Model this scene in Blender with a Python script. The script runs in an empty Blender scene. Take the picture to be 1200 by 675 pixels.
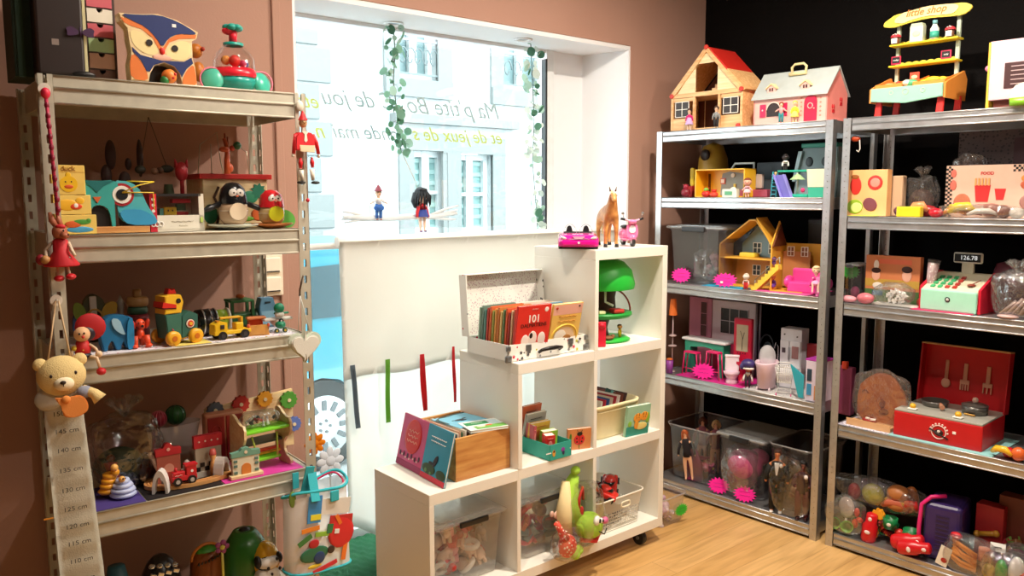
import bpy,bmesh,math,random
from mathutils import Vector,Matrix,Euler
R=math.radians
PI=math.pi
rnd=random.Random(7)
SC=bpy.context.scene
COL=SC.collection
FPX,PITCH,ROLL,CAMZ,YAW=959.0,0.1143,-0.0016,1.4985,0.7004
_fh=Vector((math.sin(YAW),math.cos(YAW),0))
_rh=Vector((math.cos(YAW),-math.sin(YAW),0))
_F=_fh*math.cos(PITCH)-Vector((0,0,1))*math.sin(PITCH)
_U0=_fh*math.sin(PITCH)+Vector((0,0,1))*math.cos(PITCH)
_R=_rh*math.cos(ROLL)+_U0*math.sin(ROLL)
_U=-_rh*math.sin(ROLL)+_U0*math.cos(ROLL)
_C=Vector((0,0,CAMZ))
def proj(P):
    d=Vector(P)-_C
    z=d.dot(_F)
    return 600+FPX*d.dot(_R)/z,337.5-FPX*d.dot(_U)/z,z
def ray(x,y):return _F+_R*((x-600)/FPX)-_U*((y-337.5)/FPX)
def onz(x,y,z):
    d=ray(x,y)
    return _C+d*((z-CAMZ)/d.z)
def onplane(x,y,P,n):
    d=ray(x,y)
    return _C+d*((Vector(P)-_C).dot(n)/d.dot(n))
_M={}
def lin(h):
    h=h.lstrip('#')
    if len(h)==3:h=''.join(a*2 for a in h)
    o=[]
    for i in(0,2,4):
        v=int(h[i:i+2],16)/255
        o.append(v/12.92 if v<=.04045 else((v+.055)/1.055)**2.4)
    return(*o,1)
def nodes(name):
    m=bpy.data.materials.new(name);m.use_nodes=True
    nt=m.node_tree
    b=nt.nodes['Principled BSDF']
    return m,nt,b
def N(nt,t,**kw):
    n=nt.nodes.new(t)
    for k,v in kw.items():
        if k in n.inputs.keys():n.inputs[k].default_value=v
        else:setattr(n,k,v)
    return n
def objcoord(nt,scale=(1,1,1)):
    t=N(nt,'ShaderNodeTexCoord');mp=N(nt,'ShaderNodeMapping')
    mp.inputs['Scale'].default_value=scale
    nt.links.new(t.outputs['Object'],mp.inputs[0])
    return mp.outputs[0]
def c(h,rough=.45,metal=0.0,var=.08,coat=0.0,nscale=25.0):
    """painted / plastic / card surface: one colour with a faint procedural mottling"""
    key=(h,rough,metal,var,coat)
    if key in _M:return _M[key]
    m,nt,b=nodes('paint_'+h.strip('#'))
    a=lin(h)
    co=objcoord(nt)
    no=N(nt,'ShaderNodeTexNoise');no.inputs['Scale'].default_value=nscale
    nt.links.new(co,no.inputs['Vector'])
    mx=N(nt,'ShaderNodeMix',data_type='RGBA')
    mx.inputs['A'].default_value=(*[v*(1-var)for v in a[:3]],1)
    mx.inputs['B'].default_value=(*[min(1,v*(1+var)+.002)for v in a[:3]],1)
    nt.links.new(no.outputs['Fac'],mx.inputs['Factor'])
    nt.links.new(mx.outputs['Result'],b.inputs['Base Color'])
    b.inputs['Roughness'].default_value=rough
    b.inputs['Metallic'].default_value=metal
    b.inputs['Coat Weight'].default_value=coat
    _M[key]=m
    return m
def wood(h1,h2,scale=8,rough=.45,stretch=(1,12,12),name='wood'):
    key=('wood',h1,h2,scale,stretch)
    if key in _M:return _M[key]
    m,nt,b=nodes(name)
    co=objcoord(nt,stretch)
    no=N(nt,'ShaderNodeTexNoise');no.inputs['Scale'].default_value=scale;no.inputs['Detail'].default_value=6
    nt.links.new(co,no.inputs['Vector'])
    r=N(nt,'ShaderNodeValToRGB')
    r.color_ramp.elements[0].position=.35;r.color_ramp.elements[0].color=lin(h1)
    r.color_ramp.elements[1].position=.68;r.color_ramp.elements[1].color=lin(h2)
    nt.links.new(no.outputs['Fac'],r.inputs['Fac']);nt.links.new(r.outputs['Color'],b.inputs['Base Color'])
    b.inputs['Roughness'].default_value=rough
    _M[key]=m
    return m
def fabric(h,h2=None,scale=300,rough=.9,bump=.3,big=6):
    key=('fab',h,h2,scale)
    if key in _M:return _M[key]
    m,nt,b=nodes('fabric_'+h)
    co=objcoord(nt)
    no=N(nt,'ShaderNodeTexNoise');no.inputs['Scale'].default_value=scale;no.inputs['Detail'].default_value=3
    n2=N(nt,'ShaderNodeTexNoise');n2.inputs['Scale'].default_value=big
    nt.links.new(co,no.inputs['Vector']);nt.links.new(co,n2.inputs['Vector'])
    mx=N(nt,'ShaderNodeMix',data_type='RGBA');mx.inputs['A'].default_value=lin(h);mx.inputs['B'].default_value=lin(h2 or h)
    nt.links.new(n2.outputs['Fac'],mx.inputs['Factor']);nt.links.new(mx.outputs['Result'],b.inputs['Base Color'])
    bp=N(nt,'ShaderNodeBump');bp.inputs['Strength'].default_value=bump;bp.inputs['Distance'].default_value=.002
    nt.links.new(no.outputs['Fac'],bp.inputs['Height']);nt.links.new(bp.outputs['Normal'],b.inputs['Normal'])
    b.inputs['Roughness'].default_value=rough
    _M[key]=m
    return m
def clear(name,tint='ffffff',gloss=.12,milky=0.0,rough=.08,bump=0.0,scale=40,diff='ffffff'):
    """clear plastic, cellophane or glass: transparent, glossy sheen, optional milkiness"""
    key=('clear',name)
    if key in _M:return _M[key]
    m=bpy.data.materials.new(name);m.use_nodes=True
    nt=m.node_tree;nt.nodes.clear()
    out=N(nt,'ShaderNodeOutputMaterial')
    tr=N(nt,'ShaderNodeBsdfTransparent');tr.inputs['Color'].default_value=lin(tint)
    gl=N(nt,'ShaderNodeBsdfGlossy');gl.inputs['Roughness'].default_value=rough
    lw=N(nt,'ShaderNodeLayerWeight');lw.inputs['Blend'].default_value=.25
    ma=N(nt,'ShaderNodeMath',operation='MULTIPLY_ADD');ma.inputs[1].default_value=.5;ma.inputs[2].default_value=gloss
    nt.links.new(lw.outputs['Facing'],ma.inputs[0])
    mx=N(nt,'ShaderNodeMixShader')
    nt.links.new(ma.outputs[0],mx.inputs[0]);nt.links.new(tr.outputs[0],mx.inputs[1]);nt.links.new(gl.outputs[0],mx.inputs[2])
    last=mx
    if bump:
        co=objcoord(nt)
        no=N(nt,'ShaderNodeTexNoise');no.inputs['Scale'].default_value=scale;no.inputs['Detail'].default_value=2
        nt.links.new(co,no.inputs['Vector'])
        bp=N(nt,'ShaderNodeBump');bp.inputs['Strength'].default_value=bump;bp.inputs['Distance'].default_value=.01
        nt.links.new(no.outputs['Fac'],bp.inputs['Height'])
        nt.links.new(bp.outputs['Normal'],gl.inputs['Normal']);nt.links.new(bp.outputs['Normal'],lw.inputs['Normal'])
    if milky:
        df=N(nt,'ShaderNodeBsdfDiffuse');df.inputs['Color'].default_value=lin(diff)
        m2=N(nt,'ShaderNodeMixShader');m2.inputs[0].default_value=milky
        nt.links.new(mx.outputs[0],m2.inputs[1]);nt.links.new(df.outputs[0],m2.inputs[2]);last=m2
    nt.links.new(last.outputs[0],out.inputs[0])
    _M[key]=m
    return m
def emit(name,h,s):
    m=bpy.data.materials.new(name);m.use_nodes=True
    b=m.node_tree.nodes['Principled BSDF']
    b.inputs['Emission Color'].default_value=lin(h);b.inputs['Emission Strength'].default_value=s
    return m
class MB:
    def __init__(s,mat=None):
        s.bm=bmesh.new();s.mats=[];s.mi=0;s.T=Matrix.Identity(4);s.smooth=False
        if mat:s.use(mat)
    def use(s,m):
        if isinstance(m,str):m=c(m)
        if m not in s.mats:s.mats.append(m)
        s.mi=s.mats.index(m)
        return s
    def _fin(s,verts,faces,M=None,smooth=False):
        if M is not None:bmesh.ops.transform(s.bm,matrix=M,verts=verts)
        bmesh.ops.transform(s.bm,matrix=s.T,verts=verts)
        for f in faces:
            f.material_index=s.mi;f.smooth=smooth
        return s
    def box(s,x,y,z,sx,sy,sz,bev=0,rx=0,ry=0,rz=0,seg=2):
        """box centred at x,y,z"""
        b=bmesh.new();bmesh.ops.create_cube(b,size=1)
        bmesh.ops.scale(b,vec=(sx,sy,sz),verts=b.verts)
        if bev:
            bmesh.ops.bevel(b,geom=list(b.edges),offset=min(bev,.49*min(sx,sy,sz)),segments=seg,profile=.5,affect='EDGES')
        return s._merge(b,Matrix.Translation((x,y,z))@Euler((rx,ry,rz)).to_matrix().to_4x4(),smooth=False)
    def bx(s,x,y,z0,sx,sy,sz,**k):
        """box standing on z0"""
        return s.box(x,y,z0+sz/2,sx,sy,sz,**k)
    def _merge(s,b,M=None,smooth=False):
        if M is not None:bmesh.ops.transform(b,matrix=M,verts=b.verts)
        bmesh.ops.transform(b,matrix=s.T,verts=b.verts)
        vm={}
        for v in b.verts:vm[v]=s.bm.verts.new(v.co)
        for f in b.faces:
            try:nf=s.bm.faces.new([vm[v]for v in f.verts])
            except ValueError:continue
            nf.material_index=s.mi;nf.smooth=smooth or f.smooth
        b.free()
        return s
    def cyl(s,a,b_,r,r2=None,seg=16,caps=True,smooth=True):
        a=Vector(a);b_=Vector(b_);d=b_-a
        b=bmesh.new()
        bmesh.ops.create_cone(b,cap_ends=caps,segments=seg,radius1=r,radius2=r if r2 is None else r2,depth=d.length)
        for f in b.faces:f.smooth=smooth and len(f.verts)==4
        q=d.to_track_quat('Z','Y')
        return s._merge(b,Matrix.Translation((a+b_)/2)@q.to_matrix().to_4x4())
    def ball(s,x,y,z,rx,ry=None,rz=None,seg=14,rot=None):
        b=bmesh.new();bmesh.ops.create_uvsphere(b,u_segments=seg,v_segments=max(6,seg*2//3),radius=1)
        M=Matrix.Translation((x,y,z))
        if rot:M=M@Euler(rot).to_matrix().to_4x4()
        M=M@Matrix.Diagonal((rx,ry or rx,rz or ry or rx,1))
        return s._merge(b,M,True)
    def tube(s,pts,r,seg=6,r2=None,closed=False):
        pts=[Vector(p)for p in pts];n=len(pts)
        rr=r if isinstance(r,(list,tuple))else[r+((r2 if r2 is not None else r)-r)*i/max(1,n-1)for i in range(n)]
        b=bmesh.new();rings=[];nrm=None
        for i,p in enumerate(pts):
            if closed:t=pts[(i+1)%n]-pts[i-1]
            else:t=pts[min(i+1,n-1)]-pts[max(i-1,0)]
            if t.length<1e-9:t=Vector((0,0,1))
            t.normalize()
            if nrm is None:
                nrm=t.orthogonal().normalized()
            else:
                nrm=(nrm-t*nrm.dot(t))
                nrm=nrm.normalized()if nrm.length>1e-6 else t.orthogonal().normalized()
            bi=t.cross(nrm)
            rings.append([b.verts.new(p+(nrm*math.cos(2*PI*k/seg)+bi*math.sin(2*PI*k/seg))*rr[i])for k in range(seg)])
        for i in range(n if closed else n-1):
            A,B=rings[i],rings[(i+1)%n]
            for k in range(seg):
                f=b.faces.new((A[k],A[(k+1)%seg],B[(k+1)%seg],B[k]));f.smooth=True
        if not closed:
            b.faces.new(rings[0][::-1]);b.faces.new(rings[-1])
        return s._merge(b)
    def lathe(s,prof,x=0,y=0,z=0,seg=20,M=None,smooth=True,sx=1,sy=1):
        b=bmesh.new();rings=[]
        for r,h in prof:
            if r<1e-6:rings.append([b.verts.new((0,0,h))])
            else:rings.append([b.verts.new((r*sx*math.cos(2*PI*k/seg),r*sy*math.sin(2*PI*k/seg),h))for k in range(seg)])
        for A,B in zip(rings,rings[1:]):
            for k in range(seg):
                k2=(k+1)%seg
                if len(A)==1 and len(B)==1:continue
                if len(A)==1:vs=(A[0],B[k2],B[k])
                elif len(B)==1:vs=(A[k],A[k2],B[0])
                else:vs=(A[k],A[k2],B[k2],B[k])
                f=b.faces.new(vs);f.smooth=smooth
        Mx=Matrix.Translation((x,y,z))
        if M is not None:Mx=Mx@M
        return s._merge(b,Mx)
    def prism(s,pts,y0,y1,plane='xz',bev=0,M=None):
        """outline extruded from y0 to y1; plane xz (thickness along y), xy (thickness along z) or yz (along x)"""
        b=bmesh.new()
        def P(a,h,t):
            return{'xz':(a,t,h),'xy':(a,h,t),'yz':(t,a,h)}[plane]
        v0=[b.verts.new(P(a,h,y0))for a,h in pts];v1=[b.verts.new(P(a,h,y1))for a,h in pts]
        f0=b.faces.new(v0);f1=b.faces.new(v1[::-1])
        n=len(pts)
        for k in range(n):b.faces.new((v0[k],v1[k],v1[(k+1)%n],v0[(k+1)%n]))
        if bev:
            ed=[e for e in b.edges if(e in f0.edges or e in f1.edges)]
            bmesh.ops.bevel(b,geom=ed,offset=bev,segments=2,affect='EDGES')
        bmesh.ops.recalc_face_normals(b,faces=b.faces)
        return s._merge(b,M)
    def quad(s,*vs):
        b=bmesh.new();b.faces.new([b.verts.new(v)for v in vs])
        return s._merge(b)
    def grid(s,fn,nu,nv,smooth=True,thick=0):
        b=bmesh.new()
        g=[[b.verts.new(fn(i/nu,j/nv))for j in range(nv+1)]for i in range(nu+1)]
        for i in range(nu):
            for j in range(nv):
                f=b.faces.new((g[i][j],g[i+1][j],g[i+1][j+1],g[i][j+1]));f.smooth=smooth
        if thick:bmesh.ops.solidify(b,geom=list(b.faces),thickness=thick)
        return s._merge(b)
    def skin(s,chains,smooth=True,sub=2):
        """continuous body from chains of (x,y,z,r); the chains share points"""
        me=bpy.data.meshes.new('sk');vs=[];es=[];rs=[]
        idx={}
        for ch in chains:
            prev=None
            for p in ch:
                k=tuple(round(a,5)for a in p[:3])
                if k not in idx:idx[k]=len(vs);vs.append(p[:3]);rs.append(p[3])
                if prev is not None and(prev,idx[k])not in es:es.append((prev,idx[k]))
                prev=idx[k]
        me.from_pydata(vs,es,[])
        o=bpy.data.objects.new('sk',me);COL.objects.link(o)
        md=o.modifiers.new('s','SKIN');md.use_smooth_shade=True
        for i,d in enumerate(me.skin_vertices[0].data):
            rr=rs[i];d.radius=rr if isinstance(rr,tuple)else(rr,rr);d.use_root=(i==0)
        if sub:
            m2=o.modifiers.new('u','SUBSURF');m2.levels=sub;m2.render_levels=sub
        dg=bpy.context.evaluated_depsgraph_get();dg.update()
        ev=bpy.data.meshes.new_from_object(o.evaluated_get(dg))
        b=bmesh.new();b.from_mesh(ev)
        for f in b.faces:f.smooth=True
        bpy.data.objects.remove(o);bpy.data.meshes.remove(ev);bpy.data.meshes.remove(me)
        return s._merge(b)
    def text(s,t,size,x,y,z,rx=PI/2,rz=0,ry=0,depth=.0006,align='CENTER',mirror=False,sx=1,shear=0,bold=0):
        cu=bpy.data.curves.new('t','FONT');cu.body=t;cu.size=size;cu.extrude=depth
        cu.align_x=align;cu.align_y='CENTER';cu.shear=shear;cu.resolution_u=3;cu.offset=bold
        o=bpy.data.objects.new('t',cu);COL.objects.link(o)
        dg=bpy.context.evaluated_depsgraph_get();dg.update()
        me=bpy.data.meshes.new_from_object(o.evaluated_get(dg))
        b=bmesh.new();b.from_mesh(me)
        M=Matrix.Translation((x,y,z))@Euler((rx,ry,rz),'XYZ').to_matrix().to_4x4()@Matrix.Diagonal((-sx if mirror else sx,1,1,1))
        bpy.data.objects.remove(o);bpy.data.curves.remove(cu);bpy.data.meshes.remove(me)
        return s._merge(b,M)
    def build(s,name,parent=None,loc=None,rz=None):
        me=bpy.data.meshes.new(name)
        bmesh.ops.recalc_face_normals(s.bm,faces=s.bm.faces)if getattr(s,'recalc',False)else None
        s.bm.to_mesh(me);s.bm.free()
        for m in s.mats:me.materials.append(m)
        o=bpy.data.objects.new(name,me);COL.objects.link(o)
        if parent:o.parent=parent
        if loc is not None:o.location=loc
        if rz is not None:o.rotation_euler.z=rz
        return o
def tag(o,label,cat,group=None,kind=None):
    o['label']=label;o['category']=cat
    if group:o['group']=group
    if kind:o['kind']=kind
    return o
def thing(name,label,cat,loc=(0,0,0),rz=0,group=None):
    o=bpy.data.objects.new(name,None);COL.objects.link(o);o.empty_display_size=.02
    o.location=loc;o.rotation_euler.z=rz
    return tag(o,label,cat,group)
def struct(name,mb):
    o=mb.build(name);o['kind']='structure';return o
def dup(root,loc,rz=0,label=None,group=None,scale=None):
    r=root.copy();COL.objects.link(r);r.location=loc;r.rotation_euler.z=rz
    if label:r['label']=label
    if group:r['group']=group
    if scale:r.scale=(scale,)*3 if not isinstance(scale,tuple)else scale
    for ch in list(root.children):
        k=ch.copy();COL.objects.link(k);k.parent=r
        for g in ch.children:
            d=g.copy();COL.objects.link(d);d.parent=k
    return r
def ngon(n,r,r2=None,cx=0,cz=0,a0=0):
    """circle, or a star / gear when r2 is given"""
    out=[]
    for k in range(n if r2 is None else 2*n):
        rr=r if(r2 is None or k%2==0)else r2
        a=a0+2*PI*k/(n if r2 is None else 2*n)
        out.append((cx+rr*math.cos(a),cz+rr*math.sin(a)))
    return out
def smoothpoly(pts,it=2):
    for _ in range(it):
        o=[]
        for i in range(len(pts)):
            a,b=pts[i],pts[(i+1)%len(pts)]
            o.append((a[0]*.75+b[0]*.25,a[1]*.75+b[1]*.25));o.append((a[0]*.25+b[0]*.75,a[1]*.25+b[1]*.75))
        pts=o
    return pts
class Line:
    def __init__(s,ox,oy,ang,z):
        s.o=Vector((ox,oy,0));s.u=Vector((math.cos(ang),math.sin(ang),0));s.w=Vector((-s.u.y,s.u.x,0));s.ang=ang;s.z=z
    def P(s,a,d,z=0):return s.o+s.u*a+s.w*d+Vector((0,0,z))
    def a_at(s,px,d,z):
        lo,hi=-2.0,3.0
        for _ in range(40):
            m=(lo+hi)/2
            q=proj(s.P(m,d,z))
            if q[2]<.3:
                if s.u.dot(_F)>0:lo=m
                else:hi=m
                continue
            if q[0]<px:lo=m
            else:hi=m
        return(lo+hi)/2
    def at(s,x0,x1,ytop,d,z):
        """-> location, width, height of a thing whose front spans pixels x0..x1 and whose top is at ytop"""
        a0,a1=s.a_at(x0,d,z),s.a_at(x1,d,z)
        am=(a0+a1)/2;L=s.P(am,d,z)
        top=onplane((x0+x1)/2,ytop,L,s.w)
        return L,a1-a0,top.z-z
WN=2.78 
GN=3.05 
RX=3.70 
CEIL=2.75
UL,NB=-2.2,-2.6
OL,OR,OT=1.33,3.11,2.20 
def wall_paint(name,h1,h2,rough=.85,bump=.15,scale=180,warm=None):
    m,nt,b=nodes(name)
    co=objcoord(nt)
    n1=N(nt,'ShaderNodeTexNoise');n1.inputs['Scale'].default_value=2.2
    n2=N(nt,'ShaderNodeTexNoise');n2.inputs['Scale'].default_value=scale;n2.inputs['Detail'].default_value=4
    nt.links.new(co,n1.inputs['Vector']);nt.links.new(co,n2.inputs['Vector'])
    mx=N(nt,'ShaderNodeMix',data_type='RGBA');mx.inputs['A'].default_value=lin(h1);mx.inputs['B'].default_value=lin(h2)
    nt.links.new(n1.outputs['Fac'],mx.inputs['Factor']);nt.links.new(mx.outputs['Result'],b.inputs['Base Color'])
    bp=N(nt,'ShaderNodeBump');bp.inputs['Strength'].default_value=bump;bp.inputs['Distance'].default_value=.003
    nt.links.new(n2.outputs['Fac'],bp.inputs['Height']);nt.links.new(bp.outputs['Normal'],b.inputs['Normal'])
    b.inputs['Roughness'].default_value=rough
    return m
M_peach=wall_paint('wall_peach','b48d7c','ac8372')
M_black=wall_paint('wall_black','070505','0c0908',rough=.8,bump=.5,scale=90)
M_black.node_tree.nodes['Principled BSDF'].inputs['Specular IOR Level'].default_value=.12
M_white=wall_paint('wall_white','f2f3f6','ebedf2',rough=.7)
M_ceil=wall_paint('ceiling_darkened','8f8072','8a7b6e')  # unseen ceiling, colour set darker to cut the bounce light
def floor_mat():
    m,nt,b=nodes('oak_floor')
    co=objcoord(nt)
    br=N(nt,'ShaderNodeTexBrick');br.offset=.37;br.offset_frequency=2
    br.inputs['Scale'].default_value=1;br.inputs['Brick Width'].default_value=1.25;br.inputs['Row Height'].default_value=.13
    br.inputs['Mortar Size'].default_value=.0012;br.inputs['Color1'].default_value=lin('e3b678');br.inputs['Color2'].default_value=lin('d6a562')
    br.inputs['Mortar'].default_value=lin('b98a50')
    nt.links.new(co,br.inputs['Vector'])
    co2=objcoord(nt,(1.5,14,14))
    no=N(nt,'ShaderNodeTexNoise');no.inputs['Scale'].default_value=2.2;no.inputs['Detail'].default_value=7;no.inputs['Distortion'].default_value=.6
    nt.links.new(co2,no.inputs['Vector'])
    rp=N(nt,'ShaderNodeValToRGB');rp.color_ramp.elements[0].position=.3;rp.color_ramp.elements[0].color=(.62,.55,.45,1)
    rp.color_ramp.elements[1].position=.62;rp.color_ramp.elements[1].color=(1,1,1,1)
    nt.links.new(no.outputs['Fac'],rp.inputs['Fac'])
    mx=N(nt,'ShaderNodeMix',data_type='RGBA',blend_type='MULTIPLY');mx.inputs['Factor'].default_value=.7
    nt.links.new(br.outputs['Color'],mx.inputs['A']);nt.links.new(rp.outputs['Color'],mx.inputs['B'])
    nt.links.new(mx.outputs['Result'],b.inputs['Base Color'])
    b.inputs['Roughness'].default_value=.38
    return m
struct('floor',MB(floor_mat()).box((UL+RX)/2,(NB+GN+.1)/2,-.05,RX-UL+.3,GN+.1-NB+.2,.1))
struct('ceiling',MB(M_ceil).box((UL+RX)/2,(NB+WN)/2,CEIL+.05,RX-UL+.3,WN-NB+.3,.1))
struct('wall_right',MB(M_black).box(RX+.06,(NB+WN)/2,CEIL/2,.12,WN-NB+.0,CEIL))
M_far=wall_paint('wall_brown','6a4a3c','5f4336')
struct('wall_left',MB(M_far).box(UL-.06,(NB+WN)/2,CEIL/2,.12,WN-NB,CEIL))
struct('wall_back',MB(M_far).box((UL+RX)/2,NB-.06,CEIL/2,RX-UL+.24,.12,CEIL))
mb=MB(M_peach)
mb.box((UL-.12+OL)/2,WN+.165,CEIL/2,OL-UL+.12,.33,CEIL)
mb.box((OR+RX+.12)/2,WN+.165,CEIL/2,RX+.12-OR,.33,CEIL)
mb.box((OL+OR)/2,WN+.165,(OT+.02+CEIL)/2,OR-OL,.33,CEIL-OT-.02)
struct('wall_window',mb)
mb=MB(M_white)
mb.box((OL+OR)/2,WN+.16,OT+.01,OR-OL,.312,.02)
mb.box(OL+.006,WN+.16,OT/2,.012,.312,OT)
mb.prism([(OR,WN+.003),(OR,GN+.1),(2.83,GN+.1),(2.83,GN),(3.045,GN),(OR-.012,WN+.003)],0,OT,'xy')
struct('trim_1',mb)
M_frame=c('e9edf0',.35)
mb=MB(M_frame)
mb.box(1.425,GN+.01,OT/2,.05,.06,OT,bev=.004)
mb.box(2.805,GN+.01,OT/2,.05,.06,OT,bev=.004)
mb.box(2.115,GN+.013,OT-.008,1.40,.05,.016,bev=.002)
mb.box(2.115,GN+.013,.03,1.40,.05,.06,bev=.004)
mb.box(1.375,GN+.02,OT/2,.06,.04,OT)
mb.use(c('2b2f33',.4));mb.box(2.777,GN-.006,OT/2,.012,.03,OT-.09)
w=struct('window_1',mb)
M_glass=clear('window_glass','f4fbfa',.02,rough=.02)
g=MB(M_glass).box(2.11,GN+.02,OT/2,1.32,.006,OT-.1).build('window_pane',w)
mb=MB(c('b9c3c0',.6))
gy=GN+.012
def winline(t,size,px,py,mat):
    P=onplane(px,py,(0,gy,0),Vector((0,1,0)))
    mb.use(mat);mb.text(t,size,P.x,gy,P.z,mirror=True,depth=.0004,shear=.4,align='CENTER')
def vinyl(name,h,k=.7):
    m,nt,b=nodes(name);nt.nodes.remove(b)
    d=N(nt,'ShaderNodeBsdfDiffuse');d.inputs[0].default_value=lin(h);t_=N(nt,'ShaderNodeBsdfTranslucent');t_.inputs[0].default_value=lin(h)
    mx=N(nt,'ShaderNodeMixShader');mx.inputs[0].default_value=k
    nt.links.new(d.outputs[0],mx.inputs[1]);nt.links.new(t_.outputs[0],mx.inputs[2]);nt.links.new(mx.outputs[0],nt.nodes['Material Output'].inputs[0])
    return m
M_lw=vinyl('pale_vinyl','bcc4c2',.65);M_ly=vinyl('yellow_vinyl','d2d58c',.65)
winline("Ma p'tite Bo",.105,535,128,M_lw)
winline("C de jou",.098,423,117,M_lw)
winline("ets",.08,363,119,M_ly)
winline("et de jeux de s",.085,540,160,M_ly)
winline("onde mai",.085,432,156,M_lw)
winline("n",.085,377,154,M_ly)
mb.build('window_lettering',w)
tag(MB(c('f1f0ec',.4)).cyl((OL+.012,2.86,1.30),(OR-.02,2.86,1.30),.012).build('curtain_rail'),'white curtain rail crossing the shop window at sill height','curtain rail')
L=onplane(317,322,(0,WN,0),Vector((0,1,0)))
t=thing('wall_switch','double cream light switch plate on the wall behind the left rack','switch',(L.x,WN-.001,L.z))
MB(c('efe2cc')).box(0,-.006,0,.085,.014,.15,bev=.004).build('plate',t)
for k in(-1,1):
    MB(c('f6ecd8')).box(0,-.016,k*.035,.06,.01,.055,bev=.003).use('221a16').box(0,-.0215,k*.035-.022,.05,.002,.004).build('rocker',t)
L=onplane(328,200,(0,WN,0),Vector((0,1,0)))
struct('trim_2',MB(M_peach).box(L.x,WN-.006,CEIL/2,.03,.014,CEIL,bev=.004))
M_lampoff=c('d8d8d4',.3)
for px,py,lab in((461,27,'round recessed spotlight in the window head above the doll garland'),(613,46,'round recessed spotlight in the window head near the right garland')):
    P=onz(px,py,OT)
    t=thing('recessed_spotlight',lab,'spotlight',(P.x,P.y,OT),0,'recessed spotlights over the window')
    MB(c('f4f4f4',.25)).lathe([(.028,0),(.042,0),(.044,-.004),(.03,-.006),(.026,.0)],seg=24).build('trim_ring',t)
    MB(c('3a3a3a',.3)).lathe([(.001,-.001),(.026,-.001)],seg=20).build('lamp_face',t)
def stone_mat():
    m,nt,b=nodes('pale_render_facade')
    co=objcoord(nt)
    n1=N(nt,'ShaderNodeTexNoise');n1.inputs['Scale'].default_value=3;n1.inputs['Detail'].default_value=5
    nt.links.new(co,n1.inputs['Vector'])
    mx=N(nt,'ShaderNodeMix',data_type='RGBA');mx.inputs['A'].default_value=lin('acb1b2');mx.inputs['B'].default_value=lin('a3a8a9')
    nt.links.new(n1.outputs['Fac'],mx.inputs['Factor']);nt.links.new(mx.outputs['Result'],b.inputs['Base Color'])
    b.inputs['Roughness'].default_value=.9
    return m
SZ=-.38 
FN=8.0
fac=thing('building_facade','pale rendered building across the street, seen through the shop window','building',(5.5,FN,SZ))
FX=lambda px,py:onplane(px,py,(0,FN,0),Vector((0,1,0)))
mw=MB(stone_mat())
wins=[]
for a,b_,c_,d_ in((466,20,512,96),(589,52,640,104),(484,176,524,273),(534,180,577,273)):
    p,q=FX(a,b_),FX(c_,d_)
    wins.append((p.x,q.x,q.z,p.z))
wins[0]=(wins[0][0],wins[0][1],wins[0][2],wins[0][2]+1.5);wins[1]=(wins[1][0],wins[1][1],wins[0][2],wins[0][2]+1.5)
zt=6.5
def fb(x0,x1,z0,z1,y0=0,t=.3,mbb=None,**k):
    (mbb or mw).box((x0+x1)/2-5.5,y0+t/2,(z0+z1)/2-SZ,x1-x0,t,z1-z0,**k)
lo=(wins[2][2],wins[2][3]);up=(wins[0][2],wins[0][3])
fb(-1,13,SZ,lo[0]);fb(-1,13,lo[1],up[0]);fb(-1,13,up[1],zt)
fb(-1,wins[2][0],*lo);fb(wins[2][1],wins[3][0],*lo);fb(wins[3][1],13,*lo)
fb(-1,wins[0][0],*up);fb(wins[0][1],wins[1][0],*up);fb(wins[1][1],13,*up)
mw.build('wall',fac)
ms=MB(c('7b7f7e',.9))
for i,(x0,x1,z0,z1)in enumerate(wins):
    e_=.003*i;fb(x0-.2,x0,z0,z1,-.03+e_,.05,ms);fb(x1,x1+.2,z0,z1,-.035+e_,.05,ms)
    fb(x0-.2,x1+.2,z0-.2,z0,-.06+e_,.1,ms);fb(x0-.2,x1+.2,z1,z1+.2,-.04+e_,.06,ms)
fb(wins[2][0]-.3,wins[3][1]+.35,lo[1]+.3,lo[1]+.4,-.12,.14,ms)
p=FX(352,100);q=FX(383,100)
z=SZ
k=0
while z<zt:
    e=.0 if k%2 else .14
    fb(p.x-.1,q.x+e-.1,z,z+.36,-.03,.05,ms,bev=.01);z+=.38;k+=1
ms.build('stone_trim',fac)
for i,(x0,x1,z0,z1)in enumerate(wins):
    mf=MB(c('c3c8c8',.5));xm=(x0+x1)/2
    for a,b_ in((x0,x0+.06),(xm-.05,xm+.05),(x1-.06,x1)):fb(a,b_,z0,z1,.1,.06,mf)
    for a,b_ in((z0,z0+.07),(z1-.07,z1),(z0+(z1-z0)*.5-.02,z0+(z1-z0)*.5+.02)):fb(x0,x1,a,b_,.105,.05,mf)
    f=mf.build('window_frame',fac)
    mg=MB(c('6f8688' if i<2 else '7fa09d',.25));fb(x0,x1,z0,z1,.17,.02,mg);mg.build('pane',f)
    if i>=2:
        ml=MB(c('92aeab',.6))
        zz=z0+.05
        while zz<z1-.05:fb(x0+.05,x1-.05,zz,zz+.05,.155,.012,ml);zz+=.13
        ml.build('blind',f)
    else:
        mr=MB(c('697374',.5,.3));fb(x0,x1,z0+.42,z0+.45,-.02,.02,mr);fb(x0,x1,z0+.05,z0+.07,-.02,.02,mr)
        for kk in range(5):
            xx=x0+(kk+.5)*(x1-x0)/5
            mr.T=Matrix.Translation((xx-5.5,-.01,z0+.24-SZ));mr.tube([(.07*math.cos(a)*(1-a/9),0,.13*math.sin(a)*(1-a/9))for a in[i_*.5 for i_ in range(13)]],.008,4);mr.T=Matrix.Identity(4)
        mr.build('balcony_rail',fac)
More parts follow.
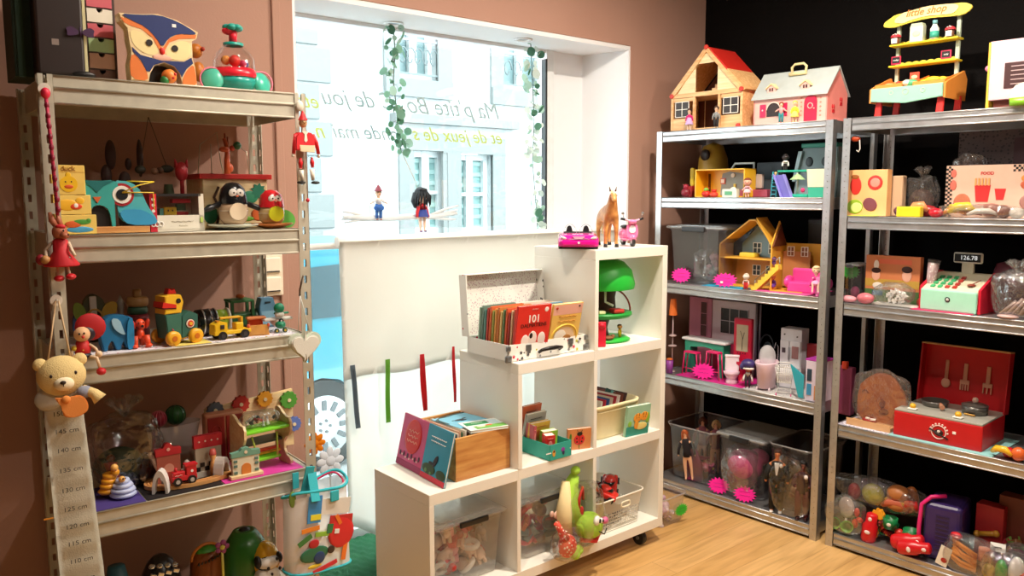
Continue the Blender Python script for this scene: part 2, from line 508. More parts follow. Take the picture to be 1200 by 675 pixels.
def asphalt():
    m,nt,b=nodes('street_asphalt')
    n1=N(nt,'ShaderNodeTexNoise');n1.inputs['Scale'].default_value=60
    mx=N(nt,'ShaderNodeMix',data_type='RGBA');mx.inputs['A'].default_value=lin('84898b');mx.inputs['B'].default_value=lin('989d9e')
    nt.links.new(n1.outputs['Fac'],mx.inputs['Factor']);nt.links.new(mx.outputs['Result'],b.inputs['Base Color']);b.inputs['Roughness'].default_value=.9
    return m
o=MB(asphalt()).box(5,8.2,SZ-.05,30,10,.1).build('street');o['kind']='structure'
o=MB(c('d5d6d4',.9)).box(5,3.75,SZ+.04,30,1.1,.1).build('pavement');o['kind']='structure'
def make_car():
    P=onz(388,503,SZ+.31)
    t=thing('parked_car','bright blue hatchback parked in the street outside the glass','car',(P.x,P.y+.12,SZ))
    blue=c('2a8398',.25,coat=.6)
    side=[(-.75,.35),(-.8,.6),(-.78,.95),(-.62,1.08),(-.42,1.42),(-.25,1.5),(.9,1.52),(1.45,1.35),(1.95,1.05),(2.75,.92),(3.0,.75),(3.05,.38),(2.85,.3)]
    side+=[(2.45+.38*math.cos(a),.3+.38*math.sin(a))for a in[k*PI/8 for k in range(0,9)]]
    side+=[(.38*math.cos(a),.3+.38*math.sin(a))for a in[k*PI/8 for k in range(0,9)]]
    MB(blue).prism(side,0,1.6,'xz',bev=.04).build('body',t)
    MB(c('37525c',.1)).prism([(-.4,1.05),(-.3,1.38),(.35,1.42),(.35,1.05)],-.012,.01,'xz').prism([(.42,1.05),(.42,1.42),(.9,1.42),(1.7,1.05)],-.012,.01,'xz').build('window',t)
    for x in(0,2.45):
        w_=MB(c('23272a',.8)).cyl((x,-.02,.31),(x,.2,.31),.31,seg=36).build('wheel',t)
        h=MB(c('c5ccce',.3,.6));h.cyl((x,-.03,.31),(x,0,.31),.21,seg=32)
        h.use('5b6266')
        for k in range(12):
            a=2*PI*k/12;h.box(x+.145*math.cos(a),-.035,.31+.145*math.sin(a),.07,.012,.035,ry=-a,bev=.005)
        for k in range(5):
            a=2*PI*k/5;h.cyl((x+.04*math.cos(a),-.04,.31+.04*math.sin(a)),(x+.04*math.cos(a),-.02,.31+.04*math.sin(a)),.01,seg=8)
        h.build('hubcap',w_)
    MB(blue).box(1.05,-.08,1.08,.22,.14,.14,bev=.04).build('mirror',t)
    MB('1c8fb3').box(.55,-.012,.9,.16,.02,.03,bev=.005).build('door_handle',t)
make_car()
wd=bpy.data.worlds.new('overcast_sky');SC.world=wd;wd.use_nodes=True
nt=wd.node_tree;bg=nt.nodes['Background']
tc=N(nt,'ShaderNodeTexCoord');no=N(nt,'ShaderNodeTexNoise');no.inputs['Scale'].default_value=1.5
nt.links.new(tc.outputs['Generated'],no.inputs['Vector'])
mx=N(nt,'ShaderNodeMix',data_type='RGBA');mx.inputs['A'].default_value=(.88,.94,1,1);mx.inputs['B'].default_value=(.97,.99,1,1)
nt.links.new(no.outputs['Fac'],mx.inputs['Factor']);nt.links.new(mx.outputs['Result'],bg.inputs['Color'])
bg.inputs['Strength'].default_value=5.8
def area(name,loc,size,power,color,aim=None,spread=PI,shape='DISK'):
    l=bpy.data.lights.new(name,'AREA');l.shape=shape;l.size=size;l.energy=power;l.color=color;l.spread=spread
    o=bpy.data.objects.new(name,l);COL.objects.link(o);o.location=loc
    if aim is not None:o.rotation_euler=(Vector(aim)-Vector(loc)).to_track_quat('-Z','Y').to_euler()
    return o
pl=area('window_portal',(2.1,GN+.12,1.2),1.4,1,(1,1,1),(2.1,0,1.2),shape='RECTANGLE')
pl.data.size_y=2.2;pl.data.cycles.is_portal=True
warm=(1,.89,.75)
for i,(x,y,w_)in enumerate(((1.2,1.75,13),(2.3,1.5,36),(2.7,.5,18),(1.5,-.4,17),(-.6,.3,1.5))):
    t=thing('ceiling_downlight',('round ceiling downlight','ceiling lamp')[0]+' '+('over the left rack','in front of the cubes','near the dark wall','behind the viewer','at the left of the room')[i],'ceiling lamp',(x,y,CEIL),0,'ceiling downlights')
    MB(c('e8e8e8',.3)).lathe([(.05,0),(.07,0),(.072,-.012),(.05,-.014)],seg=24).build('trim_ring',t)
    l=bpy.data.lights.new('downlight_bulb','AREA');l.shape='DISK';l.size=.1;l.energy=w_;l.color=warm
    o=bpy.data.objects.new('downlight_bulb',l);COL.objects.link(o);o.parent=t;o.location=(0,0,-.02)
cd=bpy.data.cameras.new('camera');cam=bpy.data.objects.new('camera',cd);COL.objects.link(cam)
cd.sensor_width=36;cd.lens=FPX*36/1200;cd.clip_start=.05
M3=Matrix((_R,_U,-_F)).transposed()
cam.matrix_world=Matrix.Translation(_C)@M3.to_4x4()
SC.camera=cam
SC.view_settings.view_transform='Standard';SC.view_settings.look='None';SC.view_settings.gamma=1
SC.view_settings.use_curve_mapping=False;SC.view_settings.exposure=0.57
def galv(name,base,metal,rough,sc=30):
    m,nt,b=nodes(name)
    co=objcoord(nt,(1,3,1))
    no=N(nt,'ShaderNodeTexNoise');no.inputs['Scale'].default_value=sc;no.inputs['Detail'].default_value=5
    nt.links.new(co,no.inputs['Vector'])
    a=lin(base)
    mx=N(nt,'ShaderNodeMix',data_type='RGBA');mx.inputs['A'].default_value=(*[v*.78 for v in a[:3]],1);mx.inputs['B'].default_value=(*[min(1,v*1.15)for v in a[:3]],1)
    nt.links.new(no.outputs['Fac'],mx.inputs['Factor']);nt.links.new(mx.outputs['Result'],b.inputs['Base Color'])
    b.inputs['Metallic'].default_value=metal
    mr=N(nt,'ShaderNodeMapRange');mr.inputs['To Min'].default_value=rough-.1;mr.inputs['To Max'].default_value=rough+.12
    nt.links.new(no.outputs['Fac'],mr.inputs['Value']);nt.links.new(mr.outputs[0],b.inputs['Roughness'])
    return m
M_gl=galv('galvanised_dull','c9c3b2',.35,.5)
M_gr=galv('galvanised_bright','c4c4c6',.85,.34)
LR=Line(.440,2.357,-.0459,dict(t=1.80,a=1.3946,b=1.0713,c=.645,d=.20))
LW=.707
RR=Line(3.178,2.662,-PI/2+.02,dict(t=1.80,a=1.482,b=1.064,c=.6065,d=.065))
RW=.911
RR2=Line(*list(RR.P(RW+.042,0))[:2],-PI/2+.02,dict(t=1.80,a=1.408,b=1.052,c=.538,d=.065))
def post(mat,sx,sy,H,w=.034,t=.002,pitch=.05,e=.011,hf=.5):
    """slotted angle post; its corner at the origin, flanges towards +sx and +sy"""
    m=MB(mat)
    def flange(ax):
        s_=sx if ax==0 else sy
        def B(u0,u1,z0,z1):
            um=s_*(u0+u1)/2
            if ax==0:m.box(um,sy*t/2,(z0+z1)/2,u1-u0,t,z1-z0)
            else:m.box(sx*t/2,um,(z0+z1)/2,t,u1-u0,z1-z0)
        B(0,e,0,H);B(w-e,w,0,H)
        z=0
        while z<H:
            B(e,w-e,z,min(H,z+pitch*hf));z+=pitch
    flange(0);flange(1)
    return m
def make_rack(line,W,D,H,mat,lab,lip,levels,small=False):
    t=thing('metal_rack',lab,'shelving rack',line.o,line.ang,'galvanised slotted shelving racks')
    for(x,y,sx,sy)in((0,0,1,1),(W,0,-1,1),(0,D,1,-1),(W,D,-1,-1)):
        o=(post(mat,sx,sy,H,w=.032,e=.0145,pitch=.025,hf=.85)if small else post(mat,sx,sy,H,e=.0125,hf=.55)).build('post',t,(x,y,0));
    for z in levels:
        m=MB(mat)
        x0,x1=.012,W-.012
        if x0>0:
            for y,sg in((.003,1),(D-.003,-1)):
                m.box(W/2,y+sg*.002,z-lip/2,x1-x0-(.046 if sg>0 else .0),.003,lip)
                m.cyl((x0+.024,y-sg*.0005,z-lip*.47),(x1-.024,y-sg*.0005,z-lip*.47),.004,seg=8)
                m.cyl((x0+.024,y,z-.0028),(x1-.024,y,z-.0028),.0028,seg=8)
                m.cyl((x0+.024,y,z-lip),(x1-.024,y,z-lip),.003,seg=8)
        m.box(.02,D/2,z-lip/2,.003,D-.05,lip);m.box(W-.02,D/2,z-lip/2,.003,D-.05,lip)
        m.box(W/2,D/2,z-.004,W-.05,D-.01,.004)
        m.box(W/2,D/2,z-.016,W-.06,.05,.02)
        sh=m.build('shelf',t)
    return t
make_rack(LR,LW,.40,1.80,M_gl,'dull galvanised slotted shelving rack left of the window, full of wooden toys',.072,[LR.z[k]for k in 'tabcd'])
make_rack(RR,RW,.40,1.80,M_gr,'bright galvanised rack along the black wall, nearer the window corner, with dollhouses on top',.05,[RR.z[k]for k in 'tabcd'],True)
make_rack(RR2,.95,.40,1.80,M_gr,'bright galvanised rack along the black wall, cut by the right edge, with play food shelves',.05,[RR2.z[k]for k in 'tabcd'],True)
CU=Line(1.477,2.181,0,{})
CM,CT,CD,CZ=.39,.04,.352,.075
CTOP=[CZ+CM+CT,CZ+2*CM+CT,CZ+3*CM+CT]
CW=3*CM+CT
M_cube=wall_paint('white_foil','f4f0e6','f0ebdf',rough=.35,bump=.02)
def make_cubes():
    t=thing('cube_shelf','white stepped cube shelving unit on castors in front of the window curtain','cube shelf',CU.o,0)
    def pan(name,x0,x1,z0,z1,y0=0,y1=CD):
        MB(M_cube).box((x0+x1)/2,(y0+y1)/2,(z0+z1)/2,x1-x0,y1-y0,z1-z0,bev=.0012,seg=1).build(name,t)
    pan('bottom_panel',0,CW,CZ,CZ+CT)
    pan('right_panel',CW-.03,CW,CZ+CT,CTOP[2]-CT)
    pan('top_panel',2*CM,CW,CTOP[2]-CT,CTOP[2])
    pan('top_panel',CM,2*CM,CTOP[1]-CT,CTOP[1])
    pan('top_panel',0,CM,CTOP[0]-CT,CTOP[0])
    pan('left_panel',0,.02,CZ+CT,CTOP[0]-CT)
    pan('side_panel',CM,CM+.02,CTOP[0],CTOP[1]-CT)
    pan('side_panel',2*CM,2*CM+.02,CTOP[1],CTOP[2]-CT)
    pan('shelf',CM,CW-.03,CTOP[0]-CT,CTOP[0]-CT+.04,.001)
    pan('shelf',2*CM,CW-.03,CTOP[1]-CT,CTOP[1],.001)
    pan('divider',CM-.004,CM+.014,CZ+CT,CTOP[0]-CT,.001)
    pan('divider',2*CM,2*CM+.018,CZ+CT,CTOP[0]-CT,.001)
    pan('divider',2*CM,2*CM+.018,CTOP[0],CTOP[1]-CT,.001)
    for x in(.07,CW-.09):
        for y in(.05,CD-.06):
            w_=MB('1d1b1b').cyl((x-.012,y,.03),(x+.012,y,.03),.03,seg=20).build('castor',t)
            MB(c('8d8d8d',.4,.7)).box(x,y,.066,.05,.05,.018).cyl((x-.016,y,.03),(x+.016,y,.03),.008).build('castor_bracket',t)
make_cubes()
def curtain():
    t=thing('fabric_panel','cream cotton curtain hung over the lower shop window behind the white cubes','curtain',(0,2.86,0))
    M=fabric('f8f5ef','fcfaf5',260,bump=.2)
    x0,x1=1.515,3.06
    def main(u_,v_):
        x=x0+(x1-x0)*u_+.012*(1-v_)*(1-u_)
        zb=.17-.13*min(1,max(0,(u_-.02)*8));z=zb+(1.315-zb)*v_
        y=-.028-.012*math.sin(u_*17+1.3*math.sin(v_*3))*(1-v_*.6)-.006*math.sin(u_*41)*(1-v_)
        return(x,y,z)
    MB(M).grid(main,70,20,thick=.0015).build('lower_cloth',t)
    xe=onplane(535,400,(0,2.80,0),Vector((0,1,0))).x
    def flap(u_,v_):
        x=x0-.005+(x1-x0)*u_
        z=.775+.03*u_+(1.318-.775-.03*u_)*v_+.008*math.sin(u_*25)*(1-v_)
        y=-.046-.005*math.sin(u_*21+2)*(1-v_*.8)
        return(x,y,z)
    MB(M).grid(flap,70,16,thick=.0015).build('upper_flap',t)
    MB(M).tube([(x0-.004+(x1-x0+.004)*k/30,-.022,1.316+.0015*math.sin(k*1.7))for k in range(31)],.02,10).build('folded_top',t)
curtain()
for i,(px0,py0,px1,py1,wd_,h,lab)in enumerate(((413,440,420,502,.022,'5c6a75','slate blue ribbon tape hanging from the curtain flap, leftmost'),(454,433,455,495,.022,'6fae3e','green ribbon tape hanging from the curtain flap'),(494,427,498,481,.022,'d92a30','wide looped red ribbon hanging from the curtain flap above the crate'),(531,418,533,471,.013,'d92a30','narrow looped red ribbon hanging beside the suitcase step'))):
    pl0=(0,2.80,0);n_=Vector((0,1,0))
    a=onplane(px0,py0-12,pl0,n_);b_=onplane(px1,py1,pl0,n_)
    m=MB(fabric(h,h,400))
    for s_ in((0,)if i<2 else(-.3,.35)):
        m.grid(lambda u_,v_:(a.x+(b_.x-a.x)*v_+(u_-.5)*wd_*(1 if i<2 else .7)+s_*wd_*(.4+.6*math.sin(v_*PI)),2.800-.002*math.sin(v_*6+i)-.004*abs(s_),a.z+(b_.z-a.z)*v_),3,12,thick=.001)
    tag(m.build('ribbon'),lab,'ribbon','ribbons hanging under the curtain flap')
def turf():
    P0=onz(415,675,0)
    m=MB(fabric('12502e','1b6338',500,bump=1.0,big=40))
    m.grid(lambda u_,v_:(1.35+.4*u_,2.56+.46*v_,.03+.006*math.sin(u_*60)*math.sin(v_*31)),60,24)
    m.box(1.55,2.79,.015,.4,.46,.024)
    tag(m.build('turf_mat'),'dark green artificial turf mat on the floor of the window bay','mat')
turf()
film=clear('cellophane','f6f6f6',.09,rough=.07,bump=1.0,scale=26)
film2=clear('cellophane_crisp','eeeeee',.12,milky=.03,rough=.06,bump=1.0,scale=40)
binp=clear('clear_storage_plastic','f2f0ec',.05,milky=.10,rough=.12,diff='e9e6e0')
binp2=clear('smoky_storage_plastic','d2cfd2',.06,milky=.07,rough=.12,diff='b9b4b6')
rimp=clear('clear_rim','f4f2ee',.08,milky=.18,rough=.2)
glassy=clear('clear_toy_plastic','fafafa',.05,rough=.05)
pine=wood('d9a066','f0c48c',name='pine')
pale=wood('e6c893','f4dfb4',name='pale_wood')
beech=wood('c9874a','e2aa6a',name='beech')
NOTE_=0
def put(line,lvl,x0,x1,ytop,d):
    return line.at(x0,x1,ytop,d,line.z[lvl])
def solo(mb,name,label,cat,loc,rz=0,group=None,kind=None):
    return tag(mb.build(name,None,loc,rz),label,cat,group,kind)
def figure(name,label,loc,rz,h,skin='f2c29b',top=None,skirt=None,legs=None,hair=None,hairlen=.0,arms='down',headr=.075,shoes=None,hat=None,group=None,cat='doll',lean=0,sit=False,fat=1.0,face=True):
    t=thing(name,label,cat,loc,rz,group)
    k=h
    P=lambda x,y,z,r:(x*k,y*k,z*k,r*k*fat)
    hp=.48;zt=0
    if sit:zt=-.40;
    hr=headr
    nz=1-2*hr-.03
    ch=[[P(0,0,hp+zt,.075),P(0,0,.62+zt,.06),P(0,0,nz-.08+zt,.072),P(0,0,nz+zt,.03),P(0,0,nz+.05+zt,hr*.62),P(0,-.005,1-hr+zt,hr*.98),P(0,0,1-hr*.25+zt,hr*.6)]]
    for s in(-1,1):
        if sit:ch.append([P(0,0,hp+zt,.075),P(s*.06,-.06,hp-.01+zt,.055),P(s*.08,-.26,hp+.02+zt,.04),P(s*.085,-.30,.24+zt,.032),P(s*.09,-.34,.02+zt+.18,.026)])
        else:ch.append([P(0,0,hp,.075),P(s*.055,0,.44,.058),P(s*.06,-.005,.26,.042),P(s*.062,0,.05,.028),P(s*.065,-.05,.022,.02)])
        sh=P(0,0,nz-.08+zt,.072)
        if arms=='down':ch.append([sh,P(s*.10,0,nz-.085+zt,.035),P(s*.15,-.005,nz-.23+zt,.027),P(s*.165,-.03,nz-.37+zt,.022)])
        elif arms=='front':ch.append([sh,P(s*.10,0,nz-.085+zt,.035),P(s*.15,-.03,nz-.22+zt,.027),P(s*.09,-.12,nz-.25+zt,.022)])
        elif arms=='out':ch.append([sh,P(s*.10,0,nz-.085+zt,.035),P(s*.2,-.02,nz-.15+zt,.027),P(s*.28,-.05,nz-.2+zt,.022)])
    MB(c(skin,.4)).skin(ch,sub=1).build('body',t)
    if top:
        m=MB(c(top,.8));m.lathe([(0,hp*k-.02*k+zt*k),(.1*k*fat,hp*k-.01*k+zt*k),(.085*k*fat,.6*k+zt*k),(.105*k*fat,(nz-.1+zt)*k),(.09*k*fat,(nz-.045+zt)*k),(.04*k*fat,(nz-.01+zt)*k)],sy=.8,seg=16)
        for s in(-1,1):
            if arms=='down':q=[(s*.10*k,0,(nz-.085+zt)*k),(s*.15*k,-.005*k,(nz-.23+zt)*k),(s*.163*k,-.025*k,(nz-.33+zt)*k)]
            elif arms=='front':q=[(s*.10*k,0,(nz-.085+zt)*k),(s*.15*k,-.03*k,(nz-.22+zt)*k),(s*.11*k,-.1*k,(nz-.245+zt)*k)]
            else:q=[(s*.10*k,0,(nz-.085+zt)*k),(s*.2*k,-.02*k,(nz-.15+zt)*k)]
            m.tube(q,[.045*k*fat,.038*k*fat,.032*k*fat][:len(q)],8)
        m.build('top',t)
    if skirt:
        m=MB(c(skirt,.8));zz=hp*k+zt*k
        if sit:m.ball(0,-.12*k,zz-.0*k,.14*k,.22*k,.09*k)
        else:m.lathe([(.085*k,zz+.1*k),(.12*k,zz),(.17*k,zz-.15*k),(.2*k,zz-.22*k),(.19*k,zz-.23*k),(0,zz-.1*k)],seg=18,sy=.85)
        m.build('skirt',t)
    if legs and not sit:
        m=MB(c(legs,.8))
        for s in(-1,1):m.tube([(s*.04*k,0,.5*k),(s*.057*k,0,.4*k),(s*.062*k,-.004*k,.25*k),(s*.065*k,0,.06*k)],[.07*k*fat,.068*k*fat,.052*k*fat,.045*k*fat],10)
        m.build('trousers',t)
    if shoes:
        m=MB(c(shoes,.4))
        for s in(-1,1):
            if sit:m.ball(s*.09*k,-.36*k,(.2+zt)*k,.03*k,.055*k,.04*k)
            else:m.ball(s*.065*k,-.035*k,.02*k,.032*k,.06*k,.022*k)
        m.build('shoe',t)
    zc=(1-hr+zt)*k
    if hair:
        m=MB(c(hair,.6));m.ball(0,hr*.28*k,zc+hr*.22*k,hr*1.06*k,hr*.98*k,hr*1.0*k)
        m.ball(0,-hr*.25*k,zc+hr*.75*k,hr*.8*k,hr*.6*k,hr*.35*k)
        if hairlen:
            for s in(-1,0,1):m.tube([(s*hr*.75*k,hr*.5*k,zc+hr*.3*k),(s*hr*1.0*k,hr*.6*k,zc-hairlen*k*.5),(s*hr*.8*k,hr*.55*k,zc-hairlen*k)],[hr*.5*k,hr*.55*k,hr*.2*k],8)
        m.build('hair',t)
    if hat:
        MB(c(hat,.6)).lathe([(0,hr*1.9*k),(hr*.3*k,hr*1.5*k),(hr*1.0*k,hr*.35*k),(hr*1.15*k,hr*.25*k),(0,hr*.2*k)],0,0,zc,seg=16).build('hat',t)
    if face:
        m=MB('1d1512')
        for s in(-1,1):m.ball(s*hr*.38*k,-hr*.93*k,zc+.04*hr*k,hr*.12*k,hr*.1*k,hr*.15*k,8)
        m.use('c8372f').ball(0,-hr*.93*k,zc-hr*.42*k,hr*.2*k,hr*.08*k,hr*.07*k,8)
        m.build('face',t)
    return t
def price_star(label,loc,rz,w,h,col='f5109a',tilt=-.25,group='pink starburst price cards',n=16):
    m=MB(c(col,.6,var=.03))
    m.T=Matrix.Rotation(tilt,4,'X')
    m.prism([(x*w/2,h/2+z*h/2)for x,z in ngon(n,1,.72)],-.0008,.0008)
    m.use('3c1030' if col!='35c02f' else '0d4a12');
    m.T=Matrix.Rotation(tilt,4,'X')
    for k_ in(-.1,.12):
        m.tube([(-w*.22+w*.44*i/9,-.0012,h/2+k_*h+.02*h*math.sin(i*2.3+k_*9))for i in range(10)],.0006,4)
    return solo(m,'price_card',label,'price card',loc,rz,group)
def bag(label,loc,rz,w,d,h,mat=None,top=True,group=None,name='cellophane_bag',seed=0,squash=1.0,cat='bag'):
    """clear film bag with a gathered top"""
    r_=random.Random(seed)
    ph=[r_.uniform(0,6)for _ in range(6)]
    m=MB(mat or film)
    b=bmesh.new();bmesh.ops.create_icosphere(b,subdivisions=4,radius=1)
    for v in b.verts:
        p=v.co
        e=.10*math.sin(p.x*5+ph[0])*math.sin(p.z*4+ph[1])+.06*math.sin(p.y*9+ph[2]+p.x*7)
        q=[math.copysign(abs(a)**.75,a)for a in p]
        v.co=Vector((q[0]*w/2*(1+e),q[1]*d/2*(1+e),max(0,(q[2]+1)/2*h*(1+e*.4))))
    m._merge(b,None,True)
    t=solo(m,name,label,cat,loc,rz,group)
    if top:
        m=MB(mat or film)
        for k in range(7):
            a=(k-3)*.3
            m.tube([(0,0,h*.95),(math.sin(a)*w*.12,.01*math.cos(k),h*1.05),(math.sin(a)*w*.28,.02*math.sin(k*2),h*1.2)],[.004,.006,.012],5)
        m.build('gathered_top',t)
    return t
def lid_bin(label,loc,rz,w,d,h,name='storage_box',mat=None,handle='1b1a1c',lid=True,group=None,taper=.88,hcol=None):
    t=thing(name,label,'storage box',loc,rz,group)
    mt=mat or binp
    th=.003
    m=MB(mt)
    def rect(f,z,r=.025):
        a,b_=w/2*f,d/2*f
        return[Vector((x,y,z))for x,y in((-a+r,-b_),(a-r,-b_),(a,-b_+r),(a,b_-r),(a-r,b_),(-a+r,b_),(-a,b_-r),(-a,-b_+r))]
    bb=bmesh.new()
    rings=[[bb.verts.new(p+Vector((0,d/2,0)))for p in rect(f,z)]for f,z in((taper*.96,0.001),(taper,.012),(.97,h*.93),(1.0,h*.93),(1.0,h*.97))]
    for A,B in zip(rings,rings[1:]):
        for k in range(8):bb.faces.new((A[k],A[(k+1)%8],B[(k+1)%8],B[k]))
    bb.faces.new(rings[0][::-1])
    m._merge(bb);m.build('tub',t)
    if lid:
        m=MB(rimp);m.box(0,d/2,h*.985,w*1.02,d*1.02,h*.05,bev=.006,seg=3).box(0,d/2,h*1.015,w*.8,d*.8,h*.03,bev=.004);m.build('lid',t)
        m=MB(c(handle,.35));m.box(0,-.006,h*.96,w*.40,.012,h*.085,bev=.003)
        m.build('clip_handle',t)
    else:
        m=MB(rimp);m.tube([tuple(p+Vector((0,d/2,0)))for p in rect(1.01,h*.97)],.004,6,closed=True);m.build('rim',t)
    return t
def scatter(n,cx,cy,z0,w,d,h,rz,kinds,label,cat,group,seed=1,name='small_toy',size=.022):
    """loose little toys heaped inside a container, each an object"""
    r_=random.Random(seed)
    protos={}
    cr,sr=math.cos(rz),math.sin(rz)
    for i in range(n):
        kd,colr=kinds[i%len(kinds)]
        key=(kd,colr)
        if key not in protos:
            m=MB(c(colr,.35));s=size
            if kd=='ball':m.ball(0,0,0,s)
            elif kd=='block':m.box(0,0,0,s*1.8,s*1.2,s*1.1,bev=s*.2)
            elif kd=='ring':m.tube([(s*1.1*math.cos(a*PI/6),s*1.1*math.sin(a*PI/6),0)for a in range(12)],s*.38,8,closed=True)
            elif kd=='bar':m.cyl((-s*1.6,0,0),(s*1.6,0,0),s*.45,seg=10).ball(-s*1.6,0,0,s*.6,seg=8).ball(s*1.6,0,0,s*.6,seg=8)
            elif kd=='animal':
                m.ball(0,0,0,s*1.3,s*.8,s*.8);m.ball(s*1.2,0,s*.7,s*.6);
                for a,b_ in((-.7,-.4),(-.7,.4),(.7,-.4),(.7,.4)):m.cyl((a*s,b_*s,-.2*s),(a*s,b_*s,-1.3*s),s*.25,seg=8)
            elif kd=='flower':m.prism(ngon(6,s*1.3,s*.75),-s*.3,s*.3,bev=s*.1).use('f5e04a').ball(0,0,0,s*.4,s*.5,s*.4)
            elif kd=='cup':m.lathe([(0,0),(s*.8,0),(s*1.1,s*1.6),(s*1.0,s*1.6),(s*.7,s*.15)],seg=14)
            protos[key]=m.build(name);o=protos[key]
        else:
            o=protos[key].copy();COL.objects.link(o)
        lx,ly=r_.uniform(-.5,.5)*(w-2.4*size),r_.uniform(-.5,.5)*(d-2.4*size)
        lz=z0+size+(h-size*2)*(i/n)*r_.uniform(.75,1)
        o.location=(cx+lx*cr-ly*sr,cy+lx*sr+ly*cr,lz)
        o.rotation_euler=(r_.uniform(-1,1),r_.uniform(-1,1),r_.uniform(0,6))
        tag(o,label,cat,group)
def sheet(label,line,lvl,a0,a1,d0,d1,mat,name='paper_sheet',t=.0012,dz=0):
    z=line.z[lvl]
    P=line.P((a0+a1)/2,(d0+d1)/2,z)
    return solo(MB(mat).box(0,0,t/2+dz+.0005,a1-a0,d1-d0,t),name,label,'paper sheet',P,line.ang)
def wheel(m,x,y0,y1,z,r,tyre='1a1a1a',hub='e9c34a',seg=16):
    m.use(tyre).cyl((x,y0,z),(x,y1,z),r,seg=seg);yf=min(y0,y1)
    m.use(hub).cyl((x,yf-.0015,z),(x,yf+.001,z),r*.5,seg=10)
    return m
def polka(name,base,dot,scale=60,size=.28):
    m,nt,b=nodes(name)
    co=objcoord(nt)
    v=N(nt,'ShaderNodeTexVoronoi');v.inputs['Scale'].default_value=scale;v.inputs['Randomness'].default_value=.75
    nt.links.new(co,v.inputs['Vector'])
    lt=N(nt,'ShaderNodeMath',operation='LESS_THAN');lt.inputs[1].default_value=size
    nt.links.new(v.outputs['Distance'],lt.inputs[0])
    mx=N(nt,'ShaderNodeMix',data_type='RGBA');mx.inputs['A'].default_value=lin(base)
    if dot=='multi':
        hs=N(nt,'ShaderNodeValToRGB');hs.color_ramp.interpolation='CONSTANT'
        hs.color_ramp.elements[0].color=lin('3a3a3e');hs.color_ramp.elements[1].position=.78;hs.color_ramp.elements[1].color=lin('d7264f')
        e=hs.color_ramp.elements.new(.62);e.color=lin('c6c02c');e=hs.color_ramp.elements.new(.35);e.color=lin('8f8f92')
        sx=N(nt,'ShaderNodeSeparateColor');nt.links.new(v.outputs['Color'],sx.inputs[0]);nt.links.new(sx.outputs[0],hs.inputs['Fac']);nt.links.new(hs.outputs['Color'],mx.inputs['B'])
    else:mx.inputs['B'].default_value=lin(dot)
    nt.links.new(lt.outputs[0],mx.inputs['Factor']);nt.links.new(mx.outputs['Result'],b.inputs['Base Color']);b.inputs['Roughness'].default_value=.6
    return m
# ================================================================ LEFT RACK
LA=LR.ang
def lp(lvl,x0,x1,ytop,d):return put(LR,lvl,x0,x1,ytop,d)
L,w,h=lp('t',18,46,-60,.10)
t=thing('folding_board','tall dark green board standing at the far left end of the rack top','board',L,LA)
MB(c('1f3a30',.6)).bx(0,.08,0,w,.16,.42,bev=.002).build('panel',t)
m=MB(c('2b4f42',.6));m.bx(-w*.2,-.003,0,w*.3,.006,.42);m.build('edge_strip',t)
L,w,h=lp('t',45,101,-60,.03)
t=thing('display_case','black toy case with cream edge standing on end on the left rack top','case',L,LA)
MB(c('2a1c19',.4)).bx(0,.10,.004,w,.2,.40,bev=.006).build('body',t)
MB(c('d8cfa0',.5)).bx(w/2+.004,.02,.01,.007,.03,.39).build('edge_strip',t)
MB(c('8f7f78',.6)).box(-.012,-.001,.085,.016,.002,.015).build('label',t)
MB(c('141011',.4)).ball(w/2-.005,-.004,.008,.028,.008,.009).build('foot',t)
L2,w2,h2=lp('t',74,118,-4,.015)
m=MB(c('43204a',.5));
for s in(-1,1):
    m.prism(smoothpoly([(0,0),(s*.02,.014),(s*.034,.008),(s*.03,-.002),(s*.032,-.012),(s*.012,-.01)]),-.001,.001)
m.cyl((0,0,-.01),(0,0,.012),.002)
t=solo(m,'butterfly_ornament','dark purple butterfly stuck on the black case on the left rack top','ornament',LR.P(LR.a_at(95,.02,1.9),.024,1.915),LA)
L,w,h=lp('t',103,139,-40,.12)
t=thing('drawer_chest','small toy chest with white, pink, green and peach drawers on the rack top','chest of drawers',L,LA)
H_=.36
m=MB(c('4a3630',.6));m.bx(0,.14,0,w,.004,H_);m.bx(-w/2+.003,.07,0,.006,.14,H_);m.bx(w/2-.003,.07,0,.006,.14,H_)
ys=[h_ for h_ in(0,.036,.080,.120,.158,.198,.24,.28,.32)]
for z in ys:m.bx(0,.07,z,w,.14,.003)
m.build('body',t)
for k,cl in enumerate(['6f4a3d','c99a80','a8c490','cf5f6c','e8e0d0','cf5f6c','a8c490','e8e0d0']):
    z0=ys[k]+.004;hh=ys[k+1]-ys[k]-.005
    o=MB(c(cl,.6)).prism([(-w/2+.007,z0),(w/2-.007,z0),(w/2-.007,z0+hh)]+[(.008*math.cos(a),z0+hh+.001-.010*math.sin(a))for a in[i*PI/8 for i in range(9)]]+[(-w/2+.007,z0+hh)],-.002,.1,'xz').build('drawer',t)
L,w,h=lp('t',144,234,17,.035)
t=thing('owl_toy','wooden owl board with navy brow and big cream eyes on the rack top','toy owl',L,LA,'wooden toys on the left rack top')
def U(pts):return[((x-644)/520*w,(655-y)/540*h)for x,y in pts]
def Uo(pts):return[((x-858)/600*w,(655-y)/545*h)for x,y in pts]
outer=Uo([(555,135),(700,128),(850,108),(1000,140),(1165,215),(1150,270),(1105,290),(1105,420),(1130,500),(1140,655),(1020,655),(1005,560),(960,505),(880,480),(800,510),(765,570),(755,640),(620,640),(612,520),(640,420),(622,330),(620,240),(565,190)])
m=MB(pale).prism(outer,0,.05,bev=.002);m.build('body',t)
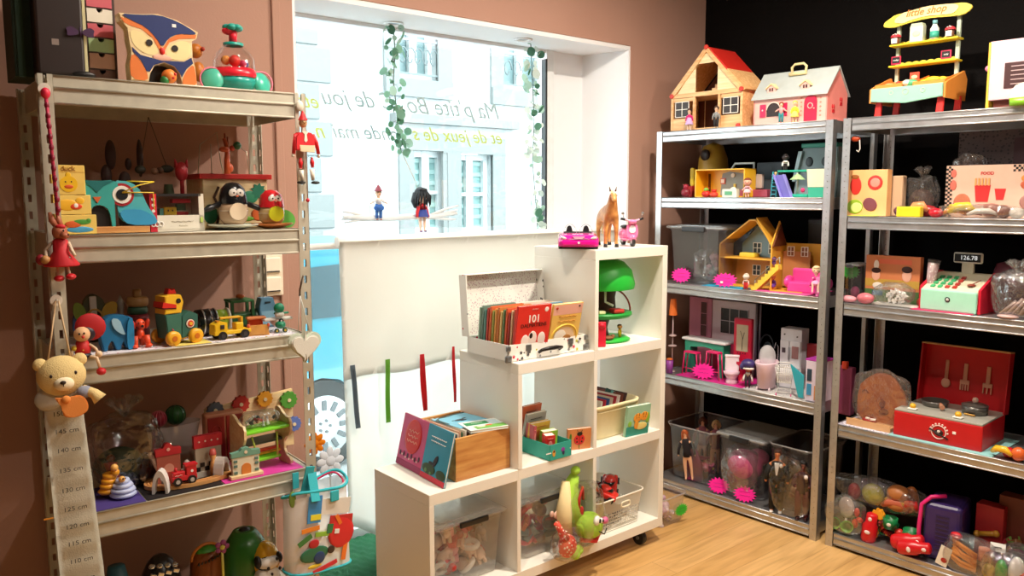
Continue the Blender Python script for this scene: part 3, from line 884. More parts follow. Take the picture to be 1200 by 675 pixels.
m=MB(c('1d2f6b',.5));m.prism(smoothpoly(Uo([(560,140),(700,135),(850,115),(1000,148),(1150,222),(1130,240),(1000,245),(920,290),(870,370),(830,300),(750,220),(640,180)]),1),-.002,0)
m.prism(Uo([(640,385),(700,440),(860,470),(1040,462),(1100,425),(1112,470),(1055,520),(1015,590),(1005,560),(960,505),(880,480),(800,510),(765,565),(740,560),(700,480),(645,420)]),-.0015,0)
m.build('navy_feathers',t)
m=MB(c('e57a33',.5));m.prism(Uo([(565,165),(640,180),(750,220),(830,300),(868,370),(850,395),(800,300),(720,240),(640,225),(590,205)]),-.001,0)
m.prism(Uo([(1150,240),(1000,250),(925,295),(875,375),(885,400),(930,320),(1010,285),(1140,268)]),-.001,0)
m.prism(smoothpoly(Uo([(640,425),(700,490),(745,570),(750,638),(622,632),(614,520)]),1),-.001,0);m.prism(smoothpoly(Uo([(1115,475),(1060,525),(1020,600),(1022,652),(1138,652),(1128,540)]),1),-.001,0);m.build('orange_wing',t)
m=MB(c('f3e0a4',.5))
m.prism(smoothpoly(Uo([(626,250),(720,262),(790,320),(845,400),(800,440),(700,415),(640,350)])),-.001,0);m.prism(smoothpoly(Uo([(1100,300),(1000,300),(930,350),(888,410),(930,450),(1040,460),(1098,400)])),-.001,0);m.build('eye_patch',t)
for px,py in((772,340),(970,365)):q=Uo([(px,py)])[0];MB('201512').cyl((q[0],-.0035,q[1]),(q[0],0,q[1]),.0085,seg=16).build('pupil',t)
q=Uo([(870,395)])[0];MB('d8281f').ball(q[0],-.001,q[1],.0075,.004,.010).build('beak',t)
q=Uo([(870,440)])[0];MB('eeb8a0').ball(q[0],.0,q[1]-.002,.028,.0018,.009).build('chin_patch',t)
m=MB('221511');m.bx(0,.049,0,w*.36,.002,h*.3);m.build('back_panel',t)
q=Uo([(970,188)])[0];MB('e8e8e8').box(q[0],-.003,q[1],.011,.001,.009,bev=.0004).build('price_sticker',t)
m=MB(c('f0873a',.35));q=Uo([(925,590)])[0];m.ball(q[0],.0,h*.13,.020);m.use('d62e26').ball(q[0]+.012,-.016,h*.16,.004).ball(q[0]+.006,-.018,h*.1,.004).use('2f7a3c').ball(q[0]-.014,-.006,.012,.012)
solo(m,'wooden_ball','orange wooden ball with red dots in the arch of the owl','ball',L+LR.w*.012,LA)
L,w,h=lp('t',222,250,50,.2)
t=thing('wooden_animal','orange wooden animal half hidden behind the owl','toy animal',L,LA)
m=MB(c('cf7a2a',.4));m.ball(-.006,.02,h*.85,.022).ball(0,.02,h*.45,.02,.02,.03);m.build('body',t)
MB(c('2a2320')).ball(.02,.0,h*.3,.014,.01,.02).build('foot',t)
MB(c('b23a28')).ball(.009,0,h*.88,.007).build('nose',t)
L,w,h=lp('t',238,319,27,.10)
t=thing('spinning_dome','teal and red push-down spinning toy with clear dome on the rack top','spinning toy',L+LR.w*.03,LA)
r0=w*.31
m=MB(c('22978a',.3));m.lathe([(0,.008),(r0*.8,.008),(r0*1.0,.03),(r0*.97,.045),(0,.045)],seg=32)
m.build('base',t)
m=MB(c('e01f34',.3));m.lathe([(0,.045),(r0*1.0,.045),(r0*1.02,.055),(r0*.92,.072),(0,.072)],seg=32);m.build('red_band',t)
MB(glassy).lathe([(r0*.96,.068),(r0*.93,.10),(r0*.78,h*.58),(r0*.5,h*.68),(r0*.35,h*.72)],seg=32).build('clear_dome',t)
MB(c('22978a',.3)).lathe([(r0*.45,h*.69),(r0*.46,h*.73),(r0*.2,h*.74),(0,h*.74)],seg=24).build('collar',t)
m=MB(c('e01f34',.3));m.cyl((0,0,h*.72),(0,0,h*.93),.012);m.build('plunger',t)
m=MB(c('22978a',.3))
for k in range(6):m.ball(.017*math.cos(k*PI/3),.017*math.sin(k*PI/3),h*.95,.014,.014,.010)
m.ball(0,0,h*.965,.018,.018,.010).use('e01f34').ball(-.014,0,h*.90,.018,.016,.012);m.build('push_knob',t)
for s,cl in((-1,'4fb79e'),(1,'3fb39b')):
    m=MB(c(cl,.3));m.lathe([(0,-.014),(.026,-.012),(.034,-.003),(.034,.003),(.026,.012),(0,.014)],seg=24,M=Matrix.Rotation(PI/2*.8,4,'X')@Matrix.Rotation(s*.5,4,'Y'))
    m.use('e87a92').tube([(.0345*math.cos(a*PI/10),.0,.0345*math.sin(a*PI/10))for a in range(20)],.0025,6,closed=True)
    m.build('wheel',t,(s*r0*1.15,-.022*1,.034))
for k,(x,y,z,r,cl)in enumerate(((-.03,-.01,.095,.014,'d98b3a'),(-.008,-.03,.093,.017,'d63a33'),(.012,.012,.095,.015,'3f8a5a'),(.03,-.02,.086,.011,'4a4f8c'),(.018,-.032,.086,.012,'b92b52'))):
    solo(MB(c(cl,.3)).ball(x*.9,y*.9,z,r),'tumbling_ball','small coloured ball tumbling inside the clear spinning dome','ball',t.location.copy(),LA,'balls inside the spinning dome')
L,w,h=lp('a',68,100,204,.05)
z=0
cy='f2cf6a'
t1=None
for k,(ww,hh,lab,pic)in enumerate((((.115),.052,'largest yellow stacking cube printed with a frog and blue water','frog'),((.104),.052,'middle yellow stacking cube printed with a duck in a swimming ring','ring'),((.092),.078,'top yellow stacking cube with a duckling face and the word duck','duck'))):
    ww*=.86
    o=thing('stacking_cube',lab,'stacking cube',L+LR.u*(.012-.006*k)+Vector((0,0,z)),LA+[.0,.03,-.02][k],'yellow stacking cubes')
    MB(c(cy,.5)).bx(0,ww*.45,0,ww,ww*.9,hh-.001,bev=.0015).build('body',o)
    m=MB('f0a21c')
    if pic=='duck':
        m.use('f4c21f').prism(ngon(20,.021,cx=0,cz=.028),-.001,.001).ball(0,-.0,.051,.007,.001,.008)
        m.use('e0602a').ball(0,-.001,.021,.011,.0015,.005);m.use('241a14').ball(-.007,-.001,.034,.0018,.0012,.0024,8).ball(.007,-.001,.034,.0018,.0012,.0024,8)
        m.use('a06a24').text('duck',.018,0,-.0008,.068)
        m.use('d9a743').box(0,-.0002,.059,ww,.0008,.001)
    elif pic=='ring':
        m.use('f4b92a').ball(-.012,0,.025,.026,.0015,.015).ball(.018,0,.036,.011,.0015,.009);m.use('e2451f').ball(.008,-.0008,.021,.015,.0015,.008);m.use('f5efe0').ball(.008,-.0016,.023,.006,.0012,.006)
    else:
        m.use('4b9fc9').ball(.008,0,.012,.034,.0015,.008);m.use('4c9a3d').ball(.014,-.0008,.032,.022,.0015,.007).ball(.03,-.001,.036,.006,.0018,.005);m.use('d9622a').ball(-.008,-.0008,.026,.02,.0015,.009)
    m.build('printed_picture',o)
    z+=hh
L,w,h=lp('a',98,172,211,.055)
t=thing('activity_toy','wooden activity toy with teal owl, ringed eye, blue bird and yellow wires','activity toy',L,LA)
def V(pts):return[((x-328)/250*w*1.02,(600-y)/255*h*1.0)for x,y in pts]
MB(beech).bx(w*.12,.03,0,w*.86,.07,.018,bev=.002).build('base',t)
m=MB(c('3fa9a3',.4));m.prism(smoothpoly(V([(205,345),(260,350),(340,345),(350,380),(330,420),(330,470),(330,590),(318,590),(310,490),(285,465),(250,465),(232,500),(232,590),(210,590),(225,440),(218,400)]),1),.0,.012);m.build('owl_face',t)
m=MB('1d6f70');m.prism(V([(212,348),(335,348),(290,375),(265,405),(240,375)]),-.0015,0);m.use('d0663a').prism(V([(248,425),(280,425),(264,455)]),-.002,0);m.build('owl_brow',t)
MB('1a1412').prism(V([(235,590),(236,505),(252,470),(285,470),(310,495),(314,590)]),.009,.0122).build('arch',t)
m=MB(c('54b6bd',.4));m.prism(smoothpoly(V([(330,345),(400,352),(440,400),(460,470),(500,540),(490,565),(400,560),(350,540),(340,470),(335,400)]),1),.003,.016);m.build('bird_board',t)
q=V([(360,415)])[0]
for rr,cl,y in((.031,'a8232c',.0005),(.024,'f3efe6',-.001),(.015,'15181c',-.0025)):MB(c(cl,.4)).cyl((q[0],y,q[1]),(q[0],.004,q[1]),rr,seg=28).build('eye_ring',t)
MB(c('3f9fcf',.4)).prism(smoothpoly(V([(345,490),(420,485),(455,500),(500,540),(480,565),(380,562),(352,530)]),1),-.006,.001).build('blue_bird',t)
m=MB(c('e8c93a',.3));a=V([(360,405),(385,350),(488,352),(485,405),(488,500),(470,540)])
m.tube([(a[0][0],-.004,a[0][1]),(a[2][0]*.6,-.01,a[2][1]-.01),(a[2][0],-.006,a[2][1])],.0018);m.tube([(a[1][0],.01,a[1][1]),(a[2][0],.01,a[2][1])],.0018)
m.tube([(a[0][0],-.004,a[0][1]),(a[3][0],0,a[3][1]),(a[4][0],.005,a[4][1]),(a[5][0],.02,.018)],.0018);m.build('yellow_wire',t)
L,w,h=lp('a',177,240,227,.06)
t=thing('toy_box','red and white window box holding a little yellow wooden vehicle','toy box',L,LA)
dd=.075
m=MB(c('ece6d6',.5));m.bx(0,dd/2,0,w,dd,h*.06);m.bx(w*.06,.001,h*.03,w*.88,.002,h*.40);m.bx(w/2-.007,dd/2,0,.014,dd,h);m.bx(0,dd-.001,0,w,.002,h);m.build('carton',t)
m=MB(c('cf2238',.45));m.bx(-w/2+.009,dd/2,0,.018,dd+.002,h);m.use('201a1a').bx(0,dd/2,h*.93,w*.9,dd,h*.07);m.use('f5efe8')
for k in range(3):m.cyl((-w/2+.009,-.002,h*(.55+.15*k)),(-w/2+.009,0,h*(.55+.15*k)),.0045,seg=14)
for k,x in enumerate((-.006,.004,.015)):m.tube([(-w/2+.013+x+.0055*math.cos(a*PI/5),-.002,h*.2+.0065*math.sin(a*PI/5))for a in range(10)],.0018,5,closed=True)
m.build('red_end',t)
m=MB(c('b8ae9c',.6));m.tube([(w*-.12+w*.42*i/14,-.0008,h*.26+.0015*math.sin(i*1.9))for i in range(15)],.0008,4);m.tube([(w*.02+w*.16*i/8,-.0008,h*.15+.001*math.sin(i*2.3))for i in range(9)],.0008,4);m.use('b9cf6a').ball(w/2-.008,-.001,h*.3,.005,.001,.009);m.build('print',t)
MB(glassy).bx(w*.03,.003,h*.42,w*.82,.001,h*.5).build('window',t)
m=MB(c('e8c22f',.4));m.bx(-.012,dd*.55,h*.42,.036,.03,.024,bev=.003).use('5fae9d').bx(-.036,dd*.55,h*.42,.01,.03,.02).use('cf2238').bx(.022,dd*.5,h*.42,.034,.02,.010,bev=.003).bx(.02,dd*.55,h*.75,.05,.03,.012).use('3a5a3a').bx(.02,dd*.55,h*.55,.024,.02,.018)
m.use('221a14').ball(-.018,dd*.55-.016,h*.42+.014,.002,.002,.003,8).ball(-.006,dd*.55-.016,h*.42+.014,.002,.002,.003,8)
solo(m,'wooden_vehicle','little yellow and red wooden vehicle inside the red and white window box','toy vehicle',L,LA)
L,w,h=lp('a',238,318,207,.17)
t=thing('activity_cube','wooden activity cube with red rim, giraffe bead maze and jungle pictures','activity cube',L,LA)
MB(pale).bx(0,.09,0,w*.94,.17,h,bev=.003).build('body',t)
m=MB(c('c22a26',.4));
for y in(0,.18):m.bx(0,y,h-.008,w,.012,.016,bev=.002)
for s in(-1,1):m.bx(s*w/2,.09,h-.008,.012,.19,.016,bev=.002)
m.build('red_rim',t)
MB(c('e6c58e',.5)).bx(0,.09,h-.001,w*.97,.18,.004).build('lid',t)
m=MB('1f6a4a');y_=.004
m.ball(-w*.38,y_,h*.28,.022,.002,.03).use('2f8f6a').ball(w*.2,y_,h*.6,.026,.002,.02).use('1e7f63').prism(ngon(9,.026,.018,w*.33,h*.72),y_-.002,y_).use('e46f3a').ball(w*.32,y_,h*.26,.024,.002,.02).use('6fae3a').ball(w*.1,y_,h*.18,.034,.002,.008).use('4a2a1c')
m.tube([(-w*.3,y_,h*.05),(-w*.24,y_,h*.35),(-w*.32,y_,h*.6),(-w*.25,y_,h*.8)],.004).tube([(-w*.14,y_,h*.1),(-w*.2,y_,h*.5),(-w*.1,y_,h*.75)],.0035)
m.build('jungle_picture',t)
m=MB(c('c5562e',.4));gx=-.006
m.tube([(gx,.06,h),(gx,.06,h+.05),(gx+.003,.06,h+.085),(gx-.006,.06,h+.12)],[.010,.009,.007,.006]).ball(gx-.009,.055,h+.085,.016,.009,.009).ball(gx+.006,.06,h+.028,.013,.008,.016)
m.use('8a3a22').cyl((gx-.004,.06,h+.11),(gx-.004,.06,h+.135),.0025).cyl((gx+.005,.06,h+.1),(gx+.005,.06,h+.125),.0025)
m.build('giraffe',t)
m=MB(c('a8a08a',.3,.4));m.tube([(gx+.02,.1,h),(gx+.018,.1,h+.07),(gx+.04,.09,h+.105),(gx+.07,.08,h+.08),(gx+.075,.07,h)],.0016);m.tube([(-w*.4,.1,h),(-w*.35,.1,h+.1),(-w*.1,.1,h+.14),(gx,.12,h+.05),(gx+.01,.12,h)],.0016);m.tube([(-w*.27,.05,h),(-w*.27,.05,h+.1)],.0014);m.build('maze_wire',t)
m=MB(c('2e6b45',.35));m.ball(gx+.045,.09,h+.1,.013).use('b9412e').ball(gx+.03,.095,h+.092,.009).use('3a2b28').ball(-w*.27,.05,h+.006,.010,.01,.005);m.build('bead',t)
def wobble(lab,x0,x1,yt,d,body,head,belly,dish,dishc,wing,grp):
    L,w,h=lp('a',x0,x1,yt,d)
    t=thing('wobbly_bird',lab,'wobble toy',L+LR.w*w*.5,LA,grp)
    MB(c(dishc,.4)).lathe([(0,0),(w*.3,.0),(w*.62*dish,.012),(w*.64*dish,.016),(w*.3,.012),(0,.012)],seg=28).build('dish',t)
    MB(c(body,.25)).lathe([(0,.01),(w*.3,.014),(w*.43,h*.22),(w*.45,h*.42),(w*.42,h*.55),(0,h*.56)],seg=24).build('body',t)
    m=MB(c(belly,.3));m.prism(ngon(24,w*.27,cx=0,cz=h*.38),-w*.46,-w*.40);m.use(c('d9cdb8',.3)).cyl((0,0,h*.385),(0,0,h*.40),w*.452,seg=24);m.build('belly',t)
    MB(c(head,.25)).lathe([(w*.44,h*.54),(w*.42,h*.70),(w*.36,h*.86),(w*.2,h*.97),(0,h)],seg=24).build('hood',t)
    m=MB(c('f6f0ea',.3))
    for s in(-1,1):m.ball(s*w*.10,-w*.34,h*.76,w*.14,w*.08,h*.10)
    m.use('181312').ball(-w*.1,-w*.41,h*.77,.0028).ball(w*.1,-w*.41,h*.77,.0028).use('e0602a' if wing else 'e8a08a').ball(0,-w*.42,h*.7,.0045,.006,.003)
    m.build('face',t)
    if wing:
        m=MB(c(head,.3))
        for s in(-1,1):m.tube([(s*w*.35,0,h*.56),(s*w*.8,-.01,h*.44),(s*w*1.15,-.01,h*.36)],[.008,.009,.004],8)
        m.build('wing',t)
wobble('black and white penguin wobble toy with spread wings on a white dish',262,299,213,.06,'c9a98a','17171a','e9d3b6',1.25,'dfe3d6',True,'wobble birds on the second shelf')
wobble('red hooded bird wobble toy with yellow belly on an orange dish',309,341,222,.05,'c3a878','d8242c','d7d72c',1.15,'c8783c',False,'wobble birds on the second shelf')
L,w,h=lp('a',326,348,238,.12)
m=MB(c('5fae4a',.4));m.prism(smoothpoly([(-.02,0),(.02,0),(.03,.03),(.0,.06),(-.028,.045)]),0,.01)
solo(m,'leaf_board','green wooden leaf leaning behind the red wobble bird','wooden leaf',L,LA)
L,w,h=lp('a',209,227,186,.2)
t=thing('cat_figure','red cat bust on a pink tin at the back of the second shelf','toy figure',L+LR.w*.02,LA)
MB(c('a8202e',.4)).cyl((0,0,0),(0,0,h*.5),w*.5,seg=24).use('c98a80').cyl((0,0,.004),(0,0,h*.28),w*.505,seg=24).build('tin',t)
m=MB(c('b82a35',.4));m.ball(0,0,h*.82,w*.42,w*.35,h*.14).cyl((0,0,h*.5),(0,0,h*.72),.006)
for s in(-1,1):m.cyl((s*w*.28,0,h*.88),(s*w*.4,0,h*1.0),.008,.001)
m.build('cat',t)
L,w,h=lp('a',126,176,166,.27)
t=thing('wooden_tree','dark brown wooden tree of discs standing behind the owl toy','toy tree',L,LA)
m=MB(c('3a1f1b',.5));m.bx(0,.02,0,w*.3,.04,h*.18);m.cyl((0,.02,0),(0,.02,h*.6),.006)
for x,z,rx,rz_ in((-.3,.85,.13,.17),(-.42,.62,.13,.12),(0,.55,.15,.12),(.38,.82,.08,.22),(.1,.75,.08,.07),(-.1,.38,.16,.08),(.25,.5,.12,.06)):
    m.ball(x*w,.02,z*h,rx*w,.01,rz_*h)
m.build('tree',t)
P=LR.P(LR.a_at(181,.24,1.58),.24,1.572)
t=thing('hanging_beads','string of dark beads hanging under the top shelf','bead string',P,LA)
m=MB(c('2b2a20',.4));m.ball(-.04,0,0,.016,.01,.013).ball(.035,0,.004,.02,.01,.012).use('8f6a52').ball(0,0,-.004,.011,.01,.01).use('5a3a26').ball(.017,0,0,.012,.009,.01)
m.build('bead',t);MB('5a4a40').tube([(-.04,0,.012),(-.01,0,.155)],.0012).tube([(.035,0,.012),(-.01,0,.155)],.0012).build('string',t)
L,w,h=lp('a',192,208,216,.24)
solo(MB(c('3c4a34',.5)).lathe([(0,0),(w*.5,0),(w*.5,h*.6),(w*.3,h),(0,h)],seg=16),'small_cup','dull green wooden cup between the white box and the cat','cup',L,LA)
LB=LR.z['b']
sheet('white starry paper lining the third shelf of the left rack',LR,'b',.05,.66,.004,.36,polka('star_paper','ece6ee','multi',70,.25))
sheet('pale yellow card lying under the chicken toy wheel',LR,'b',.30,.40,.003,.09,c('f0dc72',.6),'yellow_card',dz=.0015)
Zt=Vector((0,0,.0025))
L,w,h=lp('b',121,156,371,.04)
t=thing('elephant_toy','blue wooden elephant with a light blue ear on the third shelf','toy elephant',L+Zt,LA)
el=smoothpoly([(-.5,.0),(-.33,0),(-.3,.3),(-.1,.32),(-.08,0),(.12,0),(.14,.3),(.26,.25),(.28,0),(.5,0),(.52,.35),(.5,.8),(.42,.95),(.1,1.0),(-.2,1.0),(-.42,.9),(-.55,.6)],1)
MB(c('1f6f9e',.4)).prism([(x*w,z*h)for x,z in el],0,.05,bev=.003).build('body',t)
MB(c('9cc9e0',.5)).prism([(x*w,z*h)for x,z in smoothpoly([(-.18,.95),(.1,.9),(.2,.6),(.28,.42),(.05,.5),(-.15,.7)],1)],-.004,0).build('ear',t)
MB(c('2a86bb',.4)).prism([(x*w,z*h)for x,z in smoothpoly([(.3,.0),(.5,0),(.55,.3),(.55,.9),(.38,.92),(.3,.5)],1)],-.008,.052).build('trunk',t)
L,w,h=lp('b',155,177,373,.045)
t=thing('dog_toy','orange-red wooden puppy with drooping ears beside the elephant','toy dog',L+Zt,LA)
m=MB(c('e8502a',.4));m.ball(0,.02,h*.45,w*.28,.022,h*.2).ball(0,.004,h*.8,w*.26,.014,h*.15).ball(0,-.012,h*.72,w*.16,.012,h*.1)
for x in(-.3,.3):
    m.cyl((x*w,.0,h*.4),(x*w*1.2,-.002,.0),.008,seg=10).ball(x*w*1.25,-.006,.006,.009,.012,.006);m.cyl((x*w*.8,.04,h*.4),(x*w*.9,.045,0),.008,seg=10)
m.build('body',t)
m=MB(c('c8381c',.4));
for s in(-1,1):m.ball(s*w*.38,.004,h*.78,w*.13,.008,h*.17,rot=(0,s*.3,0))
m.build('ear',t)
MB('1a1210').ball(0,-.024,h*.75,.004).ball(-.006,-.009,h*.84,.002,seg=8).ball(.006,-.009,h*.84,.002,seg=8).build('face',t)
L,w,h=lp('b',181,229,338,.06)
t=thing('chicken_pull_toy','tall wooden pull-along chicken with yellow head, green body and yellow wheels','pull toy',L+Zt,LA+.25)
k=h
bodyp=[(-.02,.1),(.42,.1),(.46,.2),(.46,.45),(.42,.55),(.02,.55),(-.0,.52)]
MB(c('3d6f60',.4)).prism([(-.22*k,.11*k),(.02*k,.1*k),(.05*k,.55*k),(-.26*k,.55*k)],-.03,.03,'xz',bev=.002).build('body',t)
MB(c('35655a',.4)).prism([(.02*k,.1*k),(.34*k,.14*k),(.36*k,.5*k),(.2*k,.58*k),(.05*k,.5*k)],-.03,.03,bev=.002).build('rump',t)
MB(c('e9b92e',.4)).prism([(-.26*k,.56*k),(.05*k,.56*k),(.1*k,.75*k),(.06*k,.88*k),(-.12*k,.90*k),(-.24*k,.87*k)],-.028,.028,bev=.002).build('head',t)
MB(c('cf2a22',.4)).prism([(-.31*k,.68*k),(-.05*k,.66*k),(-.05*k,.72*k),(-.29*k,.78*k)],-.031,.02).prism([(-.14*k,.9*k),(-.1*k,1.0*k),(-.05*k,.94*k),(0,.99*k),(.03*k,.9*k)],-.012,.012,bev=.002).build('beak_and_comb',t)
MB('5a1512').prism([(-.28*k,.655*k),(-.05*k,.64*k),(-.05*k,.665*k),(-.28*k,.682*k)],-.030,.02).use('201a14').cyl((.0*k,-.030,.78*k),(.0*k,-.027,.78*k),.007).build('eye',t)
for rr,cl,y in((.085,'1d2c2a',-.0305),(.07,'ece2cf',-.032),(.05,'d8342a',-.0335),(.028,'e8b83a',-.035)):MB(c(cl,.4)).cyl((.2*k,y,.35*k),(.2*k,-.029,.35*k),rr*k*1.1,seg=24).build('wing_ring',t)
for x in(-.17,.26):
    for y in(-.046,.034):
        m=MB(c('ecae2a',.35));m.lathe([(0,-.008),(.013*1,-.009),(.021,-.006),(.021,.006),(.013,.009),(0,.008)],x*k,y+.006,.021,seg=20,M=Matrix.Rotation(PI/2,4,'X'))
        m.use('c86d1c').cyl((x*k,y-.004,.021),(x*k,y,.021),.008,seg=10);m.build('wheel',t)
MB('b8323c').tube([(-.16*k,-.034,.3*k),(-.1*k,-.036,.2*k),(-.06*k,-.04,.05*k)],.0018).build('pull_cord',t)
L,w,h=lp('b',232,256,364,.12)
t=thing('rattle_drum','dark chrome-edged roller drum behind the yellow truck','roller toy',L+Zt,LA)
MB(c('1d1a1c',.2)).cyl((-w*.45,.02,h*.5),(w*.45,.02,h*.5),h*.5,seg=28).build('drum',t)
for x in(-.2,.15,.42):MB(c('d8d8d8',.15,.9)).tube([(x*w,.02+h*.5*math.cos(a*PI/12),h*.5+h*.5*math.sin(a*PI/12))for a in range(24)],.0025,6,closed=True).build('chrome_hoop',t)
L,w,h=lp('b',244,272,363,.13)
t=thing('roller_toy','lime caterpillar roller with white side rings behind the truck','roller toy',L+Zt,LA)
MB(c('9fbf3a',.3)).cyl((-w*.32,.02,h*.5),(w*.32,.02,h*.5),h*.44,seg=28).build('roller',t)
for x in(-.4,.4):MB(c('e8e8de',.3)).tube([(x*w,.02+h*.44*math.cos(a*PI/12),h*.5+h*.44*math.sin(a*PI/12))for a in range(24)],.005,8,closed=True).build('side_ring',t)
m=MB(c('5f8f2a',.3))
for x in(-.15,.15):m.ball(x*w,.02-h*.4,h*.66,.007)
m.use('e8c9a0').ball(0,.02-h*.45,h*.4,.012,.008,.009);m.build('face',t)
L,w,h=lp('b',250,297,371,.03)
t=thing('crane_truck','yellow wooden truck with crane arm and black wheels at the shelf edge','toy truck',L+Zt,LA+.12)
m=MB(c('e9bb22',.4));m.bx(0,.02,h*.2,w*.95,.04,h*.16,bev=.002);m.prism([(-.48*w,.3*h),(-.14*w,.3*h),(-.14*w,.72*h),(-.3*w,.8*h),(-.46*w,.66*h)],0,.04,bev=.002);m.bx(.2*w,.02,h*.34,.2*w,.03,h*.32,bev=.003);m.build('body',t)
m=MB(c('d8a41c',.4));m.box(-.0*w,.02,h*.9,w*.55,.012,h*.1,bev=.002,ry=.03).bx(.28*w,.02,h*.6,.05*w,.02,h*.3);m.use('c8781a').box(-.32*w,.02,h*.78,.1*w,.014,h*.05);m.build('crane_arm',t)
MB('332a24').box(-.28*w,-.001,h*.56,.012,.003,.012,bev=.001).build('window',t)
for x in(-.28,.3):
    wheel(MB(),x*w,-.004,.005,h*.17,h*.19,'1c1a1a','3a3532').build('wheel',t);wheel(MB(),x*w,.036,.045,h*.17,h*.19,'1c1a1a','3a3532').build('wheel',t)
L,w,h=lp('b',289,318,372,.035)
t=thing('wooden_loader','orange wooden loader with wide front bucket beside the yellow truck','toy loader',L+Zt,LA-.2)
MB(c('dfa050',.5)).prism([(-.4*w,0),(.4*w,0),(.36*w,h*.55),(-.36*w,h*.55)],0,.006,bev=.001).bx(0,.008,0,.8*w,.016,.004).build('bucket',t)
m=MB(c('cf4a1e',.4));
for s in(-1,1):m.box(s*w*.38,.03,h*.35,.007,.07,.010,rx=-.35,bev=.002)
m.bx(0,.07,h*.3,w*.55,.04,h*.55,bev=.003);m.use('e08a50').bx(0,.05,h*.75,w*.75,.03,h*.15,bev=.003);m.build('body',t)
for s in(-1,1):wheel(MB(),s*w*.38,.06,.075,h*.2,h*.2,'3a241a').build('wheel',t)
L,w,h=lp('b',268,302,350,.17)
t=thing('wooden_tractor','dark green wooden tractor behind the orange loader','toy tractor',L+Zt,LA)
m=MB(c('2a5c33',.4));m.bx(0,.03,h*.1,w*.8,.05,h*.4,bev=.004);
for s in(-1,1):m.bx(s*w*.35,.0,h*.3,.008,.012,h*.6).bx(s*w*.35,.05,h*.3,.008,.012,h*.6)
m.use('35703d').bx(0,.03,h*.86,w*.8,.07,.008,bev=.002);m.build('body',t)
for x in(-.5,.5):MB(c('1c3a22',.5)).cyl((x*w-.006,.03,h*.3),(x*w+.006,.03,h*.3),h*.3,seg=20).build('wheel',t)
m=MB(c('c9622e',.4));m.ball(.004,.03,h*1.02,.014,.012,.008);m.build('driver_hat',t)
L,w,h=lp('b',305,324,350,.17)
t=thing('wooden_carton','grey-blue wooden carton block with folded top behind the green plane','toy carton',L+Zt,LA)
MB(c('5f8fae',.5)).prism([(-.5*w,0),(.5*w,0),(.5*w,.72*h),(.36*w,h),(-.36*w,h),(-.5*w,.72*h)],0,.04,bev=.002).build('body',t)
MB(c('86b4cc',.5)).bx(0,-.001,.06*h,w*.8,.002,.5*h).use('2a3a44').box(0,-.001,.85*h,w*.35,.002,.06*h).build('front_face',t)
L,w,h=lp('b',312,347,357,.04)
t=thing('wooden_plane','green and white wooden plane with a round green pilot head near the heart','toy plane',L+Zt,LA)
m=MB(c('e9e6dc',.4));m.box(0,.03,h*.45,w*.95,.03,.008,bev=.003);m.lathe([(0,0),(.012,.004),(.016,.03),(.012,.06),(0,.065)],0,.0,h*.33,M=Matrix.Rotation(-PI/2,4,'X'));m.ball(0,.01,h*.62,.015,.012,.010);m.build('wing',t)
MB(c('1f8a63',.4)).ball(0,.005,h*.28,.016,.018,.013).ball(.0,.012,h*.84,.0165).box(.018,.04,h*.62,.046,.012,.006,bev=.002).build('green_body',t)
MB('20242a').cyl((0,-.004,h*.42),(0,-.0,h*.42),.007,seg=14).use('efefe8').cyl((0,-.005,h*.42),(0,-.003,h*.42),.003,seg=10).build('propeller_hub',t)
for s in(-1,1):wheel(MB(),s*.013,.0,.006,.007,.007,'214a3a').build('wheel',t)
L,w,h=lp('b',86,138,345,.22)
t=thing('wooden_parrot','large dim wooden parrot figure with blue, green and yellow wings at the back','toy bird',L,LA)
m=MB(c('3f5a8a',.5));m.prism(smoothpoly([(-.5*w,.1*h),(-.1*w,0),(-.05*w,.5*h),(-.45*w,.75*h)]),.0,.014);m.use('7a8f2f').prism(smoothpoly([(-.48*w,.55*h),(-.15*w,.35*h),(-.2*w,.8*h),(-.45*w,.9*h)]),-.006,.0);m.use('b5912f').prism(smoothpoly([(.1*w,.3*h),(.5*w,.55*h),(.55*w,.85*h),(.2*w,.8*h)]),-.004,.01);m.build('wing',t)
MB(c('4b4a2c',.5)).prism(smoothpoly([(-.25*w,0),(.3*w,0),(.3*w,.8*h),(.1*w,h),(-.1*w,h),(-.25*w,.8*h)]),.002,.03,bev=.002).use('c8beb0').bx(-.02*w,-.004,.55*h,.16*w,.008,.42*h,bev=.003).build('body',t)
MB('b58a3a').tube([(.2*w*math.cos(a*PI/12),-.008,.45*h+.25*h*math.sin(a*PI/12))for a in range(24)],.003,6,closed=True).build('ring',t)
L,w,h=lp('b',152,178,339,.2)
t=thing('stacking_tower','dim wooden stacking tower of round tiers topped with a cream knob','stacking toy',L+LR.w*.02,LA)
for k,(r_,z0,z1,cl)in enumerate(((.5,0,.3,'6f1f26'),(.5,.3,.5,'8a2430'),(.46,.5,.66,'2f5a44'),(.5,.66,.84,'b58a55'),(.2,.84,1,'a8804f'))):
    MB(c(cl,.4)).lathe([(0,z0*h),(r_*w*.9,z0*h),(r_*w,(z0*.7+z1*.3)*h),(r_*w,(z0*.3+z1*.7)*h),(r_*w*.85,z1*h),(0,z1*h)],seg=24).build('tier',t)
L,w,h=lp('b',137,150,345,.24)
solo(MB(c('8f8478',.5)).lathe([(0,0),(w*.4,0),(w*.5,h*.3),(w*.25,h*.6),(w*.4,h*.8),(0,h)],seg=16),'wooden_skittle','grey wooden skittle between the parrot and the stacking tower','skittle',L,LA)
sheet('deep violet paper under the beehive rings on the fourth shelf',LR,'c',.035,.20,.002,.2,c('4b3a86',.7),'violet_paper')
sheet('magenta card sticking out under the ball tower on the fourth shelf',LR,'c',.42,.665,.002,.22,c('d63a9e',.6),'magenta_card')
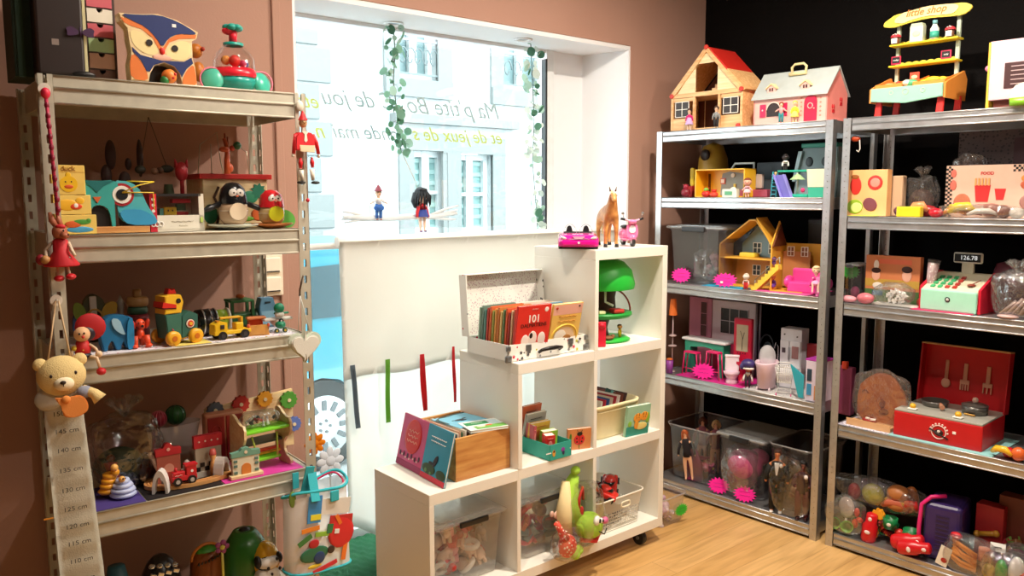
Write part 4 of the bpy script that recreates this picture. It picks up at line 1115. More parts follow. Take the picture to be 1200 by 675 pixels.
sheet('black paper under the wooden train track',LR,'c',.205,.415,.002,.2,c('161012',.7),'black_paper')
L,w,h=lp('c',123,163,541,.045)
t=thing('beehive_stacker','pale blue and orange ring-stacking beehive with bees on the fourth shelf','stacking toy',L+Zt+LR.w*.03,LA)
hx=.010
for k in range(4):
    r_=[.036,.034,.028,.02][k]
    MB(c('c3cdf0',.35)).lathe([(0,0),(r_*.8,0),(r_,.006),(r_*.85,.013),(0,.013)],hx,0,.002+.0125*k,seg=24).build('white_ring',t)
m=MB(c('eba024',.35));
for k in range(4):m.lathe([(0,0),(.018,0),(.024-.002*k,.007),(.018,.014),(0,.014)],-.028+.003*k,.022,.012+.014*k,seg=20)
m.ball(-.006,.012,.071,.012).use('f4b860').ball(-.008,.006,.087,.010).ball(.004,-.022,.058,.009);m.build('orange_rings',t)
m=MB('5a3010');m.ball(.006,-.030,.061,.003).ball(.0,-.028,.061,.0018).ball(.012,-.028,.061,.0018);m.build('bee_face',t)
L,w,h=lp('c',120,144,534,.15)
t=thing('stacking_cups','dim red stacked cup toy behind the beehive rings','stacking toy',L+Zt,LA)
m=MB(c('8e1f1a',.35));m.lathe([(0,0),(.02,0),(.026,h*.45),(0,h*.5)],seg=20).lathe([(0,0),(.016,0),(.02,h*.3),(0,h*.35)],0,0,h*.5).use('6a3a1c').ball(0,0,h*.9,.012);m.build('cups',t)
L,w,h=lp('c',175,283,560,.045)
Lc=L+LR.w*.055
t=thing('train_track','oval wooden train track curving along the fourth shelf edge','train track',Lc+Zt,LA)
m=MB(beech);n_=48
def trk(a):return(w*.5*math.cos(a),-.055+.0+.062*math.sin(a)+.055,0)
bb=bmesh.new();rings=[]
for i in range(n_):
    a=2*PI*i/n_;cx_,cy_=math.cos(a),math.sin(a)
    ring=[]
    for f,z in((-.012,.001),(.012,.001),(.012,.012),(.006,.012),(.006,.009),(.003,.009),(.003,.012),(-.003,.012),(-.003,.009),(-.006,.009),(-.006,.012),(-.012,.012)):
        ring.append(bb.verts.new(((w*.5-.012+f)*cx_,(.07-.012+f)*cy_,z)))
    rings.append(ring)
for i in range(n_):
    A,B=rings[i],rings[(i+1)%n_]
    for k in range(12):bb.faces.new((A[k],A[(k+1)%12],B[(k+1)%12],B[k]))
m._merge(bb);m.build('track',t)
L,w,h=lp('c',203,232,547,.035)
t=thing('toy_locomotive','small red wooden locomotive with black wheels on the oval track','toy train',L+Zt+Vector((0,0,.0115)),LA+.02)
h*=.85
m=MB(c('c8202a',.4));m.bx(0,.011,h*.2,w,.02,h*.25,bev=.001).bx(-w*.22,.011,h*.4,w*.5,.018,h*.3,bev=.003).bx(w*.28,.011,h*.4,w*.42,.02,h*.55,bev=.002).bx(w*.28,.011,h*.92,w*.5,.024,h*.1).cyl((-w*.32,.011,h*.65),(-w*.32,.011,h*.9),.004);m.build('body',t)
m=MB('f2e6e0');m.cyl((w*.3,.0002,h*.65),(w*.3,.0012,h*.65),.004,seg=14);m.tube([(-w*.4+w*.3*i/5,.0005,h*.52+.001*math.sin(i*2.))for i in range(6)],.0006,4);m.build('emblem',t)
for x in(-.3,.28):wheel(MB(),x*w,-.003,.003,h*.2,h*.22,'1a1617','b9b0a8').build('wheel',t);wheel(MB(),x*w,.019,.024,h*.2,h*.22,'1a1617','b9b0a8').build('wheel',t)
def townhouse(x0,x1,yt,d,lab,wall_,roof_,kind):
    L,w,h=lp('c',x0,x1,yt,d)
    t=thing('toy_building',lab,'toy building',L+Zt,LA,'wooden town buildings by the train track')
    MB(c(wall_,.5)).bx(0,.008,.0,w*.92,.014,h*.72,bev=.001).build('wall',t)
    MB(c(roof_,.5)).prism([(-.5*w,.7*h),(.5*w,.7*h),(.5*w,.86*h)]+([(.2*w,.88*h),(.12*w,.97*h),(0,h),(-.12*w,.97*h),(-.2*w,.88*h)]if kind!='shop' else[(.5*w,h),(-.5*w,h)])+[(-.5*w,.86*h)],-.001,.017,bev=.001).build('roof',t)
    m=MB()
    if kind=='shop':
        m.use('1d1a1a')
        for i in range(6):
            for j in range(2):
                if(i+j)%2==0:m.box((-.38+.152*i)*w,-.0002,(.2+.1*j)*h,.15*w,.002,.1*h)
        m.use('e8e0d0').bx(0,-.0005,0,w*.9,.003,h*.14).use('e8c9c0')
        for i in range(4):m.ball((-.33+.22*i)*w,-.002,.86*h,.003,.001,.003,8)
    elif kind=='station':
        m.use('e59a80').prism(ngon(20,w*.2,cx=0,cz=h*.38),-.001,.001).use('b04030').bx(0,-.001,0,w*.3,.003,h*.3).use('f0b0a0').cyl((0,-.0025,.85*h),(0,-.001,.85*h),.005,seg=14)
    else:
        m.use('d8813a').prism([(-.16*w,0.1*h),(.16*w,.1*h),(.16*w,.34*h)]+[(.16*w*math.cos(a),.34*h+.14*w*math.sin(a))for a in[i*PI/8 for i in range(9)]]+[(-.16*w,.34*h)],-.001,.001)
        m.use('5a7c74')
        for x in(-.36,.36):
            for z in(.2,.42,.58):m.box(x*w,-.0005,z*h,w*.12,.002,h*.08)
        m.use('e9d5b8').cyl((0,-.0025,.85*h),(0,-.001,.85*h),.005,seg=14)
    m.build('painted_print',t)
    if kind=='hall':MB(pale).bx(0,.004,0,w*1.12,.026,h*.12,bev=.002).build('base',t)
townhouse(184,214,520,.10,'red wooden station building behind the locomotive','b8604a','c22a30','station')
townhouse(229,262,510,.10,'wooden shop front with checkered base and red dotted awning','b9ad98','bd2230','shop')
townhouse(272,306,525,.02,'cream wooden town hall with green roof and arched orange door','ddd5bc','6fa08c','hall')
def tunnel(x0,x1,yt,d,lab,rot=0,col_='e8e2dc'):
    L,w,h=lp('c',x0,x1,yt,d);h*=.72
    t=thing('track_arch',lab,'toy tunnel',L+Zt,LA+rot,'white track arches')
    pts=[(.5*w*math.cos(a),h*math.sin(a))for a in[i*PI/12 for i in range(13)]]+[(-.34*w,0)]+[(.34*w*math.cos(PI-a),.72*h*math.sin(PI-a))for a in[i*PI/12 for i in range(13)]]
    MB(c(col_,.5)).prism(pts[:-0 or None],0,.03).build('arch',t)
tunnel(178,197,542,.03,'white track arch left of the red locomotive',-.5)
tunnel(256,275,527,.06,'white track arch beside the town hall',.7)
L,w,h=lp('c',243,258,527,.08)
t=thing('peg_passenger','wooden peg person with a red cap on the train track','peg doll',L+Zt,LA)
MB(beech).lathe([(0,0),(.011,0),(.008,h*.55),(.005,h*.62),(.01,h*.78),(0,h*.95)],seg=16).build('body',t);MB(c('b0453a',.5)).lathe([(.011,h*.82),(.008,h),(0,h*1.02)],seg=16).build('cap',t)
L,w,h=lp('c',214,228,536,.09)
t=thing('toy_car','tiny white and dark wooden car behind the locomotive','toy car',L+Zt,LA)
MB(c('b9a8a0',.4)).bx(0,.01,.004,w,.02,h*.45,bev=.003).ball(0,.01,h*.55,w*.35,.009,h*.3).build('body',t);MB('2a2226').box(0,-.001,h*.55,w*.5,.003,h*.2).build('window',t)
L,w,h=lp('c',243,345,466,.24)
t=thing('gear_board','wooden gear board with coloured cog wheels standing at the back of the fourth shelf','gear toy',L+Zt,LA)
MB(pale).prism([(-.5*w,0),(.5*w,0),(.5*w,h*1.03),(-.5*w,h*.9)],0,.018,bev=.003).build('board',t)
for px,py,r_,cl in((251,480,.028,'5b6470'),(281,473,.030,'b5322c'),(309,467,.028,'dd9a2e'),(337,468,.031,'4f9a3c'),(343,496,.027,'5c77c2')):
    P=onplane(px,py,L,LR.w)-L-Zt
    x_=P.dot(LR.u)
    MB(c(cl,.4)).prism(ngon(12,r_,r_*.8,x_,P.z),-.014,-.002,bev=.001).use('e6d6b0').cyl((x_,-.017,P.z),(x_,-.013,P.z),.006,seg=12).build('cog',t)
L,w,h=lp('c',243,288,484,.18)
t=thing('wooden_cupboard','dark red toy cupboard with double doors behind the shop front','toy cupboard',L+Zt,LA)
MB(c('cf8a66',.5)).bx(0,.02,0,w,.04,h,bev=.006).build('body',t)
for s in(-1,1):MB(c('9c2622',.4)).bx(s*w*.235,-.002,h*.06,w*.43,.004,h*.88,bev=.004).use('b8382e').tube([(s*w*.235+.013*math.cos(a*PI/8),-.005,h*.7+.013*math.sin(a*PI/8))for a in range(16)],.0018,5,closed=True).build('door',t)
L,w,h=lp('c',286,342,492,.045)
t=thing('ball_tower','wooden ramp tower with lime green trays and curved sides','ramp toy',L+Zt,LA+.12)
for s in(-1,1):
    MB(pale).prism(smoothpoly([(0,0),(.09,0),(.085,h*.3),(.09,h*.6),(.075,h*1.08),(.05,h*1.1),(.03,h*.9),(-.005,h*.8),(-.006,h*.68),(.02,h*.6),(.04,h*.35),(.0,h*.08)],1)if 0 else smoothpoly([(-.01,0),(.09,0),(.085,h*1.08),(.06,h*1.12),(.02,h*.95),(-.012,h*.95),(-.012,h*.62),(.03,h*.5),(.03,h*.2),(-.012,h*.12)],1),s*w*.5-.004,s*w*.5+.004,'yz').build('side_panel',t)
m=MB(c('7cd62e',.3));m.box(0,.03,h*.80,w*.94,.08,.009,bev=.002).box(0,.04,h*.20,w*.7,.05,.009,bev=.002,rx=.1);m.build('green_tray',t)
m=MB(c('3a4a3a',.4));m.box(0,.06,h*.5,w*.92,.05,.007,rx=.1);m.use('d8432c').box(0,.05,h*.32,w*.86,.012,.008).use('e8a42c').box(0,.045,h*.26,w*.86,.012,.006).use('a8b83a').tube([(-w*.3,.01,h*.7),(-w*.22,.0,h*.3)],.003).tube([(w*.25,.01,h*.7),(w*.22,.0,h*.25)],.003);m.build('ramp',t)
Lb=L+Zt+LR.w*.03+Vector((0,0,h*.80+.006))
bag('small clear bag of grey and white game pieces lying on the lime tray',Lb-LR.u*.01,LA,.12,.06,.05,film2,False,seed=4)
scatter(10,Lb.x,Lb.y,Lb.z+.003,.10,.05,.035,LA,[('bar','e8e8e8'),('block','2f4a48'),('bar','cfd3d6'),('bar','a82a3a')],'small grey or white plastic piece inside the clear bag on the lime tray','game piece','pieces in the bag on the ball tower',5,'game_piece',.008)
L,w,h=lp('c',108,192,484,.16)
bag('large crumpled clear bag over dark toys at the left of the fourth shelf',L+Zt,LA,w,.13,h,film,True,seed=2)
m=MB(c('2a3a22',.5));m.ball(-.02,.02,.06,.07,.05,.055).use('3a2a20').ball(.05,.03,.04,.04,.04,.04)
solo(m,'soft_toy','dark green soft toy packed in the large crumpled bag','soft toy',L+Zt,LA)
solo(MB(c('c9a48a',.4)).cyl((.052,-.045,.1),(.078,-.055,.025),.008,.005).use('e8e4de').cyl((.078,-.055,.028),(.08,-.056,.004),.007,.004),'paint_brush','pale brush leaning in the large crumpled bag','brush',L+Zt,LA)
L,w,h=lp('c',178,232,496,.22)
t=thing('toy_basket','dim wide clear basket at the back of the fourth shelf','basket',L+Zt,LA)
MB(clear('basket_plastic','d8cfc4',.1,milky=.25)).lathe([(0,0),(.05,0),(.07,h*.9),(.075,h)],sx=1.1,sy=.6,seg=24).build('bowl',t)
for px,cl,r_,lab in((187,'8e2338',.024,'dark red ball piled in the dim clear basket'),(207,'1f5a2c',.03,'dark green ribbed ball piled in the dim clear basket')):
    P=LR.P(LR.a_at(px,.23,LR.z['c']+.16),.24,LR.z['c']+h+r_*.7)
    m=MB(c(cl,.35));m.ball(0,0,0,r_)
    m.use(c('0f3a18',.4)if px==207 else c('c05a6a',.4))
    for k in range(6):m.tube([(r_*1.01*math.cos(a*PI/10)*math.cos(k*PI/6),r_*1.01*math.cos(a*PI/10)*math.sin(k*PI/6),r_*1.01*math.sin(a*PI/10))for a in range(20)],.0012,4,closed=True)
    solo(m,'ribbed_ball',lab,'ball',P,LA)
def lpd(x0,x1,yt,d):return put(LR,'d',x0,x1,yt,d)
L,w,h=lpd(226,262,640,.2)
t=thing('toy_pot','orange toy pot with green lid and striped teeth on the bottom shelf','toy pot',L,LA)
MB(c('8a4a1c',.35)).lathe([(0,0),(w*.45,.01),(w*.55,h*.4),(w*.5,h*.8),(w*.35,h*.95),(0,h)],seg=24).build('body',t)
MB(c('3f8a2a',.4)).ball(0,0,h*.93,w*.38,w*.34,h*.12).build('lid',t)
MB(c('c8752a',.35)).tube([(w*.5*math.cos(a),-.01,h*.82+h*.26*math.sin(a))for a in[i*PI/10 for i in range(11)]],.005).build('handle',t)
m=MB('17120e')
for k in range(8):m.box((-.35+.1*k)*w,-w*.48+abs(k-3.5)*.003,h*(.8+.012*k),w*.05,.006,h*.04,ry=.4)
m.build('teeth_stripe',t)
L,w,h=lpd(266,312,618,.16)
t=thing('apple_house','green and yellow plastic apple house with dark doorway','toy house',L,LA)
MB(c('2f6f26',.3)).lathe([(0,0),(w*.5,.02),(w*.55,h*.5),(w*.48,h*.8),(w*.28,h*.97),(w*.14,h*.98),(w*.12,h*.9),(0,h*.86)],seg=28).build('apple_shell',t)
MB(c('e3a91f',.3)).ball(w*.35,-.05,h*.55,w*.36,.05,h*.28).build('yellow_front',t)
MB('120f0c').ball(w*.28,-.078,h*.55,w*.2,.03,h*.15).build('doorway',t);MB('120f0c').ball(0,0,h*.93,w*.18,w*.16,.02).build('stem_hollow',t)
L,w,h=lpd(302,334,648,.06)
t=thing('dalmatian_toy','white toy dog with black spots at the right of the bottom shelf','toy dog',L,LA)
m=MB(c('e6ddd2',.6));m.ball(0,.02,h*.8,w*.42,.035,h*.14).ball(-.004,.02,h*.4,w*.5,.045,h*.38).use('17110f').ball(-w*.4,.01,h*.86,w*.12,.02,h*.12).ball(w*.38,.01,h*.86,w*.1,.02,h*.1)
for x,z in((-.12,.75),(.2,.9),(-.2,.5),(.15,.45),(0,.62),(.3,.7)):m.ball(x*w,-.014,z*h,.005,.004,.006,8)
m.build('body',t)
L,w,h=lpd(255,272,640,.09)
t=thing('rag_flower','purple and yellow ribbon flower toy between the pot and the apple house','toy flower',L,LA)
m=MB(c('8a3a6a',.6));
for k in range(5):m.ball(.014*math.cos(k*1.26),0,h+.014*math.sin(k*1.26),.009,.006,.009)
m.use('c8b84a').ball(0,-.004,h,.008).cyl((0,0,0),(0,0,h),.004);m.build('flower',t)
L,w,h=lpd(172,216,652,.14)
t=thing('chrome_toy','black and chrome toy instrument on the bottom shelf','toy instrument',L,LA)
m=MB(c('1b1718',.3));m.ball(0,.03,h*.5,w*.55,.06,h*.5);m.build('body',t)
m=MB(c('cfcfcf',.15,.95))
for k in range(4):m.ball((-.3+.2*k)*w,-.01,h*(.92-.02*k),.010,.010,.008).box((-.3+.2*k)*w,-.02,h*.8,.018,.01,.012,ry=.4,bev=.002)
m.build('chrome_key',t)
L,w,h=lpd(125,158,662,.1)
solo(MB(c('16454a',.5)).lathe([(0,0),(w*.5,0),(w*.55,h*.6),(w*.3,h),(0,h)],seg=20),'teal_tub','dark teal tub at the left of the bottom shelf','tub',L,LA)
def hook_disc(px,py,lab,d=-.008):
    P=onplane(px,py,LR.P(0,d),LR.w)
    t=thing('adhesive_hook',lab,'hook',P,LA,'white round hooks on the rack posts')
    MB(c('e6ddd0',.35)).cyl((0,.008,0),(0,.0,0),.0145,seg=24).build('plate',t)
    MB(c('d8cec0',.35)).tube([(0,0,0),(0,-.007,-.004),(0,-.008,.004)],.002).build('hook_tip',t)
    return P
P=hook_disc(52,104,'white round hook at the top of the left front post')
Pr=onplane(69,258,LR.P(0,-.035),LR.w)
t=thing('bead_cord','dark pink beaded cord from the top hook down to the rabbit doll','cord',P,LA)
dv=Pr-P;a_=dv.dot(LR.u);b_=dv.dot(LR.w);H_=dv.z
MB(c('c22a50',.5)).tube([(0,-.01,0),(a_*.4,b_*.4-.008,H_*.4),(a_*.8,b_*.9,H_*.96)],.0042).build('cord',t)
n_=12
for k in range(n_):f_=(k+.6)/n_*.95;MB(c('8c1636',.4)).ball(a_*f_*.95,b_*f_-.009,H_*f_,.0062,.006,.009,8).build('bead',t)
m=MB('e6284a').ball(0,-.012,-.012,.011,.01,.014);m.build('bead',t)
t=thing('rabbit_doll','jointed wooden rabbit doll in red dress hanging on the left post','doll',Pr+Vector((0,0,-.03)),LA-.3)
m=MB(c('b5674a',.5));m.ball(0,0,0,.018,.02,.020).ball(.013,-.014,-.008,.011,.012,.009).tube([(-.006,.0,.012),(-.016,.0,.03),(-.02,.0,.05)],[.006,.008,.004],8).tube([(.004,.006,.012),(-.002,.006,.03),(-.004,.004,.046)],[.006,.008,.003],8);m.build('head',t)
m=MB(c('cf1f2c',.6));m.lathe([(.006,-.012),(.018,-.022),(.018,-.05),(.042,-.082),(.04,-.086),(0,-.075)],seg=20).ball(.004,-.01,.014,.012,.008,.006);m.build('dress',t)
m=MB('f5e8e0');
for k in range(9):a=k*.7;m.ball(.028*math.cos(a),.028*math.sin(a),-.072+.004*(k%3),.002,.002,.002,6)
m.build('dress_dots',t)
m=MB(c('e6cfb4',.5))
m.tube([(-.018,0,-.026),(-.034,-.004,-.045),(-.03,-.02,-.062)],[.0045,.0045,.004]);m.tube([(.018,0,-.026),(.026,-.012,-.045),(.034,-.02,-.06)],[.0045,.0045,.004])
m.tube([(-.009,-.004,-.08),(-.008,-.01,-.11)],.004).tube([(.012,-.004,-.08),(.018,-.012,-.108)],.004);m.build('limb',t)
m=MB(c('c91f2a',.4));m.ball(-.005,-.016,-.116,.012,.018,.008).ball(.022,-.02,-.112,.012,.018,.008);m.build('shoe',t)
m=MB(c('c0894f',.5));m.ball(-.032,-.022,-.068,.011);m.use('8f1c28').ball(-.044,-.012,-.068,.012,.012,.014);m.build('basket',t)
m=MB('1d1210');m.ball(.012,-.02,.004,.0022,.0022,.003,8).ball(.022,-.02,-.006,.003,.003,.0025,8);m.build('face',t)
P=hook_disc(66,352,'white round hook holding the bear growth chart')
Pb=onplane(72,440,LR.P(0,-.045),LR.w)
t=thing('growth_chart','quilted cream growth chart with a plush bear head, centimetre marks and orange bow','growth chart',Pb,LA)
dv=P-Pb
MB(c('d9b98f',.7)).tube([(-.03,.0,.03),(dv.dot(LR.u)-.003,dv.dot(LR.w)-.012,dv.z)],.0022).tube([(.025,.0,.03),(dv.dot(LR.u)+.003,dv.dot(LR.w)-.012,dv.z)],.0022).build('cord',t)
fur=fabric('efcf86','f3dba0',350,bump=1.0)
m=MB(fur);m.ball(0,0,0,.058,.035,.052).ball(-.046,.004,.032,.017,.012,.017).ball(.045,.004,.036,.017,.012,.017);m.build('bear_head',t)
MB(fabric('f8e6bd','fbeed0',350)).ball(.0,-.030,-.016,.024,.016,.018).build('muzzle',t)
m=MB('2a1712');m.ball(-.004,-.046,-.010,.007,.004,.005).ball(-.027,-.029,.006,.004,.003,.005,8).ball(.028,-.029,.009,.004,.003,.005,8).tube([(-.004,-.046,-.012),(-.003,-.045,-.02)],.001);m.build('face',t)
m=MB(fabric('e98a3c','f09a4e',300));m.prism(smoothpoly([(-.03,-.045),(0,-.052),(.04,-.045),(.055,-.085),(.03,-.105),(-.01,-.1),(-.005,-.07)]),-.046,-.036,bev=.003).ball(.0,-.045,-.054,.011,.008,.01);m.build('bow',t)
m=MB(fur);m.tube([(.045,-.01,-.04),(.068,-.028,-.052),(.08,-.034,-.068)],[.012,.013,.018],10).use(fabric('8e93a8','a0a4b4',300)).ball(.048,-.018,-.046,.02,.014,.016);m.build('paw',t)
quilt=fabric('eae3cd','f1ebd8',260,bump=.5,big=14)
m=MB(quilt)
def chart(u_,v_):
    z=-.05-.68*v_
    xc=.0+.028*v_;wv=.088+.022*v_
    return(xc+(u_-.5)*wv,.012+.0018*math.sin(v_*70)-.003*math.cos((u_-.5)*PI)**2,z)
m.grid(chart,8,120,thick=.004);m.build('quilted_strip',t)
m=MB(fabric('c9c4b8','b9b4aa',300));m.ball(-.03,.01,-.06,.034,.012,.03).ball(.028,.012,-.055,.03,.012,.028);m.build('grey_yoke',t)
m=MB(c('4a463f',.7))
for k in range(10):
    z=-.100-.0505*k;v_=(-.05-z)/.68
    m.text(f'{150-5*k} cm',.0165,.0+.028*v_,.003,z+.004*math.sin(k),depth=.0005,sx=1.15)
m.build('printed_lettering',t)
z=-.43;MB(c('d58a2c',.5)).box(-.05,.004,-.37,.022,.003,.003).build('orange_marker',t)
P=LR.P(LR.a_at(97,-.0,LB),-.004,LB)
t=thing('jester_doll','small wooden doll with a huge red hat sitting on the shelf edge above the bear','doll',P+Zt,LA-.1)
m=MB(c('c7201f',.6));m.lathe([(0,0),(.018,0),(.02,.02),(.014,.04),(0,.044)],0,-.004,.004,seg=16);m.build('jacket',t)
MB(c('eab98a',.5)).ball(0,-.010,.062,.02).build('head',t)
m=MB(c('b5161d',.7));m.ball(.022,.006,.078,.038,.012,.036,rot=(0,.5,0)).use('241a2a').ball(.012,.0,.062,.022,.012,.02);m.build('hat',t)
m=MB('1c1210');m.ball(-.007,-.029,.066,.0024,.0015,.003,8).ball(.004,-.030,.067,.0024,.0015,.003,8).use('d8362c').ball(.001,-.032,.058,.004).use('e8c23a').ball(-.02,-.012,.026,.007).ball(.0,-.022,.022,.0025);m.build('face',t)
m=MB(c('e8c9a4',.5));m.tube([(-.016,-.01,.034),(-.026,-.014,.018),(-.024,-.02,.0)],.0042).tube([(.016,-.01,.034),(.03,-.016,.022),(.034,-.022,.01)],.0042).ball(.036,-.022,.008,.009)
m.tube([(-.008,-.014,.004),(-.01,-.03,.0),(-.012,-.032,-.035)],.0045).tube([(.01,-.014,.004),(.03,-.03,.0),(.036,-.032,-.028)],.0045);m.build('limb',t)
MB('1b1d2a').ball(0,-.01,.006,.02,.018,.009).build('shorts',t)
m=MB(c('c81f26',.5));m.ball(-.012,-.036,-.042,.011).ball(.038,-.036,-.036,.012,.014,.010);m.build('shoe',t)
def onpost(px,py,d=-.02):return onplane(px,py,LR.P(0,d),LR.w)
P=onpost(351,124,-.006)
t=thing('adhesive_hook','white hook at the top of the right front post, above the red puppet','hook',P,LA,'white round hooks on the rack posts')
MB(c('e0d8c8',.35)).ball(0,0,0,.012,.006,.016).build('plate',t)
P=onpost(355,144,-.025)
t=thing('jointed_puppet','wooden jointed puppet in red tunic and pointed red cap hanging on the right post','puppet',P,LA)
s_=.0027 
def F(x,y):return((x-139)/5.62*s_*1.0,(180-y)/5.62*s_)
MB(c('d7a877',.5)).ball(0,0,0,.0125,.0125,.014).ball(.0,-.013,-.001,.003,.006,.003).build('head',t)
MB(c('d91b25',.6)).lathe([(.0145,.008),(.012,.012),(.004,.03),(0,.036)],seg=16).build('cap',t)
m=MB(c('dd1e28',.6));m.prism([F(*p)for p in((100,240),(185,240),(205,270),(205,350),(75,350),(80,270))],-.012,.012,bev=.003);m.build('tunic',t)
m=MB('f3ead8');m.prism([F(*p)for p in((118,232),(165,232),(143,262))],-.0135,-.012).prism([F(*p)for p in((136,255),(150,255),(154,290),(143,300),(132,290))],-.0135,-.012).use('efd9b4').prism([F(*p)for p in((104,318),(202,318),(200,362),(104,358))],-.0138,-.011,bev=.001);m.build('collar_and_belt',t)
m=MB(c('d91b25',.5))
for pts in(((88,250),(78,310),(70,370)),((198,250),(222,300),(235,370))):
    q=[F(*p)for p in pts];m.tube([(a,-.002,b_)for a,b_ in q],[.006,.0065,.0055],8)
for pts in(((115,395),(116,460)),((190,390),(194,455))):
    q=[F(*p)for p in pts];m.tube([(q[0][0],0,q[0][1]),((q[0][0]+q[1][0])/2,0,(q[0][1]+q[1][1])/2),(q[1][0],0,q[1][1])],[.003,.007,.004],8)
m.build('limb',t)
m=MB('f0e8da');q=F(118,470);r2=F(125,540);m.tube([(q[0],0,q[1]),(r2[0],0,r2[1])],[.008,.005],8);q=F(190,465);r2=F(195,535);m.tube([(q[0],0,q[1]),(r2[0],0,r2[1])],[.008,.005],8)
for p in((68,382),(237,382)):q=F(*p);m.ball(q[0],0,q[1],.005)
m.build('stocking_and_hand',t)
m=MB(c('14120f',.3))
for p in((112,548),(205,548)):q=F(*p);m.ball(q[0],-.006,q[1],.014,.009,.005)
m.build('shoe',t)
m=MB('a8826a');a,b_=F(153,355);e_,g_=F(156,650);m.tube([(a,0,b_),(e_,0,g_)],.001);m.use('d81c3a').ball(e_,0,g_-.004,.006);m.build('pull_string',t)
m=MB('1c1210');m.ball(-.005,-.0115,.002,.0014,.001,.0018,6).ball(.005,-.0115,.002,.0014,.001,.0018,6);m.build('face',t)
P=onpost(357,404,-.035)
t=thing('padded_heart','pale grey-green padded fabric heart hanging on the right post','heart ornament',P,LA-.1)
def heart(s,z0=0):return[(s*16*math.sin(a)**3/16,z0+s*(13*math.cos(a)-5*math.cos(2*a)-2*math.cos(3*a)-math.cos(4*a))/16)for a in[i*2*PI/36 for i in range(36)]]
hm=fabric('cfd8c6','d9e0d0',250)
MB(hm).prism(heart(.052),-.004,.004,bev=.003).build('rear_heart',t)
MB(fabric('e6e6dc','efefe6',250)).prism(heart(.043,-.002),-.012,-.003,bev=.004).build('front_heart',t)
MB(c('cfd3cc',.6)).tube([(-.02,.0,.03),(-.006,.01,.15)],.0012).tube([(.02,.0,.03),(-.006,.01,.15)],.0012).build('string',t)
m=MB(c('6a5a4a',.4,.5));m.tube([(-.006,.014,.15),(-.010,-.002,.17),(-.004,-.008,.2),(.004,.006,.21)],.003);m.build('hook',t)
# ================================================================ WINDOW HANGINGS
YP=Vector((0,1,0))
def wp(px,py,y):return onplane(px,py,(0,y,0),YP)
M_leaf=[vinyl('leaf_green','a2c8b6',.6),vinyl('leaf_dark','6fa08a',.5),vinyl('leaf_pale','c8ddd2',.6),vinyl('leaf_white','e6ece6',.6)]  # leaf colours lightened: the wash of window glare is put into them
def garland(pts,y,n,lab,seed,pale_,size=.034):
    r_=random.Random(seed)
    P=[wp(a,b_,y)for a,b_ in pts]
    t=thing('leaf_garland',lab,'garland',P[0],0,'eucalyptus garlands in the shop window')
    Q=[p-P[0]for p in P]
    MB(c('4f5a4c',.7)).tube(Q,.0022).build('stem',t)
    m=MB()
    for k in range(n):
        f_=(k+r_.random())/n*(len(Q)-1);i=min(len(Q)-2,int(f_));p=Q[i].lerp(Q[i+1],f_-i)
        a=r_.uniform(0,2*PI);rr=r_.uniform(.015,.055)
        q=p+Vector((math.cos(a)*rr*1.1,-abs(math.sin(a))*rr*.5,r_.uniform(-.03,.02)))
        m.use(c('5a6a5a',.7));m.tube([p,(p+q)/2+Vector((0,0,.006)),q],.0008,4)
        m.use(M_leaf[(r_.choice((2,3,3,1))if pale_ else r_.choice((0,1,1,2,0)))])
        s_=size*r_.uniform(.45,1)
        m.T=Matrix.Translation(q)@Euler((r_.uniform(-.9,.9),r_.uniform(-.6,.6),r_.uniform(-1,1))).to_matrix().to_4x4()
        m.prism(smoothpoly([(0,-s_*.6),(s_*.6,-s_*.1),(s_*.5,s_*.6),(0,s_*.9),(-s_*.5,s_*.6),(-s_*.6,-s_*.1)],1),0,.0012)
        m.T=Matrix.Identity(4)
    m.build('leaves',t)
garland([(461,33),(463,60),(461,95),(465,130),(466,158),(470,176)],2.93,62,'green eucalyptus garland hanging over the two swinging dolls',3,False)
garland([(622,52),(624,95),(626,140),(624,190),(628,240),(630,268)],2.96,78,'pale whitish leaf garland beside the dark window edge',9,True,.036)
m=MB(c('b9b9b4',.5))
a=wp(470,176,2.93);l_=wp(434,236,2.93);r2=wp(487,213,2.93);b0=wp(400,251,2.93)
br=thing('driftwood_swing','white driftwood branch hanging by two strings from the green garland','swing',a,0)
m=MB(fabric('e3e4e6','cfd2d4',120))
Q=[wp(x,y,2.93)-a for x,y in((402,255),(430,255),(455,256),(480,254),(505,254),(535,250))]
m.tube(Q,[.008,.014,.013,.012,.012,.007],8)
for pts in(((402,248),(415,250),(430,254)),((400,257),(415,256),(430,255)),((404,261),(420,258),(440,257)),((505,252),(522,245),(537,241)),((505,254),(525,249),(536,246)),((505,255),(525,257),(534,257))):
    m.tube([wp(x,y,2.93)-a for x,y in pts],[.0035,.006,.008]if pts[0][0]<500 else[.008,.006,.0035],6)
m.build('branch',br)
m=MB(c('b8a690',.6));m.tube([Vector((0,0,0)),l_-a,wp(433,258,2.93)-a],.0014,5).tube([Vector((0,0,0)),r2-a,wp(497,257,2.93)-a],.0014,5);m.build('string',br)
P=wp(444,258,2.91);
t=figure('rag_doll','small rag doll in maroon hat and spotted top sitting on the driftwood',P+Vector((0,0,-.0)),-.2,.13,'e8c4a6','e9e6e6',None,'3f6fb5',None,arms='out',headr=.13,shoes='8c2a36',hat='8c3a4a',group=None,sit=False)
MB(c('2a5fae',.7)).ball(0,-.005,.05,.022,.018,.014).build('shorts',t)
P=wp(495,272,2.91)
t=figure('rag_doll','rag doll with long black yarn hair and red bodice sitting on the driftwood',P,.1,.185,'e9c0a8','c3242e',None,None,'10141c',.3,arms='down',headr=.15,shoes='6a3f66',group=None)
MB(c('2b3f8f',.7)).lathe([(.03,0),(.02,.03),(0,.032)],0,0,.065,seg=14).build('skirt',t)
m=MB(c('0f141d',.7));r_=random.Random(2)
